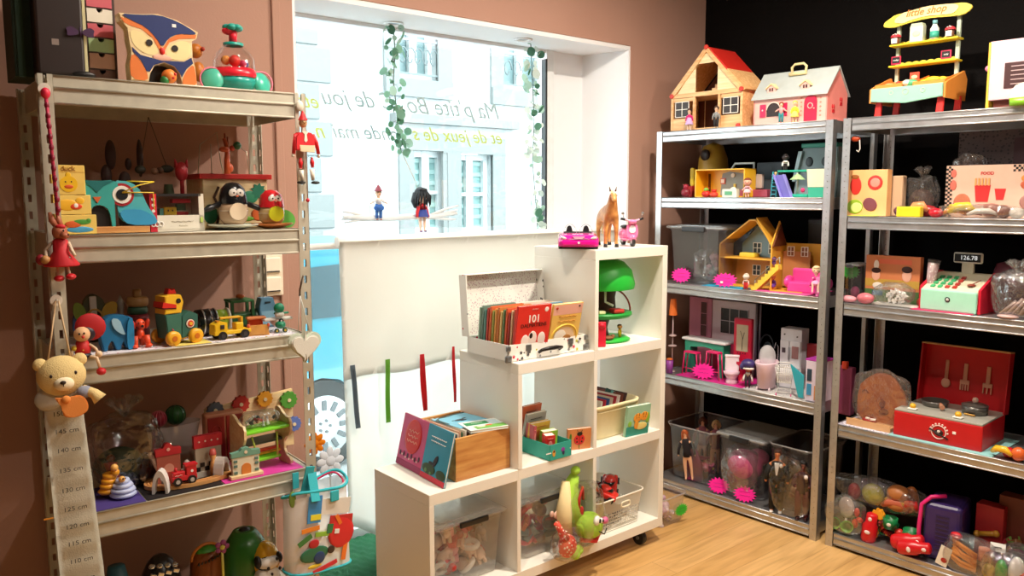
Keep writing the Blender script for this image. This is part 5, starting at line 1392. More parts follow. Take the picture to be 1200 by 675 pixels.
for k in range(16):
    a_=k*.4;m.tube([(.012*math.cos(a_),.012*math.sin(a_)-.0,.18),(.034*math.cos(a_),.03*math.sin(a_)-.004,.15),(.036*math.cos(a_)*1.1,.03*math.sin(a_),.10+.02*r_.random())],[.007,.006,.002],5)
m.build('yarn_hair',t)
def daisy(px,py,y,r_,cl,lab,ln=.25):
    P=wp(px,py,y)
    t=thing('felt_daisy',lab,'flower ornament',P,0,'felt daisies in the window bay')
    m=MB(vinyl('felt_'+cl,cl,.45))
    for k in range(8):a_=k*PI/4;m.ball(r_*.62*math.cos(a_),0,r_*.62*math.sin(a_),r_*.40,.006,r_*.26,12,rot=(0,-a_,0))
    m.ball(0,-.002,0,r_*.36,.008,r_*.36);m.build('petals',t)
    MB(c('3a4a34',.6)).cyl((0,.004,-r_*.5),(.0,.004,-r_-ln),.0022,seg=6).build('stick',t)
daisy(387,540,2.72,.056,'eef0f4','white felt daisy on a stick in front of the car wheel',.3)
daisy(369,520,2.66,.042,'f09a2a','orange felt daisy half hidden behind the rack post',.25)
P=wp(372,662,2.30)
t=thing('toy_pouch','clear zipped pouch with turquoise trim and strap full of printed bright blocks','bag',P,LA+.06)
hb,wb,db=.275,.215,.10
tq=fabric('3fc0cc','35b0bd',300)
def pouch(u_,v_,f=1):
    a_=u_*2*PI;k_=1-.05*v_
    return(wb/2*k_*f*math.copysign(abs(math.cos(a_))**.7,math.cos(a_)),db/2*k_*f*math.copysign(abs(math.sin(a_))**.7,math.sin(a_)),hb*v_*(.93)+.012*math.cos(a_*1)*(v_)-.01*math.cos(a_)*(1-v_))
MB(clear('pouch_plastic','f4f4f2',.08,milky=.62,rough=.1,bump=.4,scale=25)).grid(lambda u_,v_:pouch(u_,v_),48,10).build('clear_body',t)
MB(tq).tube([Vector(pouch(i/40,1,1.03))+Vector((0,0,.004+.014*math.sin(i/40*4*PI)))for i in range(40)],.0048,8,closed=True).build('top_trim',t)
m=MB(tq).tube([Vector(pouch(i/40,0,1.02))for i in range(40)],.004,6,closed=True);m.build('bottom_trim',t)
MB(fabric('c92a58','c92a58',300)).tube([Vector(pouch(i/40,.985,.9))+Vector((0,0,.004+.014*math.sin(i/40*4*PI)))for i in range(40)],.003,6,closed=True).build('pink_zip',t)
m=MB(tq);hk=.045
m.box(-.035,-.02,hb+hk*.5-.005,.03,.004,.09,rx=.15,ry=.18,bev=.001).box(-.026,-.042,hb+.0,.03,.004,.09,rx=-.45,ry=.1,bev=.001).box(.035,-.06,hb*.86,.03,.006,.035,bev=.004).box(-.055,.02,hb+.01,.02,.004,.05);m.build('strap',t)
fy=-db/2-.001
m=MB('e8e4dc');m.box(.04,fy-.001,hb*.73,.105,.002,.05,ry=.18).use('3a8fd0').box(-.03,fy-.002,hb*.75,.046,.002,.085,ry=.12,bev=.0008).use('f0e23a').box(-.028,fy-.0035,hb*.66,.035,.001,.018,ry=.12)
m.use('d92a2e').ball(.058,fy-.001,hb*.40,.047,.003,.05).use('c92b2c').box(.06,fy-.001,hb*.55,.08,.002,.03,ry=.15).use('ee7b2a').box(.05,fy-.003,hb*.56,.012,.002,.035,ry=-.4).use('2f7a4a').box(.02,fy-.002,hb*.48,.02,.002,.03,ry=.2).use('f2efe9').box(.042,fy-.005,hb*.43,.016,.002,.014,ry=.2)
m.use('3d7a3a').box(-.065,fy-.001,hb*.42,.05,.002,.016,ry=-.45).use('e8892c').box(-.045,fy-.001,hb*.53,.06,.002,.014,ry=.0).use('8fbf3f').box(-.005,fy-.001,hb*.44,.05,.002,.014,ry=.15).use('b8242c').ball(-.035,fy-.0,hb*.35,.018,.003,.015)
m.use('2a6a4a').ball(-.035,fy-.0,hb*.23,.05,.003,.025).use('24406a').ball(-.02,fy-.002,hb*.18,.02,.003,.02).use('ee7b2a').box(.068,fy-.001,hb*.16,.016,.002,.055,ry=.2,bev=.0008).use('3a2a22').ball(.022,fy-.001,hb*.23,.013,.003,.013).use('e8c832').ball(-.035,fy,hb*.09,.024,.002,.006).use('6f8f3a').ball(-.092,fy+.02,hb*.9,.012,.004,.026).use('d0303a').box(.0,fy-.001,hb*.045,.085,.002,.014,ry=-.2,bev=.0008)
m.build('printed_card',t)
scatter(9,P.x,P.y,P.z+.01,wb*.8,db*.7,hb*.6,0,[('block','d0282c'),('block','2f7a4a'),('block','e8b42a'),('bar','3a6fb0')],'bright building block inside the clear turquoise pouch','block','building blocks in the pouch',11,'building_block',.016)
# ================================================================ ON THE CUBES
def cp(x0,x1,yt,d,z):return CU.at(x0,x1,yt,d,z)
Z3,Z2,Z1=CTOP[2]+.001,CTOP[1]+.001,CTOP[0]+.001
L,w,h=cp(652,703,250,.06,Z3)
t=thing('toy_convertible','shiny magenta toy convertible with two headrests on top of the tallest cube','toy car',L+CU.u*.0,-.74)
w0=.158;pk=c('e0188f',.12,coat=.8)
def carsec(u_,v_):
    a_=(u_-.5)*PI;y=v_*.20
    hh=.052+.010*math.sin(min(1,v_*1.6)*PI/2)-.004*(v_>.75)
    nose=1-.25*max(0,1-v_*9)**2-.12*max(0,(v_-.93)/.07)**2
    xx=w0/2*math.copysign(abs(math.sin(a_))**.35,math.sin(a_))*nose
    zz=.012+(hh-.012)*abs(math.cos(a_))**.4*(1 if v_>.1 else .72+2.8*v_)
    return(xx,y,zz)
m=MB(pk);m.grid(carsec,24,24);m.box(0,.10,.022,w0*.97,.19,.026,bev=.008).box(0,.012,.024,w0*.9,.03,.03,bev=.010);m.build('body',t)
MB(c('1a1216',.4)).box(0,.1,.008,w0*.94,.18,.014,bev=.004).box(0,.11,.058,w0*.7,.07,.012,bev=.004).build('chassis_and_cabin',t)
m=MB(c('19171a',.5))
for s in(-1,1):m.prism(smoothpoly([(s*.033-.014,.055),(s*.033+.014,.055),(s*.033+.010,.082),(s*.033,.09),(s*.033-.010,.082)],1),.10,.112)
m.build('seat_back',t)
m=MB(c('c8d2d6',.1,.3))
for s in(-1,1):m.tube([(s*.031+.026*math.cos(a),.075,.058+.036*math.sin(a))for a in[i*PI/12 for i in range(13)]],.0012,5)
m.build('windscreen_frame',t)
m=MB(c('e6e8ec',.1,.4));
for s in(-1,1):m.ball(s*w0*.37,.004,.044,.013,.006,.006,rot=(0,s*-.25,0))
m.use(c('e9a8c8',.2)).prism([(-.024,.050),(.024,.050),(.014,.040),(-.014,.040)],-.003,.01).use('f6dce8').cyl((0,-.006,.026),(0,0,.026),.0045,seg=12);m.build('headlight',t)
for s in(-1,1):
    for y in(.04,.16):MB('181417').cyl((s*w0*.46-.004,y,.016),(s*w0*.46+.004,y,.016),.017,seg=18).build('wheel',t)
L,w,h=cp(706,724,218,.09,Z3)
t=thing('toy_horse','brown plastic toy horse facing forward between the pink car and scooter','toy horse',L,-.62)
k=h/.215
def q_(*p):return tuple(a*k for a in p)
hb_=[q_(0,.0,.115,.028),q_(0,.05,.118,.03),q_(0,.105,.12,.031),q_(0,.13,.12,.02)]
ch=[hb_,[hb_[0],q_(0,-.022,.14,.022),q_(0,-.034,.168,.016),q_(0,-.042,.188,.014),q_(0,-.058,.172,.010),q_(0,-.066,.158,.008)]]
for s in(-1,1):
    ch.append([hb_[0],q_(s*.017,-.008,.09,.012),q_(s*.019,-.012,.055,.0075),q_(s*.019,-.010,.02,.006),q_(s*.02,-.014,.006,.009)])
    ch.append([hb_[2],q_(s*.018,.115,.085,.014),q_(s*.02,.128,.055,.008),q_(s*.02,.122,.02,.006),q_(s*.02,.116,.006,.009)])
MB(wood('a8622c','e0a45e',25,.4,(1,1,1),'horse_brown')).skin(ch,sub=2).build('body',t)
m=MB(c('f2dcae',.7));m.tube([q_(0,-.03,.2),q_(0,-.018,.178),q_(0,-.006,.15)],[.006,.008,.005],8).tube([q_(0,.13,.125),q_(0,.15,.09),q_(0,.15,.04)],[.006,.01,.003],8).ball(*q_(0,-.052,.185),.004,.004,.012);m.build('mane_and_tail',t)
m=MB('6a3c1c')
for s in(-1,1):m.cyl(q_(s*.009,-.036,.196),q_(s*.013,-.036,.213),.004,.0008,seg=8)
m.build('ear',t)
m=MB('1a110c')
for s in(-1,1):m.ball(*q_(s*.011,-.052,.182),.0022,seg=8)
for x,y in((-.02,-.016),(.02,-.016),(-.02,.114),(.02,.114)):m.cyl(q_(x,y,0),q_(x,y,.012),.0085,.007,seg=10)
m.build('hoof',t)
L,w,h=cp(727,757,238,.05,Z3)
t=thing('toy_scooter','pink toy motor scooter with black wheels on top of the tallest cube','toy scooter',L+CU.u*-.008,-.52)
pk2=c('ee7fb2',.2,coat=.5)
m=MB(pk2);m.prism(smoothpoly([(-.022,.03),(.022,.03),(.026,.06),(.020,.095),(-.020,.095),(-.026,.06)],1),-.0,.008,bev=.002).ball(0,-.004,.036,.014,.022,.014).box(0,.04,.028,.036,.09,.006,bev=.002).ball(0,.10,.045,.024,.045,.030).ball(.0,-.004,.100,.018,.012,.010);m.build('body',t)
MB(c('17151a',.4)).ball(0,.095,.077,.017,.034,.008).build('saddle',t)
m=MB(c('d5a7bd',.2));m.tube([(-.045,.008,.112),(-.02,0,.106),(0,-.004,.104),(.02,0,.106),(.045,.008,.112)],.004,8).use('1c181b').cyl((-.047,.009,.113),(-.03,.004,.109),.0052,seg=8).cyl((.047,.009,.113),(.03,.004,.109),.0052,seg=8);m.build('handlebar',t)
m=MB(c('dfe4e8',.1,.8));m.tube([(-.035,.004,.112),(-.04,.0,.13)],.0012).ball(-.041,0,.134,.006,.002,.006).tube([(.035,.004,.112),(.042,.0,.13)],.0012).ball(.043,0,.134,.006,.002,.006);m.build('mirror',t)
MB(c('f3e8ee',.2)).prism(smoothpoly([(-.014,.055),(.014,.055),(.012,.085),(-.012,.085)],1),-.003,.001).build('front_shield',t)
for y in(-.006,.115):
    wh=MB(c('1a1819',.5)).cyl((-.006,y,.019),(.006,y,.019),.019,seg=22).build('wheel',t)
    MB(c('d8c8d0',.2,.5)).cyl((-.0068,y,.019),(.0068,y,.019),.008,seg=14).build('hub',wh)
L,w,h=cp(566,691,402,.06,Z2)
star=polka('star_lining','f1eee6','multi',42,.20)
star2=polka('dotted_lining','e9e6de','c8a8b0',120,.30)
sa=-.02
Ps=CU.P(.5*(CM),.0,Z2)
sw,sd,shh=.385,.25,.062
Ls=Vector((1.477+CM+.012+sw/2-.025,2.181+.035,Z2))
t=thing('star_suitcase','open white children suitcase printed with stars, full of books','suitcase',Ls,sa)
m=MB(star)
def pbox(x0,x1,y0,y1,z0,z1):m.box((x0+x1)/2,(y0+y1)/2,(z0+z1)/2,x1-x0,y1-y0,z1-z0)
pbox(-sw/2,sw/2,0,sd,0,.003);pbox(-sw/2,sw/2,0,.004,0,shh);pbox(-sw/2,sw/2,sd-.004,sd,0,shh);pbox(-sw/2,-sw/2+.004,0,sd,0,shh);pbox(sw/2-.004,sw/2,0,sd,0,shh)
m.build('base',t)
m=MB(star2);lh=.235
m.T=Matrix.Translation((0,sd,shh))@Matrix.Rotation(-.08,4,'X')
m.box(0,.03,lh/2,sw,.004,lh)
m.use(star);m.box(0,.01,lh,sw,.045,.004);m.box(-sw/2,.01,lh/2,.004,.045,lh);m.box(sw/2,.01,lh/2,.004,.045,lh)
m.build('lid',t)
m=MB(c('8f9294',.3,.8))
for x in(-.1,.11):m.box(x,-.003,shh*.72,.024,.005,.022,bev=.001).box(x,-.005,shh*.55,.014,.004,.02,bev=.001)
for x in(-sw/2,sw/2):
    for y in(0,):m.box(x,y,.012,.03,.012,.026,bev=.006).box(x,y,shh-.012,.02,.01,.02,bev=.004)
m.build('metal_fitting',t)
MB(c('151314',.4)).tube([(-.05,-.004,shh*.35),(-.05,-.018,shh*.5),(-.02,-.022,shh*.56),(.02,-.022,shh*.56),(.05,-.018,shh*.5),(.05,-.004,shh*.35)],[.006,.006,.008,.008,.006,.006],8).build('handle',t)
m=MB()
rr_=random.Random(5)
for k in range(15):
    x=rr_.uniform(-sw/2+.02,sw/2-.02);z=rr_.uniform(.008,shh-.01)
    if abs(x)<.062 and z>.015:continue
    m.use(['5a5a60','d3264a','bdbb2c','8a8a8e','3a3a3e'][k%5]).prism(ngon(5,.008,.0035,x,z,rr_.random()),-.001,0)
m.build('printed_star',t)
bc=['8fb09a','6f8a7c','5b8f86','b93a2e','d8693a','9aa04a','e09a4a','c97a3c','e0c07a','5f7f52','d4582e','a83028','d9b48a','c2452f']
nb=14
for k in range(nb):
    f_=k/(nb-1)
    x=-.14+.011*0+f_*.085
    y=.20-f_*.165
    hh=.178+.008*math.sin(k*2.1)
    t_=.0085
    P=Ls+Vector((-.178+f_*.03,y,.004))
    o=thing('picture_book',f'thin upright picture book in the left row of the suitcase','book',P,sa+.02,'books in the left row of the suitcase')
    m=MB(c(bc[k],.5));m.T=Matrix.Rotation(.10,4,'X');m.bx(0,0,0,.003,t_*1.0,hh);m.bx(.078,-t_*.45,0,.156,.0012,hh).bx(.078,t_*.45,0,.156,.0012,hh);m.build('cover',o)
    m=MB(c('efe8d8',.7));m.T=Matrix.Rotation(.10,4,'X');m.bx(.079,0,.002,.150,t_*.8,hh-.004);m.build('pages',o)
for k in range(10):
    P=Ls+Vector((.088+.001*k,.215-.017*k,.004))
    o=thing('picture_book','upright picture book in the right row of the suitcase, behind the yellow cover','book',P,sa,'books in the right row of the suitcase')
    hh=.175+.006*math.sin(k*1.7)
    m=MB(c(['9ab8c8','e8ddd0','d7a8a0','b8c8a8','e3c9a0','6f9ab0','d0d4d8','c94f6a','b9c4cc','d8c8a0'][k],.5));m.T=Matrix.Rotation(.14,4,'X');m.bx(.0,-.004,0,.15,.0012,hh).bx(0,.004,0,.15,.0012,hh);m.build('cover',o)
    m=MB(c('efe8d8',.7));m.T=Matrix.Rotation(.14,4,'X');m.bx(0,0,.002,.146,.007,hh-.004);m.build('pages',o)
def cover_book(lab,P,rz,lean,w,h,base,fn,th=.007,name='picture_book',spine=None):
    o=thing(name,lab,'book',P,rz)
    R_=Matrix.Rotation(lean,4,'X')
    m=MB(c(base,.4));m.T=R_;m.bx(0,-.0005,0,w,.0015,h).bx(0,th,0,w,.0015,h);m.use(spine or base).bx(-w/2,th/2,0,.0015,th,h);m.build('cover',o)
    m=MB(c('f1eadb',.7));m.T=R_;m.bx(0,th/2,.002,w-.003,th-.002,h-.004);m.build('pages',o)
    m=MB();m.T=R_;fn(m,w,h);m.build('cover_art',o)
    return o
def dal(m,w,h):
    y=-.0022
    m.use('f6eee6').text('101',.040,-.002,y,h*.74,depth=.0006,bold=.0006).use('3a1410').text('DALMATIENS',.0205,.0,y,h*.62,depth=.0005)
    m.use('f3e4de').ball(w*.36,y+.001,h*.90,.0095,.001,.0095)
    for s,x,z,r_ in((1,-.22,.32,.15),(1,.0,.36,.17),(1,.28,.34,.15),(1,-.28,.12,.2),(1,.02,.14,.18),(1,.3,.12,.2)):m.ball(x*w,y+.001,z*h,r_*w*.8,.001,r_*w*1.1)
    m.use('17120f').ball(-.05*w,y,.42*h,.05*w,.001,.07*w).ball(.26*w,y,.14*h,.02*w,.001,.03*w).ball(-.2*w,y,.18*h,.02*w,.001,.02*w).use('e9a79b').text('classique',.008,-.0,y,h*.93,depth=.0004)
cover_book('bright red picture book with a big white 101 at the front of the suitcase',Ls+Vector((-.082,.012,.006)),sa-.02,.16,.155,.198,'dc2f26',dal,.009)
def yel(m,w,h):
    y=-.0022
    m.use('f0b8a8').box(0,y+.001,h*.88,w*.98,.0006,h*.2).use('e8c8a0').ball(0,y,h*.3,w*.36,.001,h*.22).use('f5f0e4').ball(-.02,y-.0005,h*.33,w*.22,.001,h*.14).use('b07a3c').ball(.012,y-.001,h*.26,w*.17,.001,h*.10).ball(-.012,y-.001,h*.2,w*.12,.001,h*.07)
    m.use('c03a2c').ball(-w*.38,y,h*.92,.006,.001,.005).use('3a2a1c').ball(w*.38,y,h*.93,.005,.001,.004).use('c9862a')
    for z in(.74,.64):m.tube([(-w*.28+w*.6*i/12,y,h*z+.003*math.sin(i*2.1))for i in range(13)],.0011,4)
    m.use('f1cd50').tube([(w*.44*math.cos(a),y,h*.3+h*.27*math.sin(a))for a in[i*PI/10 for i in range(20)]],.003,5,closed=True)
cover_book('yellow picture book with an oval animal picture leaning at the right of the suitcase',Ls+Vector((.078,.016,.006)),sa-.03,.24,.145,.195,'f0c86a',yel,.009)
ch_=.152
ca=0.0
cw_,cd_=.244,.305
Lc=Vector((1.740,2.222,Z1))
t=thing('book_crate','natural wood crate packed with flat picture books on the lowest step','crate',Lc,ca)
m=MB(wood('b9763a','dda65e',5,.45,(1,8,8),'crate_board'))
for y in(0,cd_-.012):m.bx(0,y+.006,0,cw_,.012,ch_,bev=.001)
for s in(-1,1):m.bx(s*(cw_/2-.0065),cd_/2,.0005,.012,cd_-.025,ch_-.001)
m.bx(0,cd_/2,.001,cw_-.026,cd_-.026,.01);m.build('body',t)
t['label']='natural wood crate packed with flat picture books on the lowest step'
cols=['2f5f7a','c8b49a','3a3a3e','e8dcc8','d8a88a','3f6a4a','b8a48a','efe6d6','6a4a3a','e4d8c0','c9bca8','2a3a3e']
for k in range(11):
    o=thing('picture_book','upright book spine packed in the left end of the wooden crate','book',Lc+Matrix.Rotation(ca,3,'Z')@Vector((-cw_/2+.018+.0085*k,cd_/2,.012)),ca,'spines in the wooden crate')
    hh=ch_-.008+.004*math.sin(k*1.9)
    MB(c(cols[k],.5)).bx(-.0032,0,0,.001,.215,hh).bx(.0032,0,0,.001,.215,hh).bx(0,-.107,0,.0064,.001,hh).build('cover',o)
    MB(c('f2ecdf',.7)).bx(0,.001,0,.0052,.21,hh-.002).build('pages',o)
def flatbook(lab,lx,ly,z,rz,w,d,base,fn,th=.008):
    P=Lc+Matrix.Rotation(ca,3,'Z')@Vector((lx,ly,0));P.z=Z1+z
    o=thing('picture_book',lab,'book',P,rz)
    MB(c(base,.35)).bx(0,0,th-.001,w,d,.0015).bx(0,0,0,w,d,.0012).build('cover',o)
    MB(c('f4eee2',.7)).bx(0,0,.001,w-.004,d-.004,th-.0015).build('pages',o)
    m=MB();m.T=Matrix.Translation((0,0,th+.0008))@Matrix.Rotation(-PI/2,4,'X');fn(m,w,d);m.build('cover_art',o)
def bluec(m,w,h):
    m.use('1f3a34');m.prism([(a*w,b_*h)for a,b_ in smoothpoly([(-.5,.5),(.5,.5),(.5,.38),(.2,.44),(-.1,.4),(-.42,.44),(-.44,-.1),(-.5,-.1)],1)],-.0006,0)
    m.use('16222c').ball(-.05*w,-.0004,.02*h,.14*w,.0006,.06*h).ball(.02*w,-.0004,-.06*h,.09*w,.0006,.04*h).ball(.14*w,-.0004,.06*h,.06*w,.0006,.03*h).ball(-.2*w,-.0004,.06*h,.05*w,.0006,.015*h).use('e0442c').ball(-.2*w,-.0006,-.22*h,.03*w,.0006,.012*h)
def greenc(m,w,h):
    m.use('2f8a52').box(-.12*w,-.0004,.18*h,.6*w,.0006,.3*h).use('c8dfe6').box(.3*w,-.0004,.15*h,.3*w,.0006,.4*h).use('6fae4a').box(.1*w,-.0004,-.28*h,.8*w,.0006,.3*h).use('e0562a').ball(.1*w,-.0008,-.14*h,.1*w,.0006,.06*h).use('e8d8c0').ball(-.12*w,-.0008,-.2*h,.12*w,.0006,.08*h).use('f3efe6').box(-.1*w,-.0008,.2*h,.3*w,.0006,.02*h)
flatbook('light blue picture book lying flat on top of the wooden crate at the back',.025,.165,ch_+.0,ca+.1,.155,.16,'6fb8d4',bluec)
flatbook('green and white picture book lying flat at the front of the crate top',.045,.06,ch_+.001,ca-.22,.15,.115,'e2ece6',greenc,.009)
def pinkc(m,w,h):
    y=-.0022
    m.use('d8302e').ball(-.0*w,y,h*.62,w*.34,.0006,w*.36).use('f0a896')
    for k,z in enumerate((.72,.62,.52)):m.tube([(-w*.2+w*.4*i/8,y-.0008,h*z+.005*math.sin(i*2.6+k))for i in range(9)],.0018,5)
    m.use('a02a5e').box(0,y,h*.06,w*.99,.0006,h*.12).use('4a1a34')
    for k in range(6):m.ball((-.38+.15*k)*w,y-.0006,h*(.24+.03*math.sin(k*3)),.035*w,.0006,.05*h)
    m.use('f2dcd0')
    for k in range(5):m.ball((-.3+.15*k)*w,y-.001,h*(.2+.02*math.cos(k*2)),.025*w,.0006,.018*h)
def tealc(m,w,h):
    y=-.0022
    m.use('f0f4f0')
    for z in(.80,.72):m.tube([(-w*.3+w*.6*i/16,y,h*z+.0025*math.sin(i*2.9))for i in range(17)],.0016,5)
    m.use('d83048').box(0,y,h*.05,w*.99,.0006,h*.1).use('2a4a2c').ball(-.2*w,y,h*.2,.28*w,.0006,.1*h).ball(.3*w,y,h*.18,.2*w,.0006,.09*h).use('141c2c').ball(.02*w,y-.0008,h*.38,.07*w,.0006,.13*h,rot=(0,.5,0)).ball(-.14*w,y-.0008,h*.32,.1*w,.0006,.03*h).use('5a8a4a').ball(-.3*w,y-.0008,h*.16,.05*w,.0006,.04*h).ball(-.1*w,y-.0008,h*.14,.04*w,.0006,.03*h)
Rz=ca-PI/2
def propped(lab,p0,p1,base,fn):
    A,B=onz(*p0,Z1),onz(*p1,Z1)
    w_=(B-A).length;M_=(A+B)/2;M_.z=Z1+.001
    cover_book(lab,M_,math.atan2((B-A).y,(B-A).x),-.24,w_,.188,base,fn,.006)
propped('pink picture book with a red moon propped against the crate',(464,542),(492,557),'d0477e',pinkc)
propped('turquoise picture book with a flying dark figure propped against the crate corner',(492,557.5),(520,573),'2f9fc0',tealc)
def loc(u_,d,z):return Vector((1.477+u_,2.181+d,z))
ZB=CZ+CT+.001;ZM=Z1-.001
_t=onz(645,541,ZM)
t=thing('book_tray','teal card box decorated with small animals holding chunky board books','box',Vector((_t.x+.055,_t.y+.004,ZM+.001)),0)
tl=c('2fa596',.5)
m=MB(tl);bw,bd,bh=.11,.22,.06
for y in(0,bd):m.bx(0,y,0,bw,.003,bh)
for s in(-1,1):m.bx(s*bw/2,bd/2,0,.003,bd+.003,bh)
m.bx(0,bd/2,0,bw,bd,.003);m.build('body',t)
m=MB('e8a43a');m.ball(-.035,-.002,.026,.008,.001,.013).use('4a2a1c').ball(-.035,-.003,.033,.005,.001,.005).use('8a3a9a').ball(.012,-.002,.032,.010,.001,.009).use('2a2a5a').ball(.014,-.003,.02,.006,.001,.008).use('f0f0e8').box(.05,-.002,.03,.004,.001,.004).box(-.062,-.002,.03,.026,.001,.004).build('decoration',t)
def small_book(lab,x,y,w_,h_,base,th,lean=.2,rz=0,art=None,z=.004):
    def fn(m,a,b_):
        m.use(art or 'f0f0e8').ball(0,-.0022,b_*.55,a*.22,.0006,b_*.2).tube([(-a*.3+a*.6*i/8,-.0022,b_*.85+.001*math.sin(i*2))for i in range(9)],.001,4)
    cover_book(lab,t.location+Vector((x,y,z)),rz,lean,w_,h_,base,fn,th,'board_book')
small_book('lime green chunky board book at the front of the teal box',.012,.075,.066,.085,'9ccb3f',.025,.12,-.15,'d8482c')
small_book('red chunky board book standing in the front of the teal box',-.028,.03,.04,.085,'d62f2c',.03,.1,-.3,'f28a80')
small_book('yellow board book behind the red one in the teal box',-.002,.13,.095,.115,'ecc24a',.012,.2,-.05,'e07a3a')
small_book('grey board book with dark drawings near the back of the teal box',-.004,.165,.10,.15,'a9b0ac',.01,.25,0,'33403c')
small_book('orange and red board book at the very back of the teal box',-.004,.19,.10,.175,'cf6a45',.008,.2,.05,'2f4a3a')
small_book('pink board book leaning at the left of the teal box',-.046,.10,.012,.11,'c9606a',.05,.1,-.1,'f0a090')
def lady(m,w,h):
    m.use('d8232a').ball(0,-.0022,h*.48,w*.24,.001,h*.26).use('17110f').ball(0,-.003,h*.76,w*.12,.001,h*.1).box(0,-.0032,h*.48,.0012,.0006,h*.5)
    for x,z in((-.12,.55),(.12,.55),(-.1,.38),(.1,.38)):m.ball(x*w,-.0034,z*h,.0035,.0006,.0035)
    for s in(-1,1):m.tube([(s*w*.05,-.003,h*.84),(s*w*.12,-.003,h*.95)],.0008,4)
    m.use('4a7a2a').ball(-w*.38,-.0022,h*.6,w*.05,.0006,h*.2).tube([(0,-.002,h*.22),(.002,-.002,h*.03)],.0012)
cover_book('square orange card with a red ladybird leaning in the middle cube',loc(CU.a_at(678,.03,ZM),.03,ZM+.001),-.35,.12,.10,.086,'d98a52',lady,.01,'board_book')
L,w,h=cp(614,628,445,.30,ZM)
solo(MB(clear('small_clear_cup','e8ece4',.1,milky=.3)).lathe([(0,0),(.03,0),(.035,.07),(.033,.07),(.028,.004)],seg=20),'clear_tumbler','small clear tumbler at the back of the middle cube','tumbler',loc(CM+.16,.27,ZM+.002))
t=thing('book_basket','cream plastic basket with rounded corners packed with thin books','basket',loc(2*CM+.19,.045,ZM+.001),0)
cb=c('efe2b4',.45)
def rr(w,d,r_,z,y0=0,n=5):
    o=[]
    for cx_,cy_,a0 in((w/2-r_,d/2-r_,0),(-w/2+r_,d/2-r_,PI/2),(-w/2+r_,-d/2+r_,PI),(w/2-r_,-d/2+r_,3*PI/2)):
        for i in range(n+1):a_=a0+i*PI/2/n;o.append(Vector((cx_+r_*math.cos(a_),y0+cy_+r_*math.sin(a_),z)))
    return o
def tub(m,rings):
    bb=bmesh.new();R_=[[bb.verts.new(p)for p in r]for r in rings]
    for A,B in zip(R_,R_[1:]):
        n=len(A)
        for k in range(n):f=bb.faces.new((A[k],A[(k+1)%n],B[(k+1)%n],B[k]));f.smooth=True
    bb.faces.new(R_[0][::-1]);m._merge(bb)
bw,bd,bh=.30,.25,.14
m=MB(cb);tub(m,[rr(bw*.86,bd*.86,.05,0,bd/2),rr(bw*.9,bd*.9,.05,.01,bd/2),rr(bw*.97,bd*.97,.05,bh*.9,bd/2),rr(bw*1.02,bd*1.02,.05,bh*.9,bd/2),rr(bw*1.02,bd*1.02,.05,bh,bd/2),rr(bw*.96,bd*.96,.05,bh,bd/2),rr(bw*.88,bd*.88,.05,.012,bd/2)]);m.build('body',t)
m=MB(c('e3d5a6',.45));m.tube([tuple(p)for p in rr(bw*.985,bd*.985,.05,bh*.82,bd/2)],.002,5,closed=True);m.build('rib',t)
for k,(cl,x,lab_)in enumerate((('f0f0ee',-.06,'white'),('c8324a',-.045,'crimson'),('3f6ab0',-.03,'blue'),('ead8c0',-.015,'cream'),('b02a3a',.0,'dark red'),('f4f0e8',.015,'ivory'),('7a3a2c',.03,'brown'),('4a2a2a',.045,'dark'))):
    o=thing('thin_book',f'thin {lab_} book slanting among those in the cream basket','book',t.location+Vector((x*1.1-.03,.12,.02)),.06)
    R_=Matrix.Rotation(.20+.03*k,4,'Y')
    m=MB(c(cl,.5));m.T=R_;m.bx(-.002,0,0,.001,.19,.135+.003*k).bx(.002,0,0,.001,.165,.135+.003*k).bx(0,-.082,0,.004,.001,.135+.003*k);m.build('cover',o)
    m=MB(c('efe6d6',.7));m.T=R_;m.bx(0,0,.001,.003,.16,.132+.003*k);m.build('pages',o)
m=MB(c('1f4f4c',.6));m.T=Matrix.Rotation(.5,4,'Y');m.box(0,0,0,.05,.012,.02,bev=.004).box(.0,.014,.006,.046,.01,.02,bev=.004).use('5aa0a0').box(.004,-.012,.004,.04,.008,.018,bev=.003)
solo(m,'cloth_book','dark green folded cloth book on the right rim of the cream basket','book',t.location+Vector((.062,.10,bh+.012)))
def tigerc(m,w,h):
    y=-.0022
    m.use('2f9a8a').box(0,y,h*.16,w*.98,.0008,h*.32).use('f0a23a').ball(-.05*w,y-.001,h*.6,w*.18,.001,w*.16).ball(.24*w,y-.001,h*.62,w*.17,.001,w*.16).use('f2e08a').ball(.14*w,y-.0014,h*.3,w*.26,.001,h*.12).use('2a1a12')
    for x in(-.12,0,.18,.3):m.box(x*w,y-.0022,h*.7,.002,.0006,.012)
    for x in(-.1,.0,.2,.28):m.ball(x*w,y-.0024,h*.6,.0018,.0006,.0022,6)
    m.use('8fc74a').ball(.4*w,y-.0005,h*.55,w*.1,.001,h*.18).ball(-.36*w,y-.0005,h*.42,w*.08,.001,h*.1).use('e9a03a').ball(-.08*w,y-.0016,h*.36,w*.1,.001,h*.14)
cover_book('green puzzle card with two orange tigers leaning on the cream basket',loc(CU.a_at(744,.02,ZM),.012,ZM+.001),-.12,.14,.125,.13,'9fcfb4',tigerc,.012,'puzzle_card')
Lb=loc(.222,.05,ZB)
t=lid_bin('open translucent lidded box with black clip crammed with small toys, bottom left cube',Lb,0,.31,.27,.235)
scatter(64,Lb.x,Lb.y+.13,ZB+.004,.27,.22,.225,0,[('block','d8343c'),('animal','e8c8b4'),('ring','e8e4dc'),('flower','e86a8a'),('ball','c7b09c'),('cup','e9a0a8'),('bar','b9382e'),('animal','9a8a80')],'small red, pink or cream plastic toy in the bottom left clear box','small toy','toys in the bottom left clear box',21,size=.026)
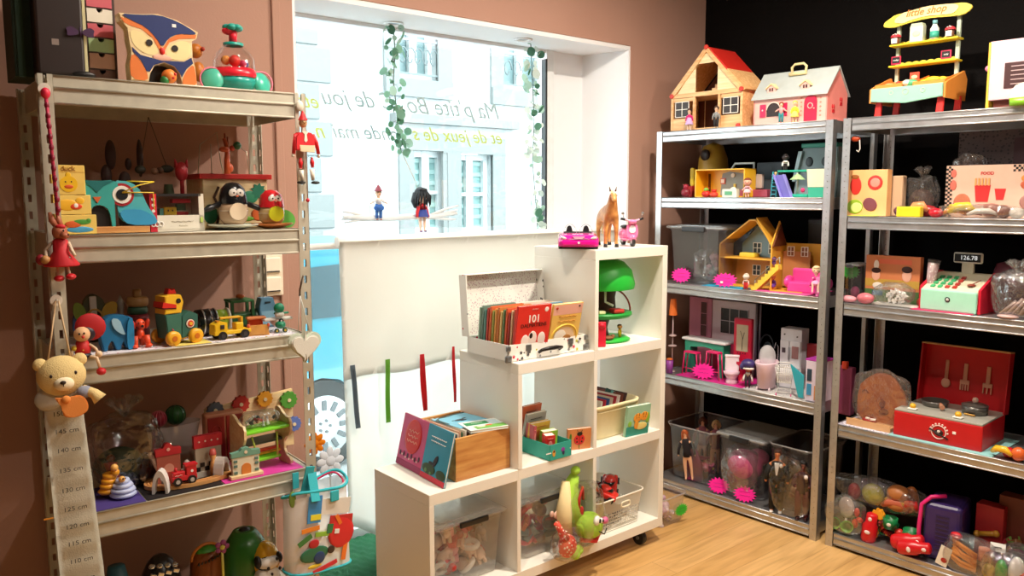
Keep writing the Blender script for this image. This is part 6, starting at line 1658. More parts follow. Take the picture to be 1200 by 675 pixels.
m=MB(c('e3d8c8',.4));m.tube([(.024*math.cos(a*PI/8),.012*math.sin(a*PI/8),0)for a in range(16)],.006,8,closed=True)
solo(m,'plastic_bangle','large cream ring lying on top of the toys in the bottom left box','ring',loc(.115,.10,ZB+.222))
t=lid_bin('translucent box with black clip in the bottom middle cube',loc(CM+.21,.045,ZB),0,.315,.27,.232)
Lm=t.location
scatter(36,Lm.x,Lm.y+.135,ZB+.004,.24,.2,.2,0,[('bar','c8404a'),('block','5a7f8a'),('ring','d84a5a'),('ball','7a6a60'),('flower','d07a5a'),('cup','8a9a8a')],'muted red, blue or brown toy in the bottom middle clear box','small toy','toys in the bottom middle clear box',33,size=.026)
m=MB(c('e6b8a4',.4));m.ball(0,0,0,.030,.008,.018).ball(-.036,.002,.008,.010,.006,.012).ball(.036,.002,.008,.010,.006,.012);m.use('8a4a3a').ball(-.010,-.008,0,.004,.002,.006).ball(.010,-.008,0,.004,.002,.006)
solo(m,'pig_nose','pale pink pig snout toy pressed against the bottom middle box','toy snout',Lm+Vector((.02,-.018,.155)))
t=thing('perforated_basket','white perforated basket with oval handle holding toy cars, bottom right cube','basket',loc(2*CM+.19,.02,ZB),0)
bw,bd,bh=.30,.27,.14
def grille():
    m,nt,b=nodes('perforated_plastic')
    co=objcoord(nt)
    sx=N(nt,'ShaderNodeSeparateXYZ');nt.links.new(co,sx.inputs[0])
    def fr(o,k,off=0):
        a=N(nt,'ShaderNodeMath',operation='MULTIPLY_ADD');a.inputs[1].default_value=k;a.inputs[2].default_value=off;nt.links.new(o,a.inputs[0])
        f=N(nt,'ShaderNodeMath',operation='FRACT');nt.links.new(a.outputs[0],f.inputs[0])
        s=N(nt,'ShaderNodeMath',operation='SUBTRACT');s.inputs[1].default_value=.5;nt.links.new(f.outputs[0],s.inputs[0])
        q=N(nt,'ShaderNodeMath',operation='MULTIPLY');nt.links.new(s.outputs[0],q.inputs[0]);nt.links.new(s.outputs[0],q.inputs[1]);return q.outputs[0]
    su=N(nt,'ShaderNodeMath',operation='ADD');nt.links.new(sx.outputs[0],su.inputs[0]);nt.links.new(sx.outputs[1],su.inputs[1])
    a=N(nt,'ShaderNodeMath',operation='ADD');nt.links.new(fr(su.outputs[0],72),a.inputs[0]);nt.links.new(fr(sx.outputs[2],72),a.inputs[1])
    lt=N(nt,'ShaderNodeMath',operation='LESS_THAN');lt.inputs[1].default_value=.085;nt.links.new(a.outputs[0],lt.inputs[0])
    z1=N(nt,'ShaderNodeMath',operation='GREATER_THAN');z1.inputs[1].default_value=.02;nt.links.new(sx.outputs[2],z1.inputs[0])
    z2=N(nt,'ShaderNodeMath',operation='LESS_THAN');z2.inputs[1].default_value=.085;nt.links.new(sx.outputs[2],z2.inputs[0])
    p=N(nt,'ShaderNodeMath',operation='MULTIPLY');nt.links.new(lt.outputs[0],p.inputs[0]);nt.links.new(z1.outputs[0],p.inputs[1])
    p2=N(nt,'ShaderNodeMath',operation='MULTIPLY');nt.links.new(p.outputs[0],p2.inputs[0]);nt.links.new(z2.outputs[0],p2.inputs[1])
    inv=N(nt,'ShaderNodeMath',operation='SUBTRACT');inv.inputs[0].default_value=.55;nt.links.new(p2.outputs[0],inv.inputs[1])
    mxm=N(nt,'ShaderNodeMath',operation='MAXIMUM');mxm.inputs[1].default_value=0;nt.links.new(inv.outputs[0],mxm.inputs[0])
    nt.links.new(mxm.outputs[0],b.inputs['Alpha'])
    b.inputs['Base Color'].default_value=lin('efe8d8');b.inputs['Roughness'].default_value=.4
    return m
m=MB(grille());tub(m,[rr(bw*.88,bd*.88,.03,0,bd/2),rr(bw*.98,bd*.98,.03,bh,bd/2)]);m.build('body',t)
m=MB(c('f1ecdc',.4));m.tube([tuple(p)for p in rr(bw,bd,.03,bh,bd/2)],.0035,6,closed=True);m.tube([tuple(p)for p in rr(bw*.88,bd*.88,.03,.004,bd/2)],.003,6,closed=True);m.build('rim',t)
m=MB(c('f3ecd2',.4));m.tube([(.02+.026*math.copysign(abs(math.cos(a))**.5,math.cos(a)),-.004+.0*bd,bh*.76+.011*math.copysign(abs(math.sin(a))**.6,math.sin(a)))for a in[i*PI/10 for i in range(20)]],.0032,6,closed=True);m.build('handle',t)
def mini_car(P,rz,col_,lab,sc=1.0,tilt=.3):
    o=thing('toy_car',lab,'toy car',P,rz);o.rotation_euler.x=tilt
    MB(c(col_,.25,coat=.4)).box(0,0,.018*sc,.055*sc,.085*sc,.022*sc,bev=.008*sc,seg=3).ball(0,.006*sc,.03*sc,.024*sc,.028*sc,.020*sc).build('body',o)
    MB(c('1b1a1d',.2)).ball(0,.006*sc,.035*sc,.0225*sc,.029*sc,.012*sc).build('window',o)
    for s in(-1,1):
        for y in(-.026,.026):wheel(MB(),0,0,0.001,0,.001).bm.free()if 0 else None
    for s in(-1,1):
        for y in(-.026,.026):
            MB('161416').cyl((s*.026*sc,y*sc,.011*sc),(s*.033*sc,y*sc,.011*sc),.012*sc,seg=16).use('c9c9c9').cyl((s*.033*sc,y*sc,.011*sc),(s*.0338*sc,y*sc,.011*sc),.006*sc,seg=10).build('wheel',o)
B0=t.location
mini_car(B0+Vector((-.045,.055,.13)),.5,'d8261c','shiny orange-red toy car at the front of the perforated basket',1.15)
mini_car(B0+Vector((.045,.11,.135)),-.9,'c4201c','red toy car with round wheel turned sideways in the perforated basket',1.2,.5)
mini_car(B0+Vector((-.06,.13,.135)),1.3,'3c8a3a','green toy car at the back left of the perforated basket',1.2,.2)
mini_car(B0+Vector((.0,.19,.13)),.2,'6a1a18','dark maroon toy car at the very back of the perforated basket',1.1,.2)
mini_car(B0+Vector((.03,.1,.03)),.3,'4a4644','grey toy car at the bottom of the perforated basket',1.3,0)
mini_car(B0+Vector((-.04,.12,.03)),2.3,'a8483c','brownish red toy car low in the perforated basket',1.3,0)
P=loc(CM+.335,-.03,ZB+.035)
t=thing('worm_toy','lime green smiling worm toy in a clear bag leaning out of the bottom middle cube','soft toy',P,.25)
m=MB(fabric('9fd03a','b4dc50',300));m.ball(0,0,.05,.058,.04,.042,rot=(0,.25,0)).tube([(-.02,.03,.06),(-.03,.05,.12),(-.015,.055,.17),(0,.05,.2)],[.035,.03,.024,.014],12).ball(-.005,.045,.215,.018,.014,.014);m.build('body',t)
m=MB(fabric('f0d79a','f4e2b0',300));m.tube([(-.055,.045,.03),(-.062,.05,.10),(-.045,.055,.19)],[.02,.026,.012],10).build('belly',t)
m=MB(fabric('d2342c','d2342c',200));m.tube([(-.045,-.0,.02),(-.0,-.025,.008),(.05,-.01,.02)],.008,8).tube([(-.03,.018,.105),(-.022,.02,.14),(.012,.03,.16),(.016,.03,.12)],.0045,6).ball(-.025,.01,.1,.008,.006,.016);m.build('red_trim',t)
m=MB(c('f6f6f2',.3));m.ball(-.01,-.034,.076,.015,.009,.015).ball(.016,-.034,.068,.008,.006,.009).use('15120f').ball(-.006,-.043,.076,.006,.003,.007).ball(.018,-.040,.068,.004,.003,.005).use('d86a96').ball(.038,-.034,.062,.0135,.012,.011).use('1f2a14').tube([(-.012,-.043,.045),(.012,-.048,.030),(.038,-.042,.038)],.0018,5);m.build('face',t)
t.scale=(1.28,)*3
bag('clear bag wrapped around the lime worm toy',P+Vector((0,.02,-.02)),.25,.155,.13,.255,film,False,seed=8)
P=loc(CM+.215,-.035,ZB+.0)
t=thing('strawberry_rattle','red strawberry-patterned soft rattle with lime feet in a clear bag','soft toy',P,.3)
MB(polka('strawberry_dots','e0503c','f6dcc8',80,.33)).ball(0,0,.052,.042,.036,.045).tube([(-.015,0,.08),(-.04,.01,.13),(-.05,.02,.155)],[.02,.012,.012],10).build('body',t)
MB(fabric('a4d040','b0d850',300)).ball(.045,-.02,.022,.028,.022,.02).ball(.012,-.028,.018,.018,.02,.018).build('foot',t)
bag('clear bag around the strawberry soft rattle',P,.3,.15,.1,.13,film,False,seed=10)
P=loc(.255,-.08,ZB-.04)
P=CU.P(CU.a_at(573,-.06,ZB),-.06,ZB-.07)
t=thing('toy_race_car','white, red and yellow soft car in a clear bag at the cubes foot','soft toy',P,.2)
MB(polka('car_print','e9e4da','multi',60,.3)).ball(0,0,.045,.06,.05,.04).build('body',t)
m=MB(c('cf2230',.4));m.ball(-.035,-.01,.05,.024,.045,.03).ball(.045,0,.052,.014,.03,.026).use('f0b01e').ball(.0,-.04,.055,.016,.01,.014).use('4a8a2a').ball(-.03,-.035,.075,.008,.008,.008).use('1c1614').ball(.022,-.042,.062,.007,.006,.007);m.build('patch',t)
bag('clear bag around the soft toy car at the foot of the cubes',P,.2,.16,.12,.11,film2,False,seed=12)
z0=CTOP[1]+.001
t=thing('tree_house','green plastic tree house with domed canopy and brown trunk in the top cube','toy tree house',loc(2*CM+.20,.145,z0),-.3)
g1,g2=c('25b83a',.4),c('1c8f34',.4)
m=MB(g1)
m.lathe([(.128,.215),(.132,.235),(.118,.29),(.085,.325),(.04,.343),(0,.347)],seg=32,sx=1.0,sy=.9).lathe([(.128,.215),(.08,.222),(0,.225)],seg=32,sy=.9);m.build('canopy',t)
m=MB(g2);m.lathe([(0,.098),(.11,.098),(.122,.108),(.12,.118),(0,.112)],seg=32,sy=.9);m.build('upper_floor',t)
MB(g1).lathe([(0,0),(.108,0),(.115,.006),(.1,.014),(0,.016)],seg=32,sy=.9).build('base',t)
m=MB(wood('3a1f12','5a3420',20,.5,(1,1,1),'bark_plastic'));m.lathe([(.05,.01),(.04,.05),(.055,.098)],-.01,.03,0,seg=20);m.lathe([(.085,.112),(.08,.17),(.09,.22)],-.0,.05,0,seg=20,sy=.5);m.build('trunk',t)
m=MB(c('8a2f22',.4));m.tube([(.116*math.cos(a),-.02-.0*a,.115+.105*math.sin(a))for a in[i*PI/20 for i in range(11)]],.004,6);m.build('arch',t)
m=MB(c('f2f2ee',.4));m.tube([(-.02,-.05,.21),(-.02,-.05,.165),(0,-.055,.155),(.012,-.06,.148)],.005,6).use('c8312a').bx(.03,-.055,.117,.05,.05,.018,bev=.006).use('f0e8b0').bx(-.045,-.06,.117,.03,.03,.014,bev=.004).use('b54a5a').ball(-.085,-.03,.14,.02,.02,.022);m.build('tree_furniture',t)
P=t.location
figure('small_figure','yellow and brown little figure standing on the tree house base',P+Vector((.035,-.06,.012)),.2,.055,'c98a4a','e0b81e',None,'e0b81e','5a2f16',headr=.16,fat=1.6)
m=MB(c('d81f3a',.4));m.box(0,0,.05,.034,.012,.1,bev=.004).ball(0,-.006,.085,.012,.008,.01)
solo(m,'red_lift_car','red plastic lift cabin at the left foot of the tree house','toy lift',loc(CU.a_at(706,.03,z0),.035,z0),-.5)
m=MB(c('8f5a36',.5));m.ball(0,0,.008,.024,.018,.008).ball(.012,-.01,.014,.008)
solo(m,'wooden_swing_seat','little brown log piece on the tree house base','toy log',P+Vector((-.04,-.07,.014)))
P=onz(795,614,0)
t=lid_bin('low translucent bin of doll things with a green starburst card, on the floor',P+Vector((-.03,.0,0)),.0,.2,.24,.14,lid=False)
B1=t.location
scatter(26,B1.x,B1.y+.12,.004,.16,.2,.13,0,[('ball','d8b8c8'),('bar','e8d4dc'),('block','b88a9a'),('animal','caa2b4'),('flower','e9dde2')],'pale pink or lilac doll accessory in the low floor bin','doll accessory','doll accessories in the floor bin',44,'doll_accessory')
price_star('green starburst price card stuck on the low floor bin',B1+Vector((.045,-.004,.035)),-.1,.085,.06,'35c02f',-.0,None,16)
# ================================================================ RIGHT RACKS
RA=RR.ang
F1=RA+.45 
def rp(lvl,x0,x1,yt,d,line=RR):return put(line,lvl,x0,x1,yt,d)
def qp(lvl,x0,x1,yt,d):return put(RR2,lvl,x0,x1,yt,d)
def winbox(m,x,z,w,h,fr='f1e8dc',y=-.002,dark='2a1a14',nx=2,nz=2):
    m.use(dark).box(x,y+.001,z,w,.002,h).use(fr)
    for i in range(nx+1):m.box(x-w/2+w*i/nx,y-.0005,z,.003,.003,h+.003)
    for i in range(nz+1):m.box(x,y-.0005,z-h/2+h*i/nz,w+.003,.003,.003)
L,w,h=rp('t',787,868,54,.035)
t=thing('wooden_dollhouse','open natural wood dollhouse with red roof panel on the right rack top','dollhouse',L,RA,'dollhouses on the right rack')
fl,dp=h*.44,.21
m=MB(pine)
for x in(-.5,.5):m.bx(x*w,dp/2,0,.012,dp,fl)
m.bx(-.17*w,.006,0,.012,.012,fl).bx(.19*w,.006,0,.012,.012,fl).bx(0,.006,fl-.012,w,.014,.02).bx(0,dp/2,0,w,dp,.008).bx(0,dp/2,fl-.01,w,dp,.008)
m.bx(-.34*w,.006,0,.32*w,.008,fl*.35).bx(.36*w,.006,0,.28*w,.008,fl*.35).bx(-.34*w,.006,fl*.82,.32*w,.008,fl*.1).bx(.36*w,.006,fl*.82,.28*w,.008,fl*.1)
for s in(-1,1):m.prism([(s*.52*w,fl),(s*.46*w,fl),(0,h*.93),(0,h*.995)],-.004,.012)
m.build('frame',t)
m=MB(pale);
for s in(-1,1):m.prism([(s*.16*w,fl),(s*.44*w,fl),(s*.16*w,h*.80)],.002,.008)
m.prism([(-.14*w,h*.80),(.14*w,h*.80),(0,h*.94)],.002,.008);m.bx(-.38*w,dp-.004,0,.004,.006,fl);m.bx(.49*w,dp*.55,fl*.0,.006,dp*.9,fl*.98);m.build('panel',t)
MB(c('5a3226',.7)).prism([(-.48*w,.004),(.48*w,.004),(.48*w,fl),(0,h*.93),(-.48*w,fl)],dp-.006,dp).build('back_wall',t)
MB(c('c9241a',.5)).prism([(0,h*.99),(.012,h*.985),(.30*w,h*.70),(.285*w,h*.69)],0,dp).build('red_roof',t)
MB(pine).prism([(.285*w,h*.69),(.30*w,h*.70),(.55*w,fl+.0),(.53*w,fl-.006)],0,dp).prism([(0,h*.99),(-.012,h*.985),(-.55*w,fl),(-.53*w,fl-.006)],0,dp).build('roof_slope',t)
m=MB('c9301c');
for x,z in((-.5,fl),(.5,fl),(0,h*.985),(.47,.006)):m.cyl((x*w,-.008,z),(x*w,.0,z),.011,seg=14)
m.build('red_peg',t)
for x in(-.34,.36):m=MB();winbox(m,x*w,fl*.6,.2*w,fl*.42);m.build('window',t)
solo(MB(pine).bx(0,0,0,.035,.03,.025).bx(0,.012,.025,.035,.006,.02),'toy_bed','tiny wooden chair in the attic of the wooden dollhouse','toy chair',L+RR.u*.02+RR.w*.06+Vector((0,0,fl)),RA)
figure('dollhouse_doll','small doll in magenta jacket and lilac skirt in front of the wooden dollhouse',rp('t',803,812,122,.015)[0],F1,.10,'eec0a0','c8186f','c9a8d8',None,'3a1d14',headr=.11,shoes='e8d8e0')
figure('dollhouse_doll','small doll in grey top and dark trousers in front of the wooden dollhouse',rp('t',834,844,121,.015)[0],F1,.10,'e8b896','8d8f90',None,'2c2a2c','3a2016',headr=.11,shoes='e8e0d8')
L,w,h=rp('t',884,967,70,.03)
hh=w*.36;dp=.17;ht=w*.66
t=thing('pink_dollhouse','pink wooden carry dollhouse with grey roof, handle and magenta door','dollhouse',L,RA,'dollhouses on the right rack')
MB(c('eeb0a4',.5)).bx(0,dp/2,0,w,dp,hh,bev=.002).build('front_wall',t)
for s in(w/2,-w/2-.006):MB(c('ee8f86',.5)).prism([(0,0),(dp,0),(dp,hh),(dp/2,ht),(0,hh)],s,s+.006,'yz').build('gable_wall',t)
rf=c('a9b0ae',.6)
MB(rf).prism([(-.014,hh-.012),(-.010,hh-.004),(dp/2,ht+.010),(dp/2,ht)],-w/2-.012,w/2+.012,'yz').prism([(dp+.014,hh-.012),(dp+.010,hh-.004),(dp/2,ht+.010),(dp/2,ht)],-w/2-.012,w/2+.012,'yz').build('roof',t)
m=MB(c('e6cf98',.5));m.T=Matrix.Translation((.0,dp*.42,ht-.006));m.tube([(-.03,0,0),(-.034,0,.03),(-.02,0,.042),(.02,0,.042),(.034,0,.03),(.03,0,0)],.0055,8);m.tube([(-.04,-.01,.0),(.04,-.01,.0)],.008);m.build('handle',t)
for x in(-.28,.2):
    m=MB(c('eeb0a4',.5));zz=hh+.018
    m.prism([(x*w-.02,zz),(x*w+.02,zz),(x*w+.02,zz+.018),(x*w,zz+.032),(x*w-.02,zz+.018)],.008,.05)
    m.use('e6cf98').prism([(x*w-.028,zz+.014),(x*w,zz+.034),(x*w+.028,zz+.014),(x*w+.026,zz+.02),(x*w,zz+.04),(x*w-.026,zz+.02)],.004,.05).use('3a1a1a')
    for s in(-1,1):m.box(x*w+s*.006,.0075,zz+.012,.007,.002,.014)
    m.build('dormer',t)
def arch(m,x,z0,w_,h_,y0,y1):m.prism([(x-w_/2,z0),(x+w_/2,z0)]+[(x+w_/2*math.cos(a),z0+h_-w_/2+w_/2*math.sin(a))for a in[i*PI/10 for i in range(11)]],y0,y1)
m=MB('2a1512');arch(m,-.22*w,hh*.28,.2*w,hh*.5,-.002,0);m.use('f0d8cc').tube([(-.22*w+.1*w*math.cos(a),-.003,hh*.28+hh*.5-.1*w+.1*w*math.sin(a))for a in[i*PI/10 for i in range(11)]],.0025);m.build('arch_window',t)
m=MB(c('d0184f',.5));
for s in(-1,1):m.box(-.22*w+s*.155*w,-.003,hh*.5,.085*w,.004,hh*.46,bev=.001)
m.use('f4b8c0').ball(-.22*w-.155*w,-.006,hh*.52,.004,.001,.004).ball(-.22*w+.155*w,-.006,hh*.52,.004,.001,.004);m.build('shutter',t)
m=MB(c('d2123f',.5));arch(m,.3*w,0.004,.17*w,hh*.88,-.005,0);m.use('f2b0a8').tube([(.3*w+.011*math.cos(a*PI/6),-.006,hh*.55+.011*math.sin(a*PI/6))for a in range(12)],.0022,5,closed=True).ball(.355*w,-.008,hh*.45,.003);m.build('door',t)
m=MB('d98878');
for z in(.2,.35,.5,.65,.8):m.ball(.43*w,-.001,hh*z,.005,.001,.004).ball(.17*w,-.001,hh*(z+.05),.004,.001,.004)
for x in(.1,.2,.3,.4):m.ball(x*w,-.001,hh*.95,.004,.001,.004)
m.build('climbing_flowers',t)
m=MB('c8202c');
for y,z in((dp*.3,.45),(dp*.68,.72)):
    for s in(-1,1):m.ball(w/2+.006,y+s*.007,hh*z+.006,.002,.006,.010).box(w/2+.006,y+s*.006,hh*z-.012,.003,.009,.014)
m.build('side_window',t)
figure('dollhouse_doll','small doll with pink top and teal trousers in front of the pink dollhouse',rp('t',910,920,119,.012)[0],F1,.09,'f0c4a4','e8a0a0',None,'2f8a92','8a3a1a',arms='out',headr=.11,shoes='f0e0e0')
figure('dollhouse_doll','small doll in long yellow dress before the pink dollhouse door',rp('t',925,937,118,.012)[0],F1,.09,'f0c4a4','e8cf3a','f0dc6a',None,'e8c83a',headr=.11,shoes='f0dc6a',fat=1.2)
L,w,h=rp('a',811,839,166,.22)
t=thing('yellow_capsule','yellow rounded toy tower with round porthole at the back of the second level','toy tower',L,RA)
m=MB(c('c9a13c',.35));m.lathe([(0,0),(w*.5,0),(w*.54,h*.4),(w*.5,h*.7),(w*.34,h*.93),(0,h)],0,w*.5,0,seg=26);m.build('shell',t)
MB('2a120c').ball(0,.002,h*.76,w*.2,.01,w*.2).box(.004,-.006,h*.25,w*.5,.03,h*.26).use('8a2a18').box(.004,-.018,h*.16,w*.3,.012,h*.1).build('porthole',t)
solo(MB(c('e3c52c',.4)).prism(smoothpoly([(-.012,0),(.012,0),(.008,.03),(.014,.05),(.012,.09),(-.012,.09),(-.006,.06)],1),0,.02,bev=.002),'yellow_board','small yellow plastic panel beside the yellow toy tower','toy board',rp('a',805,815,185,.16)[0]+Vector((0,0,.055)),RA)
solo(MB(c('a8231f',.4)).bx(0,0,0,.03,.03,.055,bev=.004),'red_block_toy','small dark red block under the yellow panel','block',rp('a',805,815,200,.16)[0],RA)
L,w,h=rp('a',814,872,198,.05)
t=thing('toy_room','open yellow toy room with grey back wall, clock and picture','toy room',L,RA)
m=MB(c('e8b020',.4));dd=.09
m.bx(0,dd/2,0,w,dd,.005).bx(0,dd/2,h-.005,w,dd,.005).bx(-w/2+.003,dd/2,0,.006,dd,h).bx(w/2-.003,dd/2,0,.006,dd,h).bx(0,dd,0,w,.004,h).use('6a3a14').box(-w/2+.022,dd-.003,h*.5,.012,.003,h*.7);m.build('shell',t)
MB(c('8f948e',.6)).prism([(-.18*w,.01),(.34*w,.01),(.34*w,h*.82),(.0,h*.92),(-.14*w,h*.85)],dd-.008,dd-.004).build('grey_wall',t)
m=MB('e8e2d2');m.cyl((.08*w,dd-.014,h*.78),(.08*w,dd-.008,h*.78),.010,seg=16).use('d0543a').box(-.12*w,dd-.011,h*.58,.026,.004,.028).use('f0d8c0').box(-.12*w,dd-.014,h*.58,.017,.003,.018).use('e8c83a').box(.12*w,dd-.011,h*.4,.012,.004,.02);m.build('clock_and_picture',t)
for x0,x1,yt,cl,c2,lab in((823,832,220,'7fae3a','c8281c','tiny red and green plastic figure in the yellow room'),(832,841,222,'c8281c','d8402c','tiny red round figure in the yellow room'),(799,808,216,'9c1c34','7a1428','tiny crimson figure at the left end of the second level')):
    L,w,h=rp('a',x0,x1,yt,.035)
    solo(MB(c(c2,.4)).ball(0,0,h*.35,w*.5,w*.45,h*.36).use(cl).ball(0,0,h*.8,w*.28,w*.28,h*.22).use(c2).ball(-w*.25,0,h*.95,w*.08).ball(w*.25,0,h*.95,w*.08),'tiny_figure',lab,'toy figure',L,F1)
L,w,h=rp('a',846,863,219,.03)
t=thing('toy_stove','tiny white and green toy counter in front of the yellow room','toy counter',L,RA)
MB(c('dcdccb',.4)).bx(0,.01,0,w,.02,h*.8,bev=.002).ball(w*.2,.01,h*.85,w*.2,.008,h*.12).build('body',t);MB(c('4f9a6a',.4)).box(-w*.05,-.001,h*.4,w*.5,.003,h*.35).build('green_front',t)
figure('pink_figure','small pink toy figure with round brown hair on the second level',rp('a',869,882,206,.03)[0],F1,.085,'e8a890','eeb0b8','f0c0c8',None,'7a3420',headr=.2,fat=1.5,arms='out')
L,w,h=rp('a',856,901,190,.17)
t=thing('camper_van','dark grey open toy camper with thick white window frame and pink seats','toy vehicle',L,RA)
m=MB(c('35404a',.5));m.bx(.1*w,.05,0,w*.9,.09,h*.5,bev=.004).bx(.25*w,.09,0,w*.65,.02,h,bev=.003);m.build('body',t)
MB(c('b9c4c8',.4)).tube([(-.5*w,.0,h*.35),(-.5*w,0,h*.8),(-.4*w,0,h*.97),(.1*w,0,h*.97),(.1*w,0,h*.35)],.006,8).build('white_frame',t)
m=MB(c('b9a8a0',.5));m.bx(.22*w,-.01,h*.25,w*.3,.02,h*.4,bev=.003).use('9c3f54').bx(.25*w,-.03,h*.0,w*.7,.04,h*.22,bev=.004);m.build('seat',t)
L,w,h=rp('a',929,975,168,.2)
t=thing('toy_caravan','grey and teal toy caravan with dark round windows at the back','toy caravan',L,RA)
MB(c('7f9498',.4)).prism([(-.5*w,0),(.6*w,0),(.6*w,h*.92),(-.28*w,h*.92),(-.42*w,h*.5)],0,.1,bev=.004).build('body',t)
MB(c('2f9a86',.4)).bx(.14*w,.05,h*.92,w*.9,.11,h*.08,bev=.003).build('roof',t)
MB(c('aac4cc',.3)).prism([(-.5*w,h*.3),(-.42*w,h*.3),(-.26*w,h*.86),(-.36*w,h*.86)],-.012,0).build('windscreen',t)
m=MB('1f2c30');m.ball(-.1*w,-.001,h*.66,.018,.003,.022).ball(.32*w,-.001,h*.66,.022,.003,.022);m.build('window',t)
L,w,h=rp('a',903,947,199,.04)
t=thing('playground_set','teal toy playground with purple slide, ladder and green parasol','toy playground',L,RA)
m=MB(c('1fa587',.35));m.bx(.06*w,.03,h*.92,w*.8,.06,h*.07,bev=.002).bx(.2*w,.02,0,w*.6,.06,h*.12,bev=.005);m.build('deck',t)
m=MB(c('3a9fb0',.4));
for x in(-.5,-.36):m.cyl((x*w,0,0),(x*w*.97,.01,h*.95),.0028)
for k in range(6):m.cyl((-.5*w,.001*k,h*(.12+.14*k)),(-.36*w,.001*k,h*(.12+.14*k)),.002)
m.build('ladder',t)
MB(c('6a62b8',.35)).prism([(-.38*w,h*.82),(-.12*w,h*.82),(.12*w,0),(-.16*w,0)],-.012,-.006,bev=.001).use('8a84d0').prism([(-.40*w,h*.84),(-.37*w,h*.84),(-.13*w,0),(-.17*w,0)],-.02,-.004).prism([(-.14*w,h*.84),(-.1*w,h*.84),(.14*w,0),(.10*w,0)],-.02,-.004).build('slide',t)
m=MB(c('9fc08a',.45));m.lathe([(.0,h*.86),(.012,h*.8),(.030,h*.66),(.032,h*.64),(0,h*.68)],.24*w,-.01,0,seg=12,smooth=False).use('c8d0c8').cyl((.18*w,.01,h*.1),(.18*w,.01,h*.92),.005);m.build('parasol',t)
MB('d82a6a').ball(.38*w,-.008,h*.26,.009,.009,.010).build('pink_cup',t)
L,w,h=rp('a',904,912,203,.03)
figure('tiny_child','tiny blond figure at the top of the purple slide',L+Vector((0,0,.085)),F1,.025,'e8c08a','c9a86a',None,None,'d8b05a',headr=.2,fat=1.6,face=False)
figure('penguin_figure','small black and white figure standing on the teal playground deck',rp('a',914,924,178,.06)[0]+Vector((0,0,.112)),F1,.075,'2a2526','e8e6e4',None,None,'1a1718',headr=.16,fat=1.7,face=False)
L,w,h=rp('a',944,967,198,.03)
solo(MB(c('ddd6b8',.5)).prism([(-.42*w,h*.36),(.5*w,h*.36),(.5*w,h),(-.5*w,h)],0,.06,bev=.002).use('2fa586').prism([(-.38*w,0),(.5*w,0),(.5*w,h*.36),(-.42*w,h*.36)],0,.06,bev=.002),'toy_bucket','cream box with teal lower half beside the playground','box',L,RA)
def dollhouse_window(m,x,z,w,h,y=-.002):winbox(m,x,z,w,h,'f0ece0',y,'1c2a2c')
L,w,h=rp('b',780,846,266,.04)
t=lid_bin('smoky clear storage box with dark clip holding a bag of doll things, third level',L,RA,w,.3,h,mat=binp2,handle='262427')
Lq=L
scatter(16,(L+RR.w*.12+RR.u*.03).x,(L+RR.w*.12+RR.u*.03).y,L.z+.008,.09,.12,.15,RA,[('ball','f0b8c4'),('cup','b8e0dc'),('block','f0d0d8'),('bar','f8f0f0'),('flower','e08aa8')],'pastel doll accessory inside the smoky box on the third level','doll accessory','doll accessories in the smoky box',51,'doll_accessory',.02)
bag('crumpled clear bag standing inside the smoky storage box',L+RR.w*.06+RR.u*.03+Vector((0,0,.008)),RA,.12,.12,.16,film2,False,seed=20)
def star(lvl,x0,x1,y0,y1,d,lab,col='f5109a',line=RR,dz=0,n=16,grp='pink starburst price cards',rz=.35):
    L,w,h=put(line,lvl,x0,x1,y0,d)
    L=L+Vector((0,0,dz));s=proj(L)[2]/FPX
    return price_star(lab,L,line.ang+rz,(x1-x0)*s*1.0,(y1-y0)*s,col,-.25,grp,n)
star('b',785,810,312,331,.012,'pink starburst price card before the smoky box, third level left')
star('b',834,864,317,335,.010,'pink starburst price card at the foot of the yellow house')
m=MB('f4f2ee');L=rp('b',843,848,325,.004)[0];solo(m.box(0,0,.013,.012,.001,.010),'price_sticker','tiny white sticker on the pink card by the yellow house','sticker',L+Vector((0,0,.012)),RA+.35)
sheet('bright blue card under the yellow house on the third level',RR,'b',.28,.50,.004,.12,c('2aa0c8',.6),'blue_card')
sheet('pink card under the sofa on the third level',RR,'b',.56,.82,.004,.25,c('d8569a',.6),'pink_card')
yl=c('e4a93a',.45)
L,w,h=rp('b',843,903,257,.08)
t=thing('yellow_dollhouse','yellow open dollhouse half with pale blue bedroom wall and four windows','dollhouse',L,RA,'dollhouses on the right rack')
ev=h*.62;pk_=.12*w
def gable(m,y0,y1,inset=0):m.prism([(-w/2+inset,0),(w/2-inset,0),(w/2-inset,ev),(pk_+.06*w,h-inset),(pk_-.06*w,h-inset),(-w/2+inset,ev)],y0,y1)
m=MB(c('7f9fae',.6));m.prism([(-.3*w,h*.42),(w/2,h*.42),(w/2,ev),(pk_+.06*w,h*.98),(pk_-.02*w,h*.98),(-.3*w,ev*1.02)],.10,.104).use('c89a5a').bx(.0,.102,0,w,.004,h*.42);m.build('back_wall',t)
m=MB(yl);m.bx(-w/2,.05,0,.006,.11,ev).bx(w/2,.05,0,.006,.11,ev).bx(0,.05,h*.42,w,.11,.006).bx(0,.05,0,w,.11,.006)
m.prism([(-w/2-.003,ev-.002),(-w/2-.003,ev+.006),(pk_-.06*w,h),(pk_-.06*w,h-.008)],0,.105).prism([(w/2+.003,ev-.002),(w/2+.003,ev+.006),(pk_+.06*w,h),(pk_+.06*w,h-.008)],0,.105).bx(pk_,.05,h-.006,.12*w,.11,.006);m.build('shell',t)
for x,z in((0,.57),(.3,.57),(0,.24),(.26,.24)):m=MB();dollhouse_window(m,x*w,z*h,.15*w,h*.15,.099);m.build('window',t)
m=MB(c('d8c03a',.5));m.bx(-.06*w,.06,h*.435,.3*w,.05,h*.07,bev=.006);m.build('bed',t)
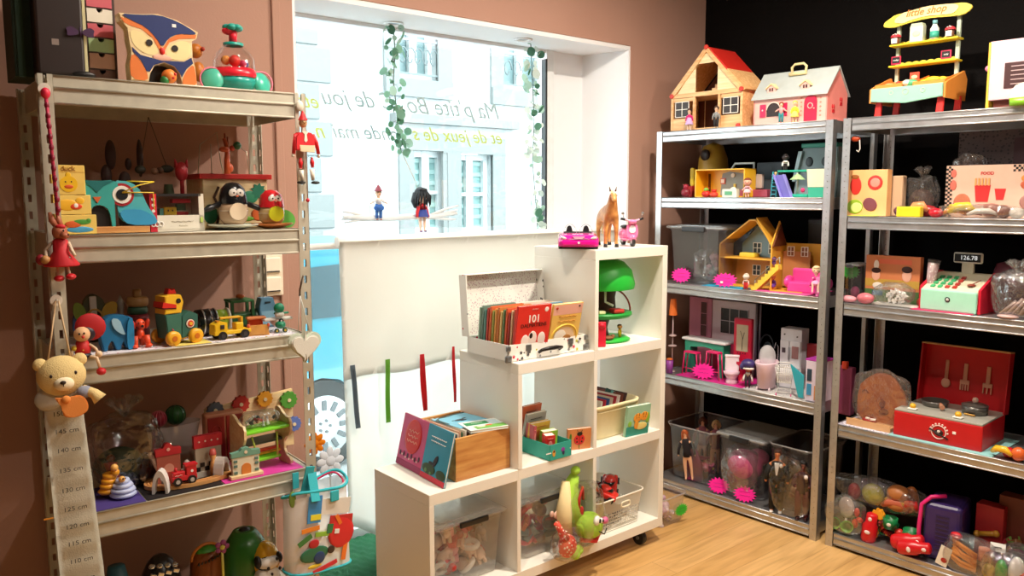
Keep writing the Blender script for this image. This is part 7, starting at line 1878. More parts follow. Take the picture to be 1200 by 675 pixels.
m=MB('e9e5da');m.ball(.18*w,.098,h*.8,.012,.003,.012);m.build('wall_lamp',t)
L,w,h=rp('b',903,938,258,.05)
t=thing('yellow_house_wing','yellow open dollhouse wing with folding roof and brown attic beside the stairs','dollhouse',L,RA+.15,'dollhouses on the right rack')
ev=h*.66
MB(yl).prism([(0,0),(.16,0),(.16,ev),(.08,h*.98),(0,ev)],-w/2,-w/2+.006,'yz').bx(.1*w,.155,0,w*1.1,.006,ev).prism([(-w*.5,ev),(-w*.5,ev-.008),(-w*1.0,h*1.02),(-w*1.0,h*1.03)],.0,.12).bx(0,.08,0,w,.16,.005).build('shell',t)
m=MB(c('6a3218',.5));m.prism([(.0,ev*.95),(.15,ev*.95),(.08,h*.93)],-w/2+.007,-w/2+.012,'yz').use('b87a4a').bx(0,.12,h*.05,w*.85,.006,h*.5);m.build('brown_attic',t)
for x in(-.18,.25):m=MB();winbox(m,x*w,h*.55,.2*w,h*.13,'f0ece0',.115,'8a5a3a');m.build('window',t)
L,w,h=rp('b',880,911,309,.03)
t=thing('toy_stairs','yellow toy staircase with grey handrail in front of the yellow house','toy stairs',L,RA)
MB(c('eccb45',.45)).prism([(-.5*w,0),(-.3*w,0),(.5*w,h*.82),(.5*w,h)]+sum([[(.5*w-(k+1)*w/8,h-k*h/8),(.5*w-(k+1)*w/8,h-(k+1)*h/8)]for k in range(8)],[]),0,.03).build('steps',t)
MB(c('8f8f84',.4)).tube([(-.5*w,.032,h*.35),(.4*w,.032,h*1.25)],.002).cyl((-.5*w,.032,0),(-.5*w,.032,h*.36),.002).cyl((.4*w,.032,h*.8),(.4*w,.032,h*1.25),.002).build('handrail',t)
figure('farm_figure','small white figure with red trousers beside the yellow staircase',rp('b',869,879,316,.02)[0],F1,.072,'e8d8cc','e8c4bc',None,'c8282c','d8c8b8',headr=.17,fat=1.6,shoes='c8282c')
figure('tiny_child','tiny purple figure standing on the top of the yellow stairs',rp('b',902,910,296,.04)[0]+Vector((0,0,.115)),F1,.04,'6a3a6a','4a2a7a',None,None,'3a1a3a',headr=.2,fat=1.7,face=False)
figure('purple_figure','small purple and orange figure standing under the yellow staircase',rp('b',900,910,320,.06)[0],F1,.075,'c8704a','5a2a8a','5a2a8a',None,'c86a2a',headr=.15,fat=1.6,face=False)
L,w,h=rp('b',919,968,315,.07)
t=thing('toy_sofa','shiny pink toy sofa with rolled arms on the third level','toy sofa',L,RA+.1)
pk3=c('e2469a',.3)
m=MB(pk3);m.bx(0,.035,0,w*.85,.07,h*.45,bev=.008).box(0,.062,h*.62,w*.85,.02,h*.7,bev=.008);m.build('seat_and_back',t)
for s in(-1,1):MB(pk3).ball(s*w*.44,.03,h*.42,.017,.04,h*.26).build('armrest',t)
t=figure('fashion_doll','pale blond doll in pink sitting at the sofa edge with long legs',rp('b',950,961,305,.035)[0]+Vector((0,0,.045)),F1,.135,'f4c8b0','d83a8a','f09ac0',None,'f2dcaa',.0,headr=.13,sit=True,fat=.9,shoes='e85aa8')
L,w,h=rp('b',955,968,325,.02)
solo(MB(c('ee7fb8',.4)).bx(0,.01,0,w,.02,h,bev=.004),'toy_vanity','small pink box beside the sitting doll','box',L,RA)
L,w,h=rp('b',944,968,257,.28)
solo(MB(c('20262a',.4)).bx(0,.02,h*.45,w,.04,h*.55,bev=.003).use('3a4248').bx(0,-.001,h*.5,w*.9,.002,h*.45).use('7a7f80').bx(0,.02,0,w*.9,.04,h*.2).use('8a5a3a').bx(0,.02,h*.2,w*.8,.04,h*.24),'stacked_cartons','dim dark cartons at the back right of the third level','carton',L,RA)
sheet('hot pink glossy card lining the left of the fourth level',RR,'c',.14,.52,.004,.3,c('d62a8c',.35),'pink_card')
sheet('grey dotted paper at the right of the fourth level',RR,'c',.52,.83,.004,.3,polka('dotted_grey','c4c2c0','8a8a8a',90,.25),'dotted_paper')
L,w,h=rp('c',804,878,352,.24)
t=thing('large_dollhouse','large pink and white doll mansion wall with paned windows at the back, fourth level','dollhouse',L,RA)
m=MB(c('c07a94',.5));m.bx(-.32*w,.03,0,.36*w,.02,h).use('d8ccd4').bx(.2*w,.03,0,.66*w,.02,h,bev=.003).use('b01c50').bx(.2*w,.022,0,.6*w,.01,h*.42);m.build('wall',t)
m=MB();winbox(m,.22*w,h*.72,.42*w,h*.36,'d8ccd4',.018,'120c10',3,2);m.build('window',t);m=MB();winbox(m,-.26*w,h*.7,.1*w,h*.5,'c8849c',.018,'4a1a1c',1,3);m.build('window',t)
m=MB(c('8f8fa0',.3,.4));m.cyl((.55*w,.02,0),(.55*w,.02,h),.006).cyl((.6*w,.02,0),(.6*w,.02,h),.005);m.build('column',t)
L,w,h=rp('c',782,793,350,.05)
t=thing('toy_lamp','orange lampshade toy lamp at the left end of the fourth level','toy lamp',L,RA)
MB(c('e0702a',.5)).lathe([(.022,h*.78),(.014,h)],seg=20).build('lamp_shade',t);MB(c('b8a0a0',.4)).cyl((0,0,0),(0,0,h*.9),.003).cyl((0,0,0),(0,0,.006),.016).ball(0,0,h*.5,.02,.02,.006).ball(0,0,h*.36,.022,.022,.005).build('stand',t)
L,w,h=rp('c',781,788,418,.02)
t=thing('cupcake_stool','tiny purple stool with orange top at the left end of the fourth level','toy stool',L,RA)
MB(c('8f3f9a',.4)).cyl((0,0,0),(0,0,h*.8),.016,.018).build('stool',t);MB(c('d8692a',.5)).ball(0,0,h*.85,.017,.017,.006).build('cushion',t)
L,w,h=rp('c',801,848,398,.10)
t=thing('toy_counter','teal toy bar counter with white top on the fourth level','toy table',L,RA)
MB(c('e6e6e6',.3)).bx(0,.03,h*.93,w*1.08,.075,h*.07,bev=.003).build('table_top',t)
tc_=c('2f9a7a',.4)
for s in(-1,1):MB(tc_).prism([(s*.46*w,0),(s*.36*w,0),(s*.34*w,h*.75),(0,h*.8),(0,h*.93),(s*.48*w,h*.93)],0,.06).build('leg',t)
for x0,x1,lab in((799,818,'pink toy bar stool at the left of the counter'),(825,843,'pink toy bar stool at the right of the counter')):
    L,w,h=rp('c',x0,x1,412,.045)
    t=thing('bar_stool',lab,'toy stool',L,RA,'pink bar stools')
    MB(c('e0186a',.3)).bx(0,.015,h*.93,w*.8,.035,h*.07,bev=.002).build('seat',t)
    for s in(-1,1):
        for y in(0,.03):MB(c('e0186a',.3)).cyl((s*w*.48,y,0),(s*w*.36,y,h*.95),.0028,seg=8).build('leg',t)
    MB(c('e0186a',.3)).cyl((-w*.46,0,h*.3),(w*.46,0,h*.3),.002,seg=8).build('crossbar',t)
star('c',809,838,422,442,.018,'pink starburst price card between the pink bar stools')
L,w,h=rp('c',848,866,417,.05)
t=thing('toy_toilet','white toy toilet with pink bowl on the fourth level','toy toilet',L,F1+.1)
MB(c('e8d8e0',.25)).bx(0,.035,h*.42,w*.75,.02,h*.52,bev=.004).bx(0,.035,h*.92,w*.8,.026,h*.07,bev=.003).build('tank',t)
MB(c('e0bccc',.25)).lathe([(0,0),(w*.36,0),(w*.3,h*.1),(w*.26,h*.2),(w*.42,h*.36),(w*.45,h*.44),(w*.3,h*.45),(0,h*.3)],0,.0,0,seg=22).build('bowl',t)
L,w,h=rp('c',858,879,373,.13)
t=thing('toy_vanity','bright red toy vanity with picture mirror on a pedestal','toy vanity',L,RA+.1)
m=MB(c('c8143c',.35));m.bx(0,.012,h*.28,w*.95,.024,h*.72,bev=.006).lathe([(w*.5,h*.34),(w*.5,h*.3),(w*.2,h*.16),(w*.12,0),(w*.3,0)][::-1],0,.0,0,seg=18).bx(0,.01,0,w*.25,.02,h*.3);m.build('body',t)
m=MB(c('b8a88c',.4));m.bx(0,-.001,h*.48,w*.6,.003,h*.42).use('3a3028').tube([(0,-.003,h*.5),(.002,-.003,h*.7),(-.01,-.003,h*.8)],.0012).tube([(.002,-.003,h*.66),(.011,-.003,h*.78)],.0012).use('2a1518')
for k in range(4):m.ball((-.2+.13*k)*w,-.004,h*.45,.0025,.002,.004,6)
m.build('mirror_picture',t)
t=figure('big_head_doll','small doll with huge purple hair bob and white collar on the fourth level',rp('c',868,884,411,.03)[0],F1,.125,'b06a50','e8e4e0',None,'3a2a3a',None,headr=.19,shoes='3a1a5a',fat=.9)
m=MB(c('3a2f6a',.35,var=.35));m.ball(0,.004,.112,.034,.030,.024).ball(-.026,-.004,.10,.012,.014,.016).use('e8e0d8').ball(.004,-.012,.094,.026,.016,.006);m.build('purple_bob',t)
L,w,h=rp('c',884,906,424,.045)
t=thing('toy_bathtub','pale pink toy bathtub on four feet with chrome tap','toy bathtub',L,RA+.2)
MB(c('e4c4d0',.25)).lathe([(0,.010),(w*.38,.012),(w*.45,h*.8),(w*.52,h*.95),(w*.5,h),(w*.42,h*.92),(w*.35,h*.3),(0,h*.25)],0,.03,0,seg=28,sy=1.5).build('tub',t)
m=MB(c('e8d4dc',.25));
for x in(-.3,.3):
    for y in(-.01,.07):m.ball(x*w,y,.008,.005,.006,.009)
m.use(c('c8ccd0',.15,.8)).tube([(.3*w,.09,h),(.3*w,.09,h*1.45),(.2*w,.085,h*1.6),(.15*w,.08,h*1.4)],.0025,6);m.build('tap_and_feet',t)
MB(clear('tub_film','ffffff',.1,milky=.35,bump=.5)).ball(-.1*w,.06,h*1.1,w*.4,.03,h*.42).build('shower_hood',t)
L,w,h=rp('c',888,906,392,.2)
t=thing('toy_chair','dark round-backed toy chair behind the bathtub','toy chair',L,RA)
m=MB(c('22303a',.4));m.tube([(w*.45*math.cos(a),0,h*.7+h*.3*math.sin(a))for a in[i*PI/12 for i in range(13)]],.003).tube([(-w*.45,0,h*.7),(-w*.4,0,0)],.003).tube([(w*.45,0,h*.7),(w*.4,0,0)],.003).ball(0,.01,h*.55,w*.4,.006,h*.3);m.build('back',t)
L,w,h=rp('c',913,937,385,.15)
t=thing('toy_fridge','tall white toy fridge with water dispenser and pink panel','toy fridge',L,RA+.05)
MB(c('d4d4dc',.35)).bx(0,.035,0,w,.07,h,bev=.003).build('cabinet',t)
for x,w_ in((-.27,.42),(.22,.5)):MB(c('dedee6',.3)).bx(x*w,-.003,h*.36,w_*w,.006,h*.44,bev=.002).build('door',t)
MB(c('dedee6',.3)).bx(0,-.003,h*.03,w*.94,.006,h*.3,bev=.002).build('freezer_drawer',t)
m=MB('4a3a44');m.bx(-.3*w,-.007,h*.6,.16*w,.002,h*.08).use('a8787a').bx(.24*w,-.007,h*.52,.3*w,.002,h*.2).use('2a2a30').cyl((-.3*w,-.006,h*.9),(-.3*w,0,h*.9),.003).cyl((.3*w,-.006,h*.88),(.3*w,0,h*.88),.003).use('b8b8c0').cyl((-.06*w,-.01,h*.5),(-.06*w,-.01,h*.7),.0018).cyl((0,-.01,h*.5),(0,-.01,h*.7),.0018);m.build('dispenser',t)
L,w,h=rp('c',909,927,427,.015)
t=thing('shopping_trolley','tiny white wire shopping trolley with pink wheels at the fourth shelf edge','toy trolley',L,F1)
m=MB(c('e2e0dc',.35));zt_,zb_=h*.92,h*.42
for z,f_ in((zt_,1),((zt_+zb_)/2,.9),(zb_,.78)):m.tube([(x*w*.5*f_,.02+y*.022*f_,z)for x,y in((-1,-1),(1,-1),(1,1),(-1,1))],.002,5,closed=True)
for k in range(9):x=-1+.25*k;m.cyl((x*w*.5,-.002,zt_),(x*w*.39,.003,zb_),.0013,seg=5).cyl((x*w*.5,.042,zt_),(x*w*.39,.037,zb_),.0013,seg=5)
for k in range(5):y=-1+.5*k;m.cyl((-w*.39,.02+y*.017,zb_),(w*.39,.02+y*.017,zb_),.0013,seg=5)
m.build('basket',t)
m=MB(c('e2e0dc',.35));
for s in(-1,1):m.tube([(s*w*.42,.04,zt_),(s*w*.36,.035,h*.2),(s*w*.42,.0,h*.1)],.0016,5)
m.cyl((-w*.4,.0,h*.12),(w*.4,.0,h*.12),.0014).cyl((-w*.36,.03,h*.2),(w*.36,.03,h*.2),.0014).cyl((-w*.5,.046,h),(w*.5,.046,h),.0022);m.build('frame',t)
for s in(-1,1):MB(c('e0408a',.4)).cyl((s*w*.42-.002,.0,.006),(s*w*.42+.002,0,.006),.006,seg=12).build('wheel',t)
L,w,h=rp('c',938,962,423,.02)
t=thing('pop_up_shop','white, pink and teal folding toy shop at the right of the fourth level','toy shop',L,RA)
MB(c('d6c8d8',.4)).bx(.1*w,.05,0,w*.8,.10,h,bev=.002).build('body',t);MB(c('b03aa0',.4)).bx(.1*w,.05,h,w*.86,.10,.008,bev=.002).build('top',t)
MB(c('2f9fb0',.4)).prism([(-.32*w,.01),(-.32*w,h*.62),(-1.0*w,h*.85),(-.55*w,.01)],-.012,-.006).build('teal_flap',t)
m=MB('22384a');m.bx(-.1*w,-.001,h*.5,.22*w,.003,h*.3).use('3a8ab8').bx(-.1*w,-.001,h*.15,.22*w,.003,h*.28).use('c88a5a').bx(.3*w,-.001,h*.05,.3*w,.003,h*.35);m.build('window',t)
L,w,h=rp('c',944,958,403,.2)
solo(MB(c('8e1a28',.4)).bx(0,.01,h*.0,w,.03,h,bev=.004).use('d8a0a0').ball(0,-.006,h*.7,.006,.003,.006),'red_toy_box','dark red toy box behind the folding shop','box',L,RA)
def dolls_in(x0,x1,yt,d,lab,rz=0,mat=binp2,w_d=.32,lid=False,handle='1c1a1c',n=None):
    L,w,h=rp('d',x0,x1,yt,d);return lid_bin(lab,L,RA+rz,w,w_d,h,mat=mat,lid=lid,handle=handle),L,w,h
_,L1,w1,h1=dolls_in(779,835,500,.045,'open smoky bin of dolls at the left of the bottom level')
_,L2,w2,h2=dolls_in(838,893,512,.06,'smoky lidded bin with black clip and pink bags in the middle of the bottom level',0,binp2,.3,True)
_,L3,w3,h3=dolls_in(897,950,522,.06,'open smoky bin of dolls behind the two suited dolls')
m=MB(c('dc4c8a',.5,var=.3));m.ball(0,.05,h2*.5,w2*.36,.06,h2*.26).ball(-.03,.07,h2*.24,w2*.3,.05,h2*.18).ball(.04,.1,h2*.62,w2*.2,.05,h2*.14)
solo(m,'doll_dress','crumpled pink doll dresses packed in the middle bottom bin','doll clothes',L2,RA)
bag('crumpled clear bag around the pink dresses in the middle bottom bin',L2+RR.w*.02+Vector((0,0,.006)),RA,w2*.72,.16,h2*.8,film2,False,seed=31)
m=MB(c('a01c58',.5,var=.3));m.lathe([(0,0),(.055,0),(.05,.08),(.02,.15),(0,.16)],0,.02,0,seg=20,sy=.5)
solo(m,'doll_dress','dark magenta doll dress spread behind the long-haired doll','doll clothes',L1+RR.w*.025+RR.u*-.0+Vector((0,0,.006)),RA)
t=figure('fashion_doll','auburn long-haired doll in black leotard leaning in the left bottom bin',L1+RR.w*.012+RR.u*.0+Vector((0,0,.006)),F1,.255,'eeb58e','1c1418',None,None,'c8622c',.2,'down',.06,fat=.8)
t.rotation_euler.y=-.12
for k,(du,dz,hc)in enumerate(((-.02,.16,'5a2a1a'),(.06,.15,'c8a070'))):
    figure('fashion_doll',('dark-haired' if k==0 else 'blond')+' doll lying half hidden at the top of the left bottom bin',L1+RR.w*.14+RR.u*du+Vector((0,0,.03)),F1,.27,'d8a080','8a4a5a',None,None,hc,.1,'down',.06,fat=.8)
t=figure('suited_doll','tall man doll in black dinner suit and white shirt, bottom level',rp('d',898,920,511,.02)[0],F1,.29,'c87848','15130f',None,'15130f','3a1c10',headr=.062,shoes='e8e4de',fat=1.0)
m=MB(c('ece8e2',.6));m.prism([(-.010,.235),(.011,.235),(.003,.18),(-.003,.18)],-.028,-.018).ball(.018,-.024,.225,.008,.005,.010);m.build('shirt_front',t)
t=figure('suited_doll','darker man doll in maroon suit with white corsage beside the rack post',rp('d',929,949,531,.025)[0],F1,.265,'6a3420','3a0f18',None,'5a1422','120b0a',headr=.062,shoes='2a0f14',arms='front',fat=1.0)
MB('e8dcd8').ball(.014,-.03,.205,.009,.006,.010).build('corsage',t)
L=rp('d',905,935,505,.1)[0]
bag('tall clear bag around the two suited dolls',rp('d',900,948,520,.0)[0]+RR.w*.02,RA+.1,.19,.07,.27,film,False,seed=33)
star('d',828,855,559,579,.012,'pink starburst price card at the left bin on the bottom level')
star('d',858,886,568,588,.010,'pink starburst price card before the middle bin on the bottom level')
scatter(14,(L1+RR.w*.15+RR.u*.02).x,(L1+RR.w*.15+RR.u*.02).y,L1.z+.006,.16,.2,.12,RA,[('bar','d86a8a'),('block','c8a0b0'),('ball','e8c0a8'),('flower','b03a6a')],'pinkish doll accessory at the bottom of the open doll bin','doll accessory','doll accessories in the open doll bin',71,'doll_accessory',.024)
scatter(12,(L3+RR.w*.16).x,(L3+RR.w*.16).y,L3.z+.006,.14,.18,.14,RA,[('bar','a8625a'),('block','b89a90'),('ball','c8a088'),('flower','8a5a6a')],'brownish doll accessory in the bin behind the suited dolls','doll accessory','doll accessories behind the suited dolls',72,'doll_accessory',.024)
# ================================================================ RACK TWO
L,w,h=qp('t',1020,1104,0,.03)
t=thing('market_stall','toy market stall with yellow little shop sign, teal counter and red legs','toy stall',L,RA)
cz0,cz1=h*.135,h*.27
m=MB(c('e0302c',.4));
for x,y in((-.42,.02),(.44,.02),(-.36,.14),(.5,.14)):MB(c('d8302c',.4)).prism([((x-.05)*w,0),((x+.04)*w,0),((x+.05)*w*1.0,cz0+.01),((x-.03)*w,cz0+.01)],y-.006,y+.006,bev=.001).build('leg',t)
m.bm.free()
MB(c('d98a3a',.5)).prism([(0,cz0-.004),(.19,cz0-.004),(.20,cz1+.02),(.17,cz1+.05),(.02,cz1),(0,cz1-.01)],w*.5,w*.5+.008,'yz').prism([(0,cz0-.004),(.19,cz0-.004),(.20,cz1+.02),(.17,cz1+.05),(.02,cz1),(0,cz1-.01)],-w*.5-.008,-w*.5,'yz').prism([(.01,cz1-.014),(.18,cz1+.03),(.18,cz1+.036),(.01,cz1-.008)],-w*.5,w*.5,'yz').build('counter_side',t)
MB(c('8fc4ac',.45)).prism([(-w*.5,cz0),(0,cz0-.014),(w*.5,cz0),(w*.5,cz1-.008),(-w*.5,cz1-.008)],-.008,0,bev=.002).build('counter_front',t)
m=MB('c8d8c0');
for x,r_ in((-.2,.007),(.0,.011),(.24,.008)):m.tube([(x*w+r_*math.cos(a*PI/8),-.009,(cz0+cz1)/2+r_*math.sin(a*PI/8))for a in range(16)],.0012,4,closed=True)
m.build('counter_print',t)
for s in(-1,1):MB(c('b9c8b4',.5)).box(s*w*.42,.17,(cz1+h*.94)/2,.014,.012,h*.95-cz1,bev=.001).build('upright',t)
for z,yy in((h*.47,.15),(h*.66,.15)):
    MB(c('e3c92a',.4)).bx(0,yy,z,w*.96,.06,.008,bev=.003).build('shelf',t)
    m=MB(c('ecd44a',.4));m.prism([(-w*.42,z+.006),(w*.42,z+.006)]+[(w*.42-w*.84*i/24,z+.018+.005*abs(math.sin(i*PI/3)))for i in range(25)],yy+.02,yy+.024);m.build('scalloped_back',t)
sg=smoothpoly([(-.62,.0),(-.60,.06),(-.52,.09),(-.46,.13),(-.3,.14),(0,.17),(.3,.16),(.46,.15),(.54,.14),(.62,.10),(.60,.05),(.5,.0),(.3,.01),(0,.03),(-.3,.0),(-.44,-.03),(-.52,-.02)],1)
zs=h*.86
MB(c('ecd64a',.45)).prism([(x*w,zs+z*w*1.15)for x,z in sg],.14,.150,bev=.002).build('sign',t)
MB(c('f4dfa0',.5)).prism([(x*w*.72,zs+.010+z*w*.95)for x,z in sg],.136,.1405).build('sign_plate',t)
MB(c('dd7a28',.5)).text('little shop',.038,0,.1345,zs+.036,depth=.0005,shear=.3,bold=.0004).build('sign_writing',t)
def on_stall(x,y,z,fn,name,lab,cat):
    m=MB();fn(m);P=L+RR2.u*(x*w)+RR2.w*y;P.z=L.z+z;return solo(m,name,lab,cat,P,RA)
on_stall(-.1,.14,h*.66+.009,lambda m:m.use('d8dcc8').bx(0,0,0,.05,.03,.058).use('c9d2b0').prism([(-.025,.058),(.025,.058),(.02,.07),(-.02,.07)],-.015,.015).use('e0e8b0').ball(0,-.016,.03,.015,.001,.012),'milk_carton','pale toy milk carton on the upper shelf of the stall','toy carton')
on_stall(.14,.135,h*.66+.009,lambda m:m.use('f0f0ea').lathe([(0,0),(.015,0),(.016,.04),(.008,.055),(.007,.062),(0,.062)],seg=18).use('3aa890').cyl((0,0,.005),(0,0,.03),.0165,seg=18).use('7fb8c0').cyl((0,0,.058),(0,0,.072),.009,seg=14),'toy_bottle','white toy bottle with teal label on the stall shelf','toy bottle')
for x,lab in((-.4,'toy jam jar with dotted lid at the left of the upper stall shelf'),(.36,'toy jam jar with red dotted lid at the right of the upper stall shelf')):
    on_stall(x,.13,h*.66+.009,lambda m:m.use('8a5a48').cyl((0,0,.002),(0,0,.03),.014,seg=18).use('ece4d8').box(0,-.014,.012,.022,.004,.02).use('c8303a').lathe([(.02,.026),(.018,.034),(.008,.04),(0,.041)],seg=18).use('f4e8e4').ball(-.006,-.012,.036,.003).ball(.006,-.012,.036,.003).ball(0,-.008,.039,.003),'jam_jar',lab,'toy jar')
for x,tx in((-.36,'today'),(.34,'only')):
    on_stall(x,.118,h*.47+.009,lambda m:m.use('c81e4a').box(0,0,.016,.038,.004,.032,bev=.001).use('141012').box(0,-.0022,.017,.030,.001,.023).use('f4f4f0').text(tx,.010,0,-.0028,.017,depth=.0003,shear=.2),'chalk_sign',f'mini blackboard with red frame on the lower stall shelf reading {tx}','toy sign')
on_stall(-.02,.08,cz1+.01,lambda m:m.use('e0482c').bx(0,0,0,.036,.006,.042,bev=.001).use('f0e0a0').ball(0,-.004,.024,.012,.001,.007),'price_board','small orange-red sign standing in the stall tray','toy sign')
on_stall(-.02,.035,cz1-.004,lambda m:m.use('4fae78').ball(.008,0,.010,.024,.018,.015).use('d8dcc4').ball(-.006,-.006,.012,.018,.014,.012),'toy_cabbage','green and white toy vegetable in the middle of the stall tray','toy vegetable')
on_stall(-.32,.045,cz1-.0,lambda m:m.use('e8c890').ball(0,0,.006,.022,.016,.008).ball(-.016,.01,.006,.016,.012,.007),'toy_bread','pale toy bread loaves in the left stall tray','toy food')
on_stall(-.2,.05,cz1+.002,lambda m:m.use('d82a1c').ball(0,0,.008,.010).use('d8862a').ball(.008,-.008,.004,.010,.008,.006),'toy_tomato','red toy tomato in the left stall tray','toy vegetable')
on_stall(.25,.07,cz1+.006,lambda m:m.use('ecc82c').ball(0,0,.010,.03,.02,.012).ball(.03,.01,.010,.018,.014,.010).ball(-.03,-.004,.006,.016,.012,.008),'toy_lemons','yellow toy lemons in the right stall tray','toy fruit')
m=MB(c('e08a34',.5))
for x0_,x1_ in((-.48,-.1),(.06,.48)):
    for x in(x0_,x1_):m.prism([(.02,cz1-.006),(.16,cz1+.03),(.16,cz1+.045),(.02,cz1+.008)],x*w-.002,x*w+.002,'yz')
    m.prism([(x0_*w,cz1-.006),(x1_*w,cz1-.006),(x1_*w,cz1+.008),(x0_*w,cz1+.008)],.018,.022)
m.build('tray',t)
L,w,h=qp('t',1156,1230,45,.02)
t=thing('toy_kitchen_unit','pink toy oven board with dark vent and yellow edge, cut by the right border','toy oven',L,RA)
MB(c('dfb4bc',.45)).bx(0,.06,h*.12,w,.12,h*.88,bev=.002).build('body',t);MB(c('e8b83a',.45)).bx(-w*.5,.06,0,.008,.12,h*.99).build('yellow_edge',t)
m=MB('3a1416');m.bx(w*.04,-.001,h*.28,w*.56,.003,h*.38,bev=.001).use('b8a0a0')
for k in range(5):m.box(w*.08,-.004,h*(.34+.065*k),w*.42,.002,.003)
m.build('vent',t)
MB(c('e87fa8',.3)).ball(-w*.5-.012,.03,h*.62,.011).build('knob',t);MB(c('6a2a1c',.5)).bx(0,.05,0,w*.85,.06,h*.12).build('base',t)
L,w,h=qp('t',1184,1236,8,.09)
L.z+=.235
solo(MB(c('eebcb8',.5)).prism(smoothpoly([(.0,0),(.03,-.0),(.06,.0),(.09,.02),(.085,.06),(.06,.09),(.02,.095),(-.012,.075),(-.02,.045),(-.012,.02)],1),0,.01,bev=.002).use('e0c03a').box(.012,.004,-.012,.018,.01,.03),'cloud_sign','pink cloud-shaped sign above the pink toy oven','toy sign',L+RR2.u*-.02,RA)
L,w,h=qp('t',1184,1214,97,.0)
t=thing('toy_helmet','green and cream rounded toy at the extreme right of the rack top','toy',L-RR2.w*.012,RA)
MB(c('7fb82c',.35)).lathe([(0,0),(w*.5,0),(w*.52,h*.35),(0,h*.36)],0,.0,0,seg=24,sy=.3).build('green_base',t);MB(c('eee8c8',.35)).lathe([(w*.52,h*.35),(w*.48,h*.65),(w*.3,h*.9),(0,h)],0,0,0,seg=24,sy=.3).build('cream_cap',t)
sheet('lime paper lining the play food shelf',RR2,'a',.03,.14,.003,.1,c('c8cf2a',.6),'lime_paper')
L,w,h=qp('a',989,1038,199,.05)
t=thing('food_box','pale orange picture box printed with strawberry, tomato, lime and onion','toy box',L,RA)
MB(c('ecb277',.5)).bx(0,.02,0,w,.04,h,bev=.001).build('carton',t)
m=MB('d8342c');m.ball(-w*.24,-.001,h*.66,w*.14,.001,h*.2).ball(w*.22,-.001,h*.72,w*.18,.001,h*.16).use('e88a7a').ball(w*.22,-.002,h*.72,w*.12,.001,h*.1).use('8fae2c').ball(-w*.24,-.001,h*.2,w*.2,.001,h*.16).use('cfe08a').ball(-w*.2,-.002,h*.18,w*.14,.001,h*.11).use('7a3f4a').ball(w*.12,-.001,h*.25,w*.18,.001,h*.14,rot=(0,.6,0)).use('9a5a2a').ball(-w*.26,-.002,h*.85,w*.1,.001,h*.05);m.build('food_print',t)
L,w,h=qp('a',1037,1056,206,.1);solo(MB(c('c0a080',.6)).bx(0,.02,0,w,.04,h,bev=.006),'paper_bag','pale brown packet beside the fruit picture box','packet',L,RA)
L,w,h=qp('a',1060,1098,206,.18);bag('dark clear bag with sparkling top behind the play food',L,RA,w,.08,h,film2,True,seed=41)
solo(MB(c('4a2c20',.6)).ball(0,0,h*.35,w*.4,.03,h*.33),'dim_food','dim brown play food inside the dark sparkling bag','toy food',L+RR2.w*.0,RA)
def food(x0,x1,yt,d,lab,cl,kind,name,lvl='a',rz=0,dz=0):
    L,w,h=qp(lvl,x0,x1,yt,d);L=L+Vector((0,0,dz));h=max(.015,h-dz)
    m=MB(c(cl,.3))
    if kind=='oval':m.ball(0,0,h*.5,w*.5,.022,h*.5)
    elif kind=='box':m.bx(0,0,0,w,.035,h,bev=.004)
    elif kind=='long':m.tube([(-w*.5,0,h*.35),(-w*.2,-.004,h*.7),(w*.2,0,h*.75),(w*.5,.004,h*.4)],[h*.15,h*.28,h*.28,h*.12],8)
    elif kind=='burger':m.ball(0,0,h*.3,w*.5,w*.4,h*.25).use('d8a02c').box(0,0,h*.45,w*.9,w*.6,h*.1,bev=.002).use('8a3a1c').ball(0,0,h*.55,w*.47,w*.38,h*.12).use(cl).ball(0,0,h*.7,w*.48,w*.4,h*.3)
    elif kind=='egg':m.use('f4f0ea').ball(0,0,h*.15,w*.5,w*.38,h*.18).use('ecb22a').ball(0,0,h*.45,w*.26,w*.24,h*.5)
    elif kind=='plate':m.lathe([(0,0),(w*.4,0),(w*.5,h*.2),(w*.48,h*.25),(0,h*.1)],seg=24,M=Matrix.Rotation(.9,4,'X'))
    return solo(m,name,lab,'toy food',L,RA+rz)
food(1052,1080,242,.03,'yellow toy cheese wedge at the play food shelf edge','e0cc2c','box','toy_cheese')
food(1066,1086,236,.06,'pale orange toy sausage lying on the yellow cheese','d88a5a','long','toy_sausage')
food(1047,1066,241,.07,'dark purple toy plum by the fruit picture box','5a2a3f','oval','toy_plum')
food(1088,1105,244,.03,'bright red toy pepper in the play food row','c8182a','oval','toy_pepper')
food(1066,1100,240,.1,'dark red toy meat behind the cheese','8a1c22','oval','toy_meat')
food(1104,1130,243,.04,'orange toy carrot under the bananas','e08a2a','long','toy_carrot')
food(1112,1142,237,.035,'yellow toy banana on the play food pile','eaca2a','long','toy_banana',rz=.2)
food(1106,1134,239,.06,'second yellow toy banana, behind the front one','e8c23a','long','toy_banana',rz=-.2)
food(1134,1168,244,.03,'white toy leek at the front of the play food pile','e8dcd0','long','toy_leek',rz=.3)
food(1128,1150,247,.045,'brown toy sausage between banana and leek','9a4a2a','long','toy_sausage')
food(1150,1172,238,.08,'pinkish brown toy roast behind the leek','9c5a48','oval','toy_roast')
food(1168,1184,240,.05,'dark brown toy bun right of the leek','7a4434','oval','toy_bun')
food(1182,1200,243,.04,'cream toy dumpling at the right of the play food pile','d8cfc4','oval','toy_dumpling')
L=qp('a',1104,1184,240,.035)[0];bag('flat clear film over the toy bananas and leek',L,RA,.28,.09,.05,film2,False,seed=43)
L,w,h=qp('a',1106,1226,193,.13)
t=thing('game_box','checker-edged pink game box printed with burgers and fries behind the play food','game box',L,RA)
MB(c('d8b09a',.5)).bx(0,.02,0,w,.04,h,bev=.001).build('carton',t)
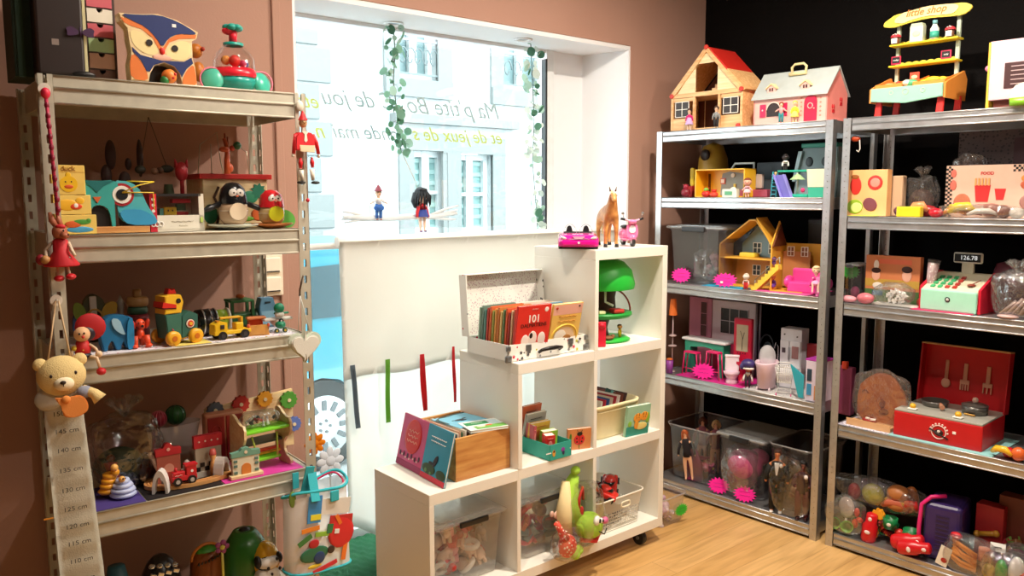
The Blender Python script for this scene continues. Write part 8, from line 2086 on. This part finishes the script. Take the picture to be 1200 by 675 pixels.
m=MB('1c1614');q_s=.008
for i in range(30):
    for j in range(3):
        x=w*.18+i*q_s
        if(i+j)%2==0 and x<w*.49:m.box(x,-.0005,h-.006-j*q_s,q_s,.002,q_s)
for j in range(int(h/q_s)):
    for i in range(3):
        if(i+j)%2==0:m.box(-w*.5+.005+i*q_s,-.0005,.005+j*q_s,q_s,.002,q_s)
m.build('checker_print',t)
m=MB('c82a2a');m.text('FOOD',.016,-w*.08,-.0012,h*.84,depth=.0004,bold=.0004)
m.prism([(-.18*w,h*.3),(-.06*w,h*.3),(-.04*w,h*.62),(-.2*w,h*.62)],-.0015,0).prism([(.02*w,h*.34),(.09*w,h*.34),(.11*w,h*.55),(0,h*.55)],-.0015,0).use('e89a5a')
for k in range(5):m.box((-.19+.033*k)*w,-.0018,h*.68,.006,.002,h*.14)
m.use('c05a3a').ball(.34*w,-.001,h*.62,.1*w,.001,h*.1).use('d8843a').ball(.34*w,-.001,h*.74,.095*w,.001,h*.09).use('b86a4a').ball(-.32*w,-.001,h*.28,.09*w,.001,h*.18).use('d86a5a').ball(-.42*w,-.001,h*.62,.035*w,.001,h*.1).ball(-.42*w,-.001,h*.85,.03*w,.001,h*.08).use('a8746a').ball(.36*w,-.001,h*.3,.12*w,.001,h*.16)
m.build('food_print',t)
L,w,h=qp('a',1118,1226,152,.2)
t=thing('dotted_board','dim grey dotted board in film standing behind the game box','board',L,RA)
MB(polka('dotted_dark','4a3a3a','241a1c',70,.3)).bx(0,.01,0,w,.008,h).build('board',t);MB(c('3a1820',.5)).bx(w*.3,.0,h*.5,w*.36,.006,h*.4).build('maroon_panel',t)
L,w,h=qp('a',1118,1150,155,.16);bag('shiny crumpled film hanging over the dotted board',L+Vector((0,0,.12)),RA,w*1.2,.05,.12,film2,False,seed=44)
m=MB(c('e8e4e0',.3));m.tube([(0,0,.02),(.002,0,0),(.004,0,-.022),(-.002,0,-.034),(-.010,0,-.028)],.0022).use('b8401c').ball(-.016,0,.018,.02,.01,.011)
P=RR2.P(RR2.a_at(1007,.03,1.7),.03,1.70);solo(m,'plastic_hook','white hook with orange toy fish hanging under the top shelf by the post','hook',P,RA)
sheet('magenta card under the toy cash register',RR2,'b',.30,.52,.003,.25,c('c81c5a',.6),'magenta_card')
L,w,h=qp('b',985,1005,310,.1)
lid_bin('small grey lidded tub with pink things beside the rack post',L,RA,w,.12,h,mat=binp2,handle='5a5a60')
solo(MB(c('d02a7a',.5)).ball(0,0,.03,.018,.02,.025),'pink_plush','bright pink plush in the small grey tub','soft toy',L+RR2.w*.05,RA)
star('b',984,1006,289,307,.12,'green starburst price card on top of the small grey tub','35c02f',RR2,.085,16,None)
L,w,h=qp('b',1013,1076,300,.12)
t=thing('children_game','orange game box picturing two cooking children','game box',L,RA)
MB(c('c8784a',.5)).bx(0,.015,0,w,.03,h).build('carton',t)
m=MB('b8923a');m.box(0,-.0005,h*.42,w,.001,h*.16).use('4a6a3a').box(0,-.0008,h*.14,w,.001,h*.28).use('e0a890').ball(-.3*w,-.001,h*.58,.08*w,.001,h*.12).ball(.27*w,-.001,h*.6,.09*w,.001,h*.13).use('3a1c16').ball(-.3*w,-.0018,h*.68,.09*w,.001,h*.06).ball(.27*w,-.0018,h*.73,.1*w,.001,h*.07).use('e8dcd0').ball(-.3*w,-.001,h*.8,.05*w,.001,h*.1).ball(-.26*w,-.001,h*.36,.1*w,.001,h*.07).use('2f6a8a').box(-.26*w,-.0018,h*.2,.2*w,.001,h*.1).use('d86a4a').box(.05*w,-.001,h*.88,.6*w,.001,h*.1);m.build('children_picture',t)
L,w,h=qp('b',1078,1092,304,.1)
t=thing('sweet_cone','clear dotted cone of sweets standing beside the children game','sweet cone',L,RA+.2)
m=MB(film2);m.cyl((0,0,.01),(.022,0,h),.008,.024,seg=18);m.build('cone_film',t);MB(polka('popcorn','c8a0a0','f0e4e0',120,.35)).cyl((.006,0,.03),(.02,0,h*.93),.012,.021,seg=16).build('sweets',t)
solo(MB(c('d8642a',.5)).ball(0,0,.028,.024,.02,.026).use('8a2c1c').ball(-.03,-.006,.02,.02,.016,.02),'toy_orange','orange toy fruit left of the cash register','toy fruit',qp('b',1084,1096,330,.09)[0],RA)
L,w,h=qp('b',1022,1073,333,.05)
solo(MB(c('d8d2ca',.6)).bx(0,.04,0,w*1.1,.09,.004).bx(0,-.004,0,w*1.1,.004,.01),'white_tray','thin white tray under the bag of white pompoms','tray',L,RA)
m=MB(c('ece6e0',.7));r_=random.Random(3)
for k in range(22):a_=k*2.4;rr_=.008+.0075*math.sqrt(k)*.9;m.prism([(x,z)for x,z in ngon(3,.010,.004,rr_*math.cos(a_),.03+.022*math.sin(a_)*rr_*30)],.01+.01*r_.random(),.03,bev=.001)
solo(m,'white_decorations','heap of white star-shaped paper decorations in a bag','decorations',L+Vector((0,0,.006)),RA)
bag('clear bag over the white paper decorations',L+Vector((0,0,.005)),RA,w*.9,.08,.09,film2,False,seed=46)
food(984,1004,346,.03,'flat pink and white toy slice near the post','d8909a','oval','toy_slice','b');food(1004,1024,343,.03,'pink toy ham slices in film near the post','c86a74','oval','toy_ham','b')
L,w,h=qp('b',1077,1144,329,.035)
h=.094;dp=.19
t=thing('cash_register','mint and red toy cash register with display reading 126.78','cash register',L,RA-.04)
MB(c('a4dfc4',.4)).bx(0,.004,0,w,.012,h*.88,bev=.006).build('drawer',t)
m=MB('1a1a1a');m.tube([(.008*math.cos(a*PI/8),-.003,h*.5+.008*math.sin(a*PI/8))for a in range(16)],.002,5,closed=True).use('c8ccc8').ball(0,-.002,h*.5,.006,.003,.006);m.build('lock',t)
for s in(-1,1):MB(c('d01a34',.4)).prism([(.012,0),(dp,0),(dp,h*1.5),(dp*.75,h*1.55),(.012,h*.95)],s*w*.52-.005,s*w*.52+.005,'yz').build('side_cheek',t)
zc=lambda y:h*.88+(y-.012)*(h*.62)/(dp*.8)
MB(c('d8d0b4',.5)).prism([(.012,h*.2),(.012,h*.88),(dp*.8,h*1.46),(dp,h*1.46),(dp,h*.2)],-w*.5,w*.5,'yz').build('sloped_panel',t)
for i in range(4):
    for j in range(4):
        y=.03+.026*j;MB(c('3fae72' if not(j==0 and i>1 or i==3)else 'b03028',.4)).box((-.34+.13*i)*w,y,zc(y)+.003,.016,.017,.007,bev=.002,rx=.38).build('key',t)
MB('8a3a2a').ball(.3*w,.05,zc(.05)+.006,.014,.018,.005).tube([(.3*w,.05,zc(.05)+.008),(.4*w,.08,zc(.08)+.012)],.002).build('coin_tray',t)
MB(c('cfc8b0',.5)).bx(.02*w,dp*.82,h*1.4,.042,.014,.05).build('display_neck',t)
dz=h*1.4+.066
d_=MB(c('e6e6de',.4)).box(.02*w,dp*.82-.004,dz,.108,.014,.042,bev=.008).build('display',t)
MB('0e1012').box(.02*w,dp*.82-.012,dz,.096,.002,.030,bev=.001).build('screen',d_)
MB(emit('lcd_digit','dfe8ea',.5)).text('126.78',.0235,.02*w+.005,dp*.82-.0135,dz,depth=.0004).build('digits',d_)
L,w,h=qp('b',1164,1215,322,.05);bag('dark clear bag of play cutlery right of the cash register',L,RA,w*1.1,.12,h*1.1,film2,True,seed=47)
m=MB(c('b8a09a',.3,.3));
for k in range(4):m.tube([(-.05+.02*k,0,.01),(.0+.02*k,.01,.06+.01*k)],[.004,.008],6)
solo(m,'toy_cutlery','pale toy cutlery inside the dark bag by the register','toy cutlery',L,RA)
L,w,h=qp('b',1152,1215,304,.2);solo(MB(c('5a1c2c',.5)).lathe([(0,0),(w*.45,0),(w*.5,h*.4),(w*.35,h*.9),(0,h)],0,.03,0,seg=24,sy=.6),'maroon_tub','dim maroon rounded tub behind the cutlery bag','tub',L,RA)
food(1168,1194,368,.015,'small film packet of pale play food at the shelf edge right of the register','c8a8a4','oval','food_packet','b')
sheet('blue and white patterned paper at the left of the kitchen shelf',RR2,'c',.03,.24,.003,.3,polka('blue_pattern','d8d4e0','3a3f7a',110,.33),'patterned_paper')
sheet('pale turquoise card under the red toy kitchen',RR2,'c',.24,.62,.002,.3,c('8fc8c8',.6),'turquoise_card')
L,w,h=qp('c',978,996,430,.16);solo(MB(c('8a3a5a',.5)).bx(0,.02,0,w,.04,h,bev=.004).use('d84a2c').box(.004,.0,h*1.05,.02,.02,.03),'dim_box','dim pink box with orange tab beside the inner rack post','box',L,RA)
L,w,h=qp('c',1004,1060,438,.09)
t=thing('wooden_mask_board','orange-brown wooden picture board with rounded top wrapped in film','toy board',L,RA+.05)
MB(wood('a5522a','c8743c',12,.4,(1,1,1),'orange_board')).prism([(x*w,z*h)for x,z in smoothpoly([(-.5,0),(.5,0),(.52,.55),(.36,.78),(.2,.98),(-.1,1.02),(-.3,.9),(-.5,.7)],1)],0,.02,bev=.002).build('board',t)
m=MB(c('7a2c18',.4));m.ball(.02*w,-.001,h*.45,.012,.002,.02).ball(.06*w,-.001,h*.3,.02,.002,.014).ball(.34*w,-.001,h*.35,.01,.002,.012);m.tube([(-.34*w+.012*math.cos(a),-.002,h*.6+.012*math.sin(a))for a in[i*PI/8 for i in range(9)]],.002);m.build('figure_print',t)
bag('clear film bag around the orange wooden board',L-RR2.w*.008,RA+.05,w*1.15,.05,h*1.06,film2,False,seed=51)
L,w,h=qp('c',992,1043,478,.03)
solo(MB(c('d8a878',.5)).bx(0,.03,0,w,.06,.018,bev=.002).bx(0,-.002,.0,w,.004,.03).use('9c2420').ball(-.01,.03,.028,.03,.018,.010).use('f0e4d8').box(.01,.02,.036,.02,.012,.006,rz=.4).box(-.012,.02,.038,.016,.010,.006,rz=-.3),'wooden_tray','shallow wooden tray of film-wrapped pieces before the orange board','tray',L,RA)
L,w,h=qp('c',1048,1148,486,.03)
w*=1.03;h=.11;dp=.25
t=thing('toy_cooker','red suitcase toy kitchen with open lid, grey hob and wooden utensils','toy kitchen',L,RA+.02)
rd=c('c3141c',.4)
MB(rd).bx(0,dp/2,0,w,dp,h*.9,bev=.004).build('base',t)
MB(c('a8a69c',.35)).bx(0,dp/2,h*.9,w*.99,dp*.99,.008,bev=.002).build('hob',t)
m=MB(rd);lh=.24;m.T=Matrix.Translation((0,dp,h*.9))@Matrix.Rotation(-.12,4,'X')
m.bx(0,.02,0,w,.004,lh);m.use('b0101a').bx(-w/2,0,0,.006,.05,lh).bx(w/2,0,0,.006,.05,lh);m.use('c89a6a').bx(0,0,lh,w+.006,.05,.006);m.build('lid',t)
def utensil(kind,x):
    m=MB(c('d89a80',.5));m.T=Matrix.Translation((0,dp,h*.9))@Matrix.Rotation(-.12,4,'X')
    z0=lh*.36
    if kind=='spoon':m.ball(x,.014,z0,.018,.004,.020);m.box(x,.014,z0+.055,.014,.005,.08,bev=.004)
    else:
        m.box(x,.014,z0+.055,.016,.005,.07,bev=.004).box(x,.014,z0+.014,.036,.005,.018,bev=.004)
        for k in range(4 if kind=='fork' else 3):m.box(x-.0145+.0096*k*(1 if kind=='fork' else 1.5),.014,z0-.004,.005,.005,.03,bev=.001)
    m.build('utensil_'+kind if 0 else 'utensil',t)
utensil('spoon',-.22*w);utensil('fork',0);utensil('slotted',.26*w)
m=MB('e8c8c0');m.tube([(.026*math.cos(a*PI/10)+.03*w,-.001,h*.42+.026*math.sin(a*PI/10))for a in range(20)],.0022,5,closed=True)
for k in range(9):a_=PI*k/8;m.ball(.03*w+.032*math.cos(a_),-.001,h*.42+.032*math.sin(a_),.004,.0015,.004)
m.use('241214').ball(.03*w,-.001,h*.4,.017,.002,.013).tube([(.03*w-.035,-.002,h*.5),(.03*w+.035,-.002,h*.22)],.003).use('f0e0d8').ball(.03*w,-.003,h*.45,.006,.001,.005).use('f4f0ea').box(.2*w,-.001,h*.5,.012,.002,.010);m.build('pan_emblem',t)
T_=lambda x,y,z=0:L+RR2.u*(x*w)+RR2.w*y+Vector((0,0,h*.9+.009+z))
pm=c('6f6c68',.3,.6)
o=thing('toy_pan','grey toy frying pan with wooden handle on the left of the hob','toy pan',T_(-.22,.16),RA)
MB(pm).lathe([(0,0),(.045,0),(.052,.022),(.050,.022),(.044,.003),(0,.003)],seg=28).build('pan',o);m=MB(c('c88a6a',.4));m.tube([(.035,-.035,.018),(.055,-.07,.014)],[.006,.010],8);m.build('handle',o)
o=thing('toy_pot','grey toy pot with lid knob on the right of the hob','toy pot',T_(.25,.15),RA)
MB(pm).lathe([(0,0),(.045,0),(.047,.034),(.044,.034),(.043,.004),(0,.004)],seg=28).lathe([(.048,.034),(.03,.04),(0,.041)],seg=28).build('pot',o);MB(c('d8b8a8',.4)).ball(0,0,.052,.011,.011,.012).build('knob',o);MB(c('d8a04a',.4)).tube([(-.02,-.05,.004),(.02,-.055,.004)],.004).build('handle',o)
for x,lab in((-.32,'toy fried egg at the left front of the hob'),(.2,'toy fried egg at the right front of the hob')):
    solo(MB(c('f0ece4',.4)).bx(0,0,0,.034,.026,.007,bev=.003).use('e8ae22').ball(0,0,.014,.012,.012,.011),'toy_egg',lab,'toy food',T_(x,.03),RA,'toy fried eggs on the hob')
food(1160,1186,522,.02,'yellow toy banana lying right of the red kitchen','e8b42a','long','toy_banana','c',-.3)
food(1174,1190,524,.05,'red toy apple right of the red kitchen','b81c1c','oval','toy_apple','c');food(1184,1202,524,.03,'orange toy peach cut by the right border','d8622c','oval','toy_peach','c')
def dpz(x0,x1,yt,d):return qp('d',x0,x1,yt,d)
L,w,h=dpz(985,1085,590,.16)
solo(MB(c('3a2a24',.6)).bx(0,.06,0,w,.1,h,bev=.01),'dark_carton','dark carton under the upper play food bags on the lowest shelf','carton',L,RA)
zt2=h+.001
food(992,1006,565,.1,'dark red toy strawberry in the upper bag on the lowest shelf','a01c2c','oval','toy_strawberry','d',0,zt2)
food(1008,1034,566,.11,'lime yellow toy plate upright in the upper bag','b8b82c','oval','toy_plate','d',0,zt2)
food(1036,1064,568,.1,'toy hamburger in the upper bag on the lowest shelf','b5713c','burger','toy_hamburger','d',0,zt2)
food(1056,1074,569,.13,'brown toy pretzel beside the hamburger','a8602c','oval','toy_pretzel','d',0,zt2)
food(1056,1074,585,.09,'red toy sausage under the pretzel','b82a24','long','toy_sausage','d',0,zt2)
food(1032,1060,583,.08,'salmon pink toy slice under the hamburger','c86a50','long','toy_salmon','d',0,zt2)
L,w,h=dpz(978,1090,590,.12);bag('wide clear bag over the toy hamburger and yellow plate',L+Vector((0,0,zt2-.01)),RA,w,.11,.12,film2,False,seed=61)
L,w,h=dpz(980,1002,580,.06)
solo(MB(c('c8b8b0',.5)).ball(0,0,h*.66,.036,.008,.048).tube([(0,0,h*.35),(0,0,.02)],.006),'toy_spatula','pale round toy spatula behind the green cups','toy spatula',L,RA)
for x0,x1,lab in((970,986,'lime green toy cup lying nearest the rack post'),(985,1000,'lime green toy cup right of the first one')):
    L,w,h=dpz(x0,x1,612,.03)
    solo(MB(c('5fb83a',.35)).lathe([(0,-.0),(.016,0),(.026,.045),(.023,.045),(.014,.004),(0,.004)],0,.03,.026,seg=22,M=Matrix.Rotation(1.35,4,'X')),'toy_cup',lab,'toy cup',L,RA+.3,'lime toy cups')
L,w,h=dpz(996,1010,582,.045);solo(MB(c('d8482a',.4)).ball(0,0,.10,.012,.01,.02).ball(.012,0,.07,.014,.012,.012).ball(-.006,0,.05,.014,.01,.02),'toy_lobster','orange-red toy crab leg in the cup bag','toy food',L,RA)
L,w,h=dpz(970,1010,585,.02);bag('clear bag of lime cups and a spatula by the rack post',L+RR2.w*.01,RA,w*1.1,.08,.16,film2,False,seed=62)
def boot(x0,x1,yt,d,lab,tilt,dz=0):
    L,w,h=dpz(x0,x1,yt,d)
    t=thing('red_bottle',lab,'toy bottle',L+Vector((0,0,dz)),RA+.1,'red toy bottles');t.rotation_euler.y=tilt
    MB(c('cc1620',.3)).lathe([(0,0),(.026,0),(.030,.01),(.030,.065),(.022,.08),(.022,.115),(.016,.12),(0,.12)],seg=24).build('bottle',t)
    MB(c('f0e0e0',.4)).ball(0,-.0215,.10,.008,.003,.009).ball(0,-.030,.045,.012,.003,.008).build('label',t)
boot(1006,1028,606,.035,'red toy bottle standing in front under the yellow fries',.12)
boot(1032,1060,616,.02,'red toy bottle lying tilted in front of the green cups',1.25,.035)
boot(1040,1066,626,.0,'second red toy bottle lying lower beside the basket',1.35,.03)
L,w,h=dpz(1018,1036,588,.045)
solo(MB(c('eca82a',.4)).prism(smoothpoly([(-.02,0),(.02,0),(.026,.03),(.018,.022),(.012,.05),(.002,.028),(-.006,.052),(-.012,.026),(-.026,.036)],1),0,.02,bev=.003),'toy_fries','yellow-orange toy flame of fries above the red bottle','toy food',L+Vector((0,0,.095)),RA)
for x0,x1,yt,lab,dz in((1032,1052,598,'dark green toy mug behind the lying red bottle',.07),(1054,1078,610,'dark green toy mug with emblem beside the purple basket',.045)):
    L,w,h=dpz(x0,x1,yt,.06)
    t=thing('toy_mug',lab,'toy mug',L+Vector((0,0,dz)),RA+.2,'dark green toy mugs');MB(c('157a42',.35)).lathe([(0,0),(.024,0),(.029,.045),(.026,.045),(.022,.005),(0,.005)],seg=22).build('cup',t);MB('e8e0d4').ball(0,-.026,.022,.009,.003,.008).build('emblem',t)
solo(MB(c('5a3a30',.6)).bx(0,.03,0,.1,.05,.044,bev=.008),'brown_packet','dim brown packet holding up the green mugs','packet',dpz(1036,1076,620,.05)[0],RA)
L,w,h=dpz(1078,1126,588,.05)
t=thing('pet_basket','dark purple ribbed plastic basket with bright pink rim on the lowest shelf','basket',L,RA+.15)
MB(c('33205e',.4)).bx(0,.09,0,w*.9,.18,h*.95,bev=.02,seg=3).build('body',t)
m=MB(c('271648',.4))
for k in range(9):m.box(0,-.001,h*(.2+.07*k),w*.3,.004,.004)
m.build('slots',t)
MB(c('e0267a',.35)).tube([(-w*.52,.0,.01),(-w*.54,0,h*.5),(-w*.5,.0,h*.9),(-w*.3,.01,h*1.04),(0,.04,h*1.06)],.008,8).build('pink_rim',t)
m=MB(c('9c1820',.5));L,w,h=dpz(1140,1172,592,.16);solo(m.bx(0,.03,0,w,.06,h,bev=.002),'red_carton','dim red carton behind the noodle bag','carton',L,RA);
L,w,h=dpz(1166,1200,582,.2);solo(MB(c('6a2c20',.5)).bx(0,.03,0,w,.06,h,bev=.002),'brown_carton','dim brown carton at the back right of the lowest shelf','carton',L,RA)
L,w,h=dpz(1110,1150,622,.02)
m=MB(c('e0862c',.45));
for k in range(7):m.tube([(-.045,.01*math.sin(k),.11-.012*k),(-.01,-.008,.095-.012*k+.008*math.sin(k*2)),(.04,.0,.07-.010*k)],.0075,8)
solo(m,'toy_noodles','orange toy fries tumbling in the front bag right of the purple basket','toy food',L+Vector((0,0,.01)),RA)
solo(MB(c('c81c24',.4)).ball(0,0,0,.022,.016,.014),'toy_ketchup','red toy tomato on top of the orange toy fries','toy food',L+RR2.u*-.035+Vector((0,0,.135)),RA)
solo(MB(c('ece6d8',.6)).box(0,0,.045,.042,.0015,.08,ry=.25).use('b02a20').ball(.002,-.0015,.03,.012,.001,.010),'care_card','white card tag with red strawberry on the front bag','card',L+RR2.u*-.07-RR2.w*.015,RA)
bag('large clear bag of orange toy fries right of the purple basket',L+RR2.u*.01,RA,.17,.09,.15,film2,False,seed=66)
solo(MB(c('d88a6a',.5)).bx(0,0,0,.05,.03,.055,bev=.008),'toy_cake','salmon toy cake slice right of the orange fries','toy food',dpz(1142,1165,622,.05)[0]+Vector((0,0,.055)),RA+.3)
solo(MB(c('5a3020',.6)).bx(0,.0,0,.075,.05,.055,bev=.01),'brown_packet','brown packet holding up the salmon cake slice','packet',dpz(1136,1168,640,.05)[0],RA)
solo(MB(c('e4e0da',.6)).box(0,0,.02,.05,.002,.032,rx=-.5).use('1c1a1a').box(0,-.004,.021,.024,.001,.005,rx=-.5),'price_label','white price label with black print lying on the right bags','label',dpz(1158,1176,612,.06)[0]+Vector((0,0,.10)),RA+.3)
for x0,x1,yt,cl,lab in((1165,1180,655,'2f9a3a','green toy vegetable at the front right corner'),(1180,1200,652,'e8e4e0','white toy mushroom at the front right corner'),(1186,1206,668,'c81c24','red toy tomato at the front right corner'),(1150,1166,660,'c8a84a','round yellow toy biscuit at the front right')):
    food(x0,x1,yt,.03,lab,cl,'oval','toy_vegetable','d')
L=dpz(1160,1215,640,.03)[0];bag('clear bag of mixed vegetables at the front right corner',L,RA,.2,.1,.13,film2,False,seed=68)
L,w,h=dpz(1178,1205,622,.1);bag('shiny film bag of purple sweets at the right border',L+Vector((0,0,.06)),RA,.1,.07,.08,film2,False,seed=69)
solo(MB(c('5a2440',.5)).ball(0,0,.03,.035,.025,.03),'purple_sweets','dark purple sweets inside the shiny bag at the right border','sweets',L+Vector((0,0,.06)),RA)
P=dpz(1150,1200,612,.2)[0]
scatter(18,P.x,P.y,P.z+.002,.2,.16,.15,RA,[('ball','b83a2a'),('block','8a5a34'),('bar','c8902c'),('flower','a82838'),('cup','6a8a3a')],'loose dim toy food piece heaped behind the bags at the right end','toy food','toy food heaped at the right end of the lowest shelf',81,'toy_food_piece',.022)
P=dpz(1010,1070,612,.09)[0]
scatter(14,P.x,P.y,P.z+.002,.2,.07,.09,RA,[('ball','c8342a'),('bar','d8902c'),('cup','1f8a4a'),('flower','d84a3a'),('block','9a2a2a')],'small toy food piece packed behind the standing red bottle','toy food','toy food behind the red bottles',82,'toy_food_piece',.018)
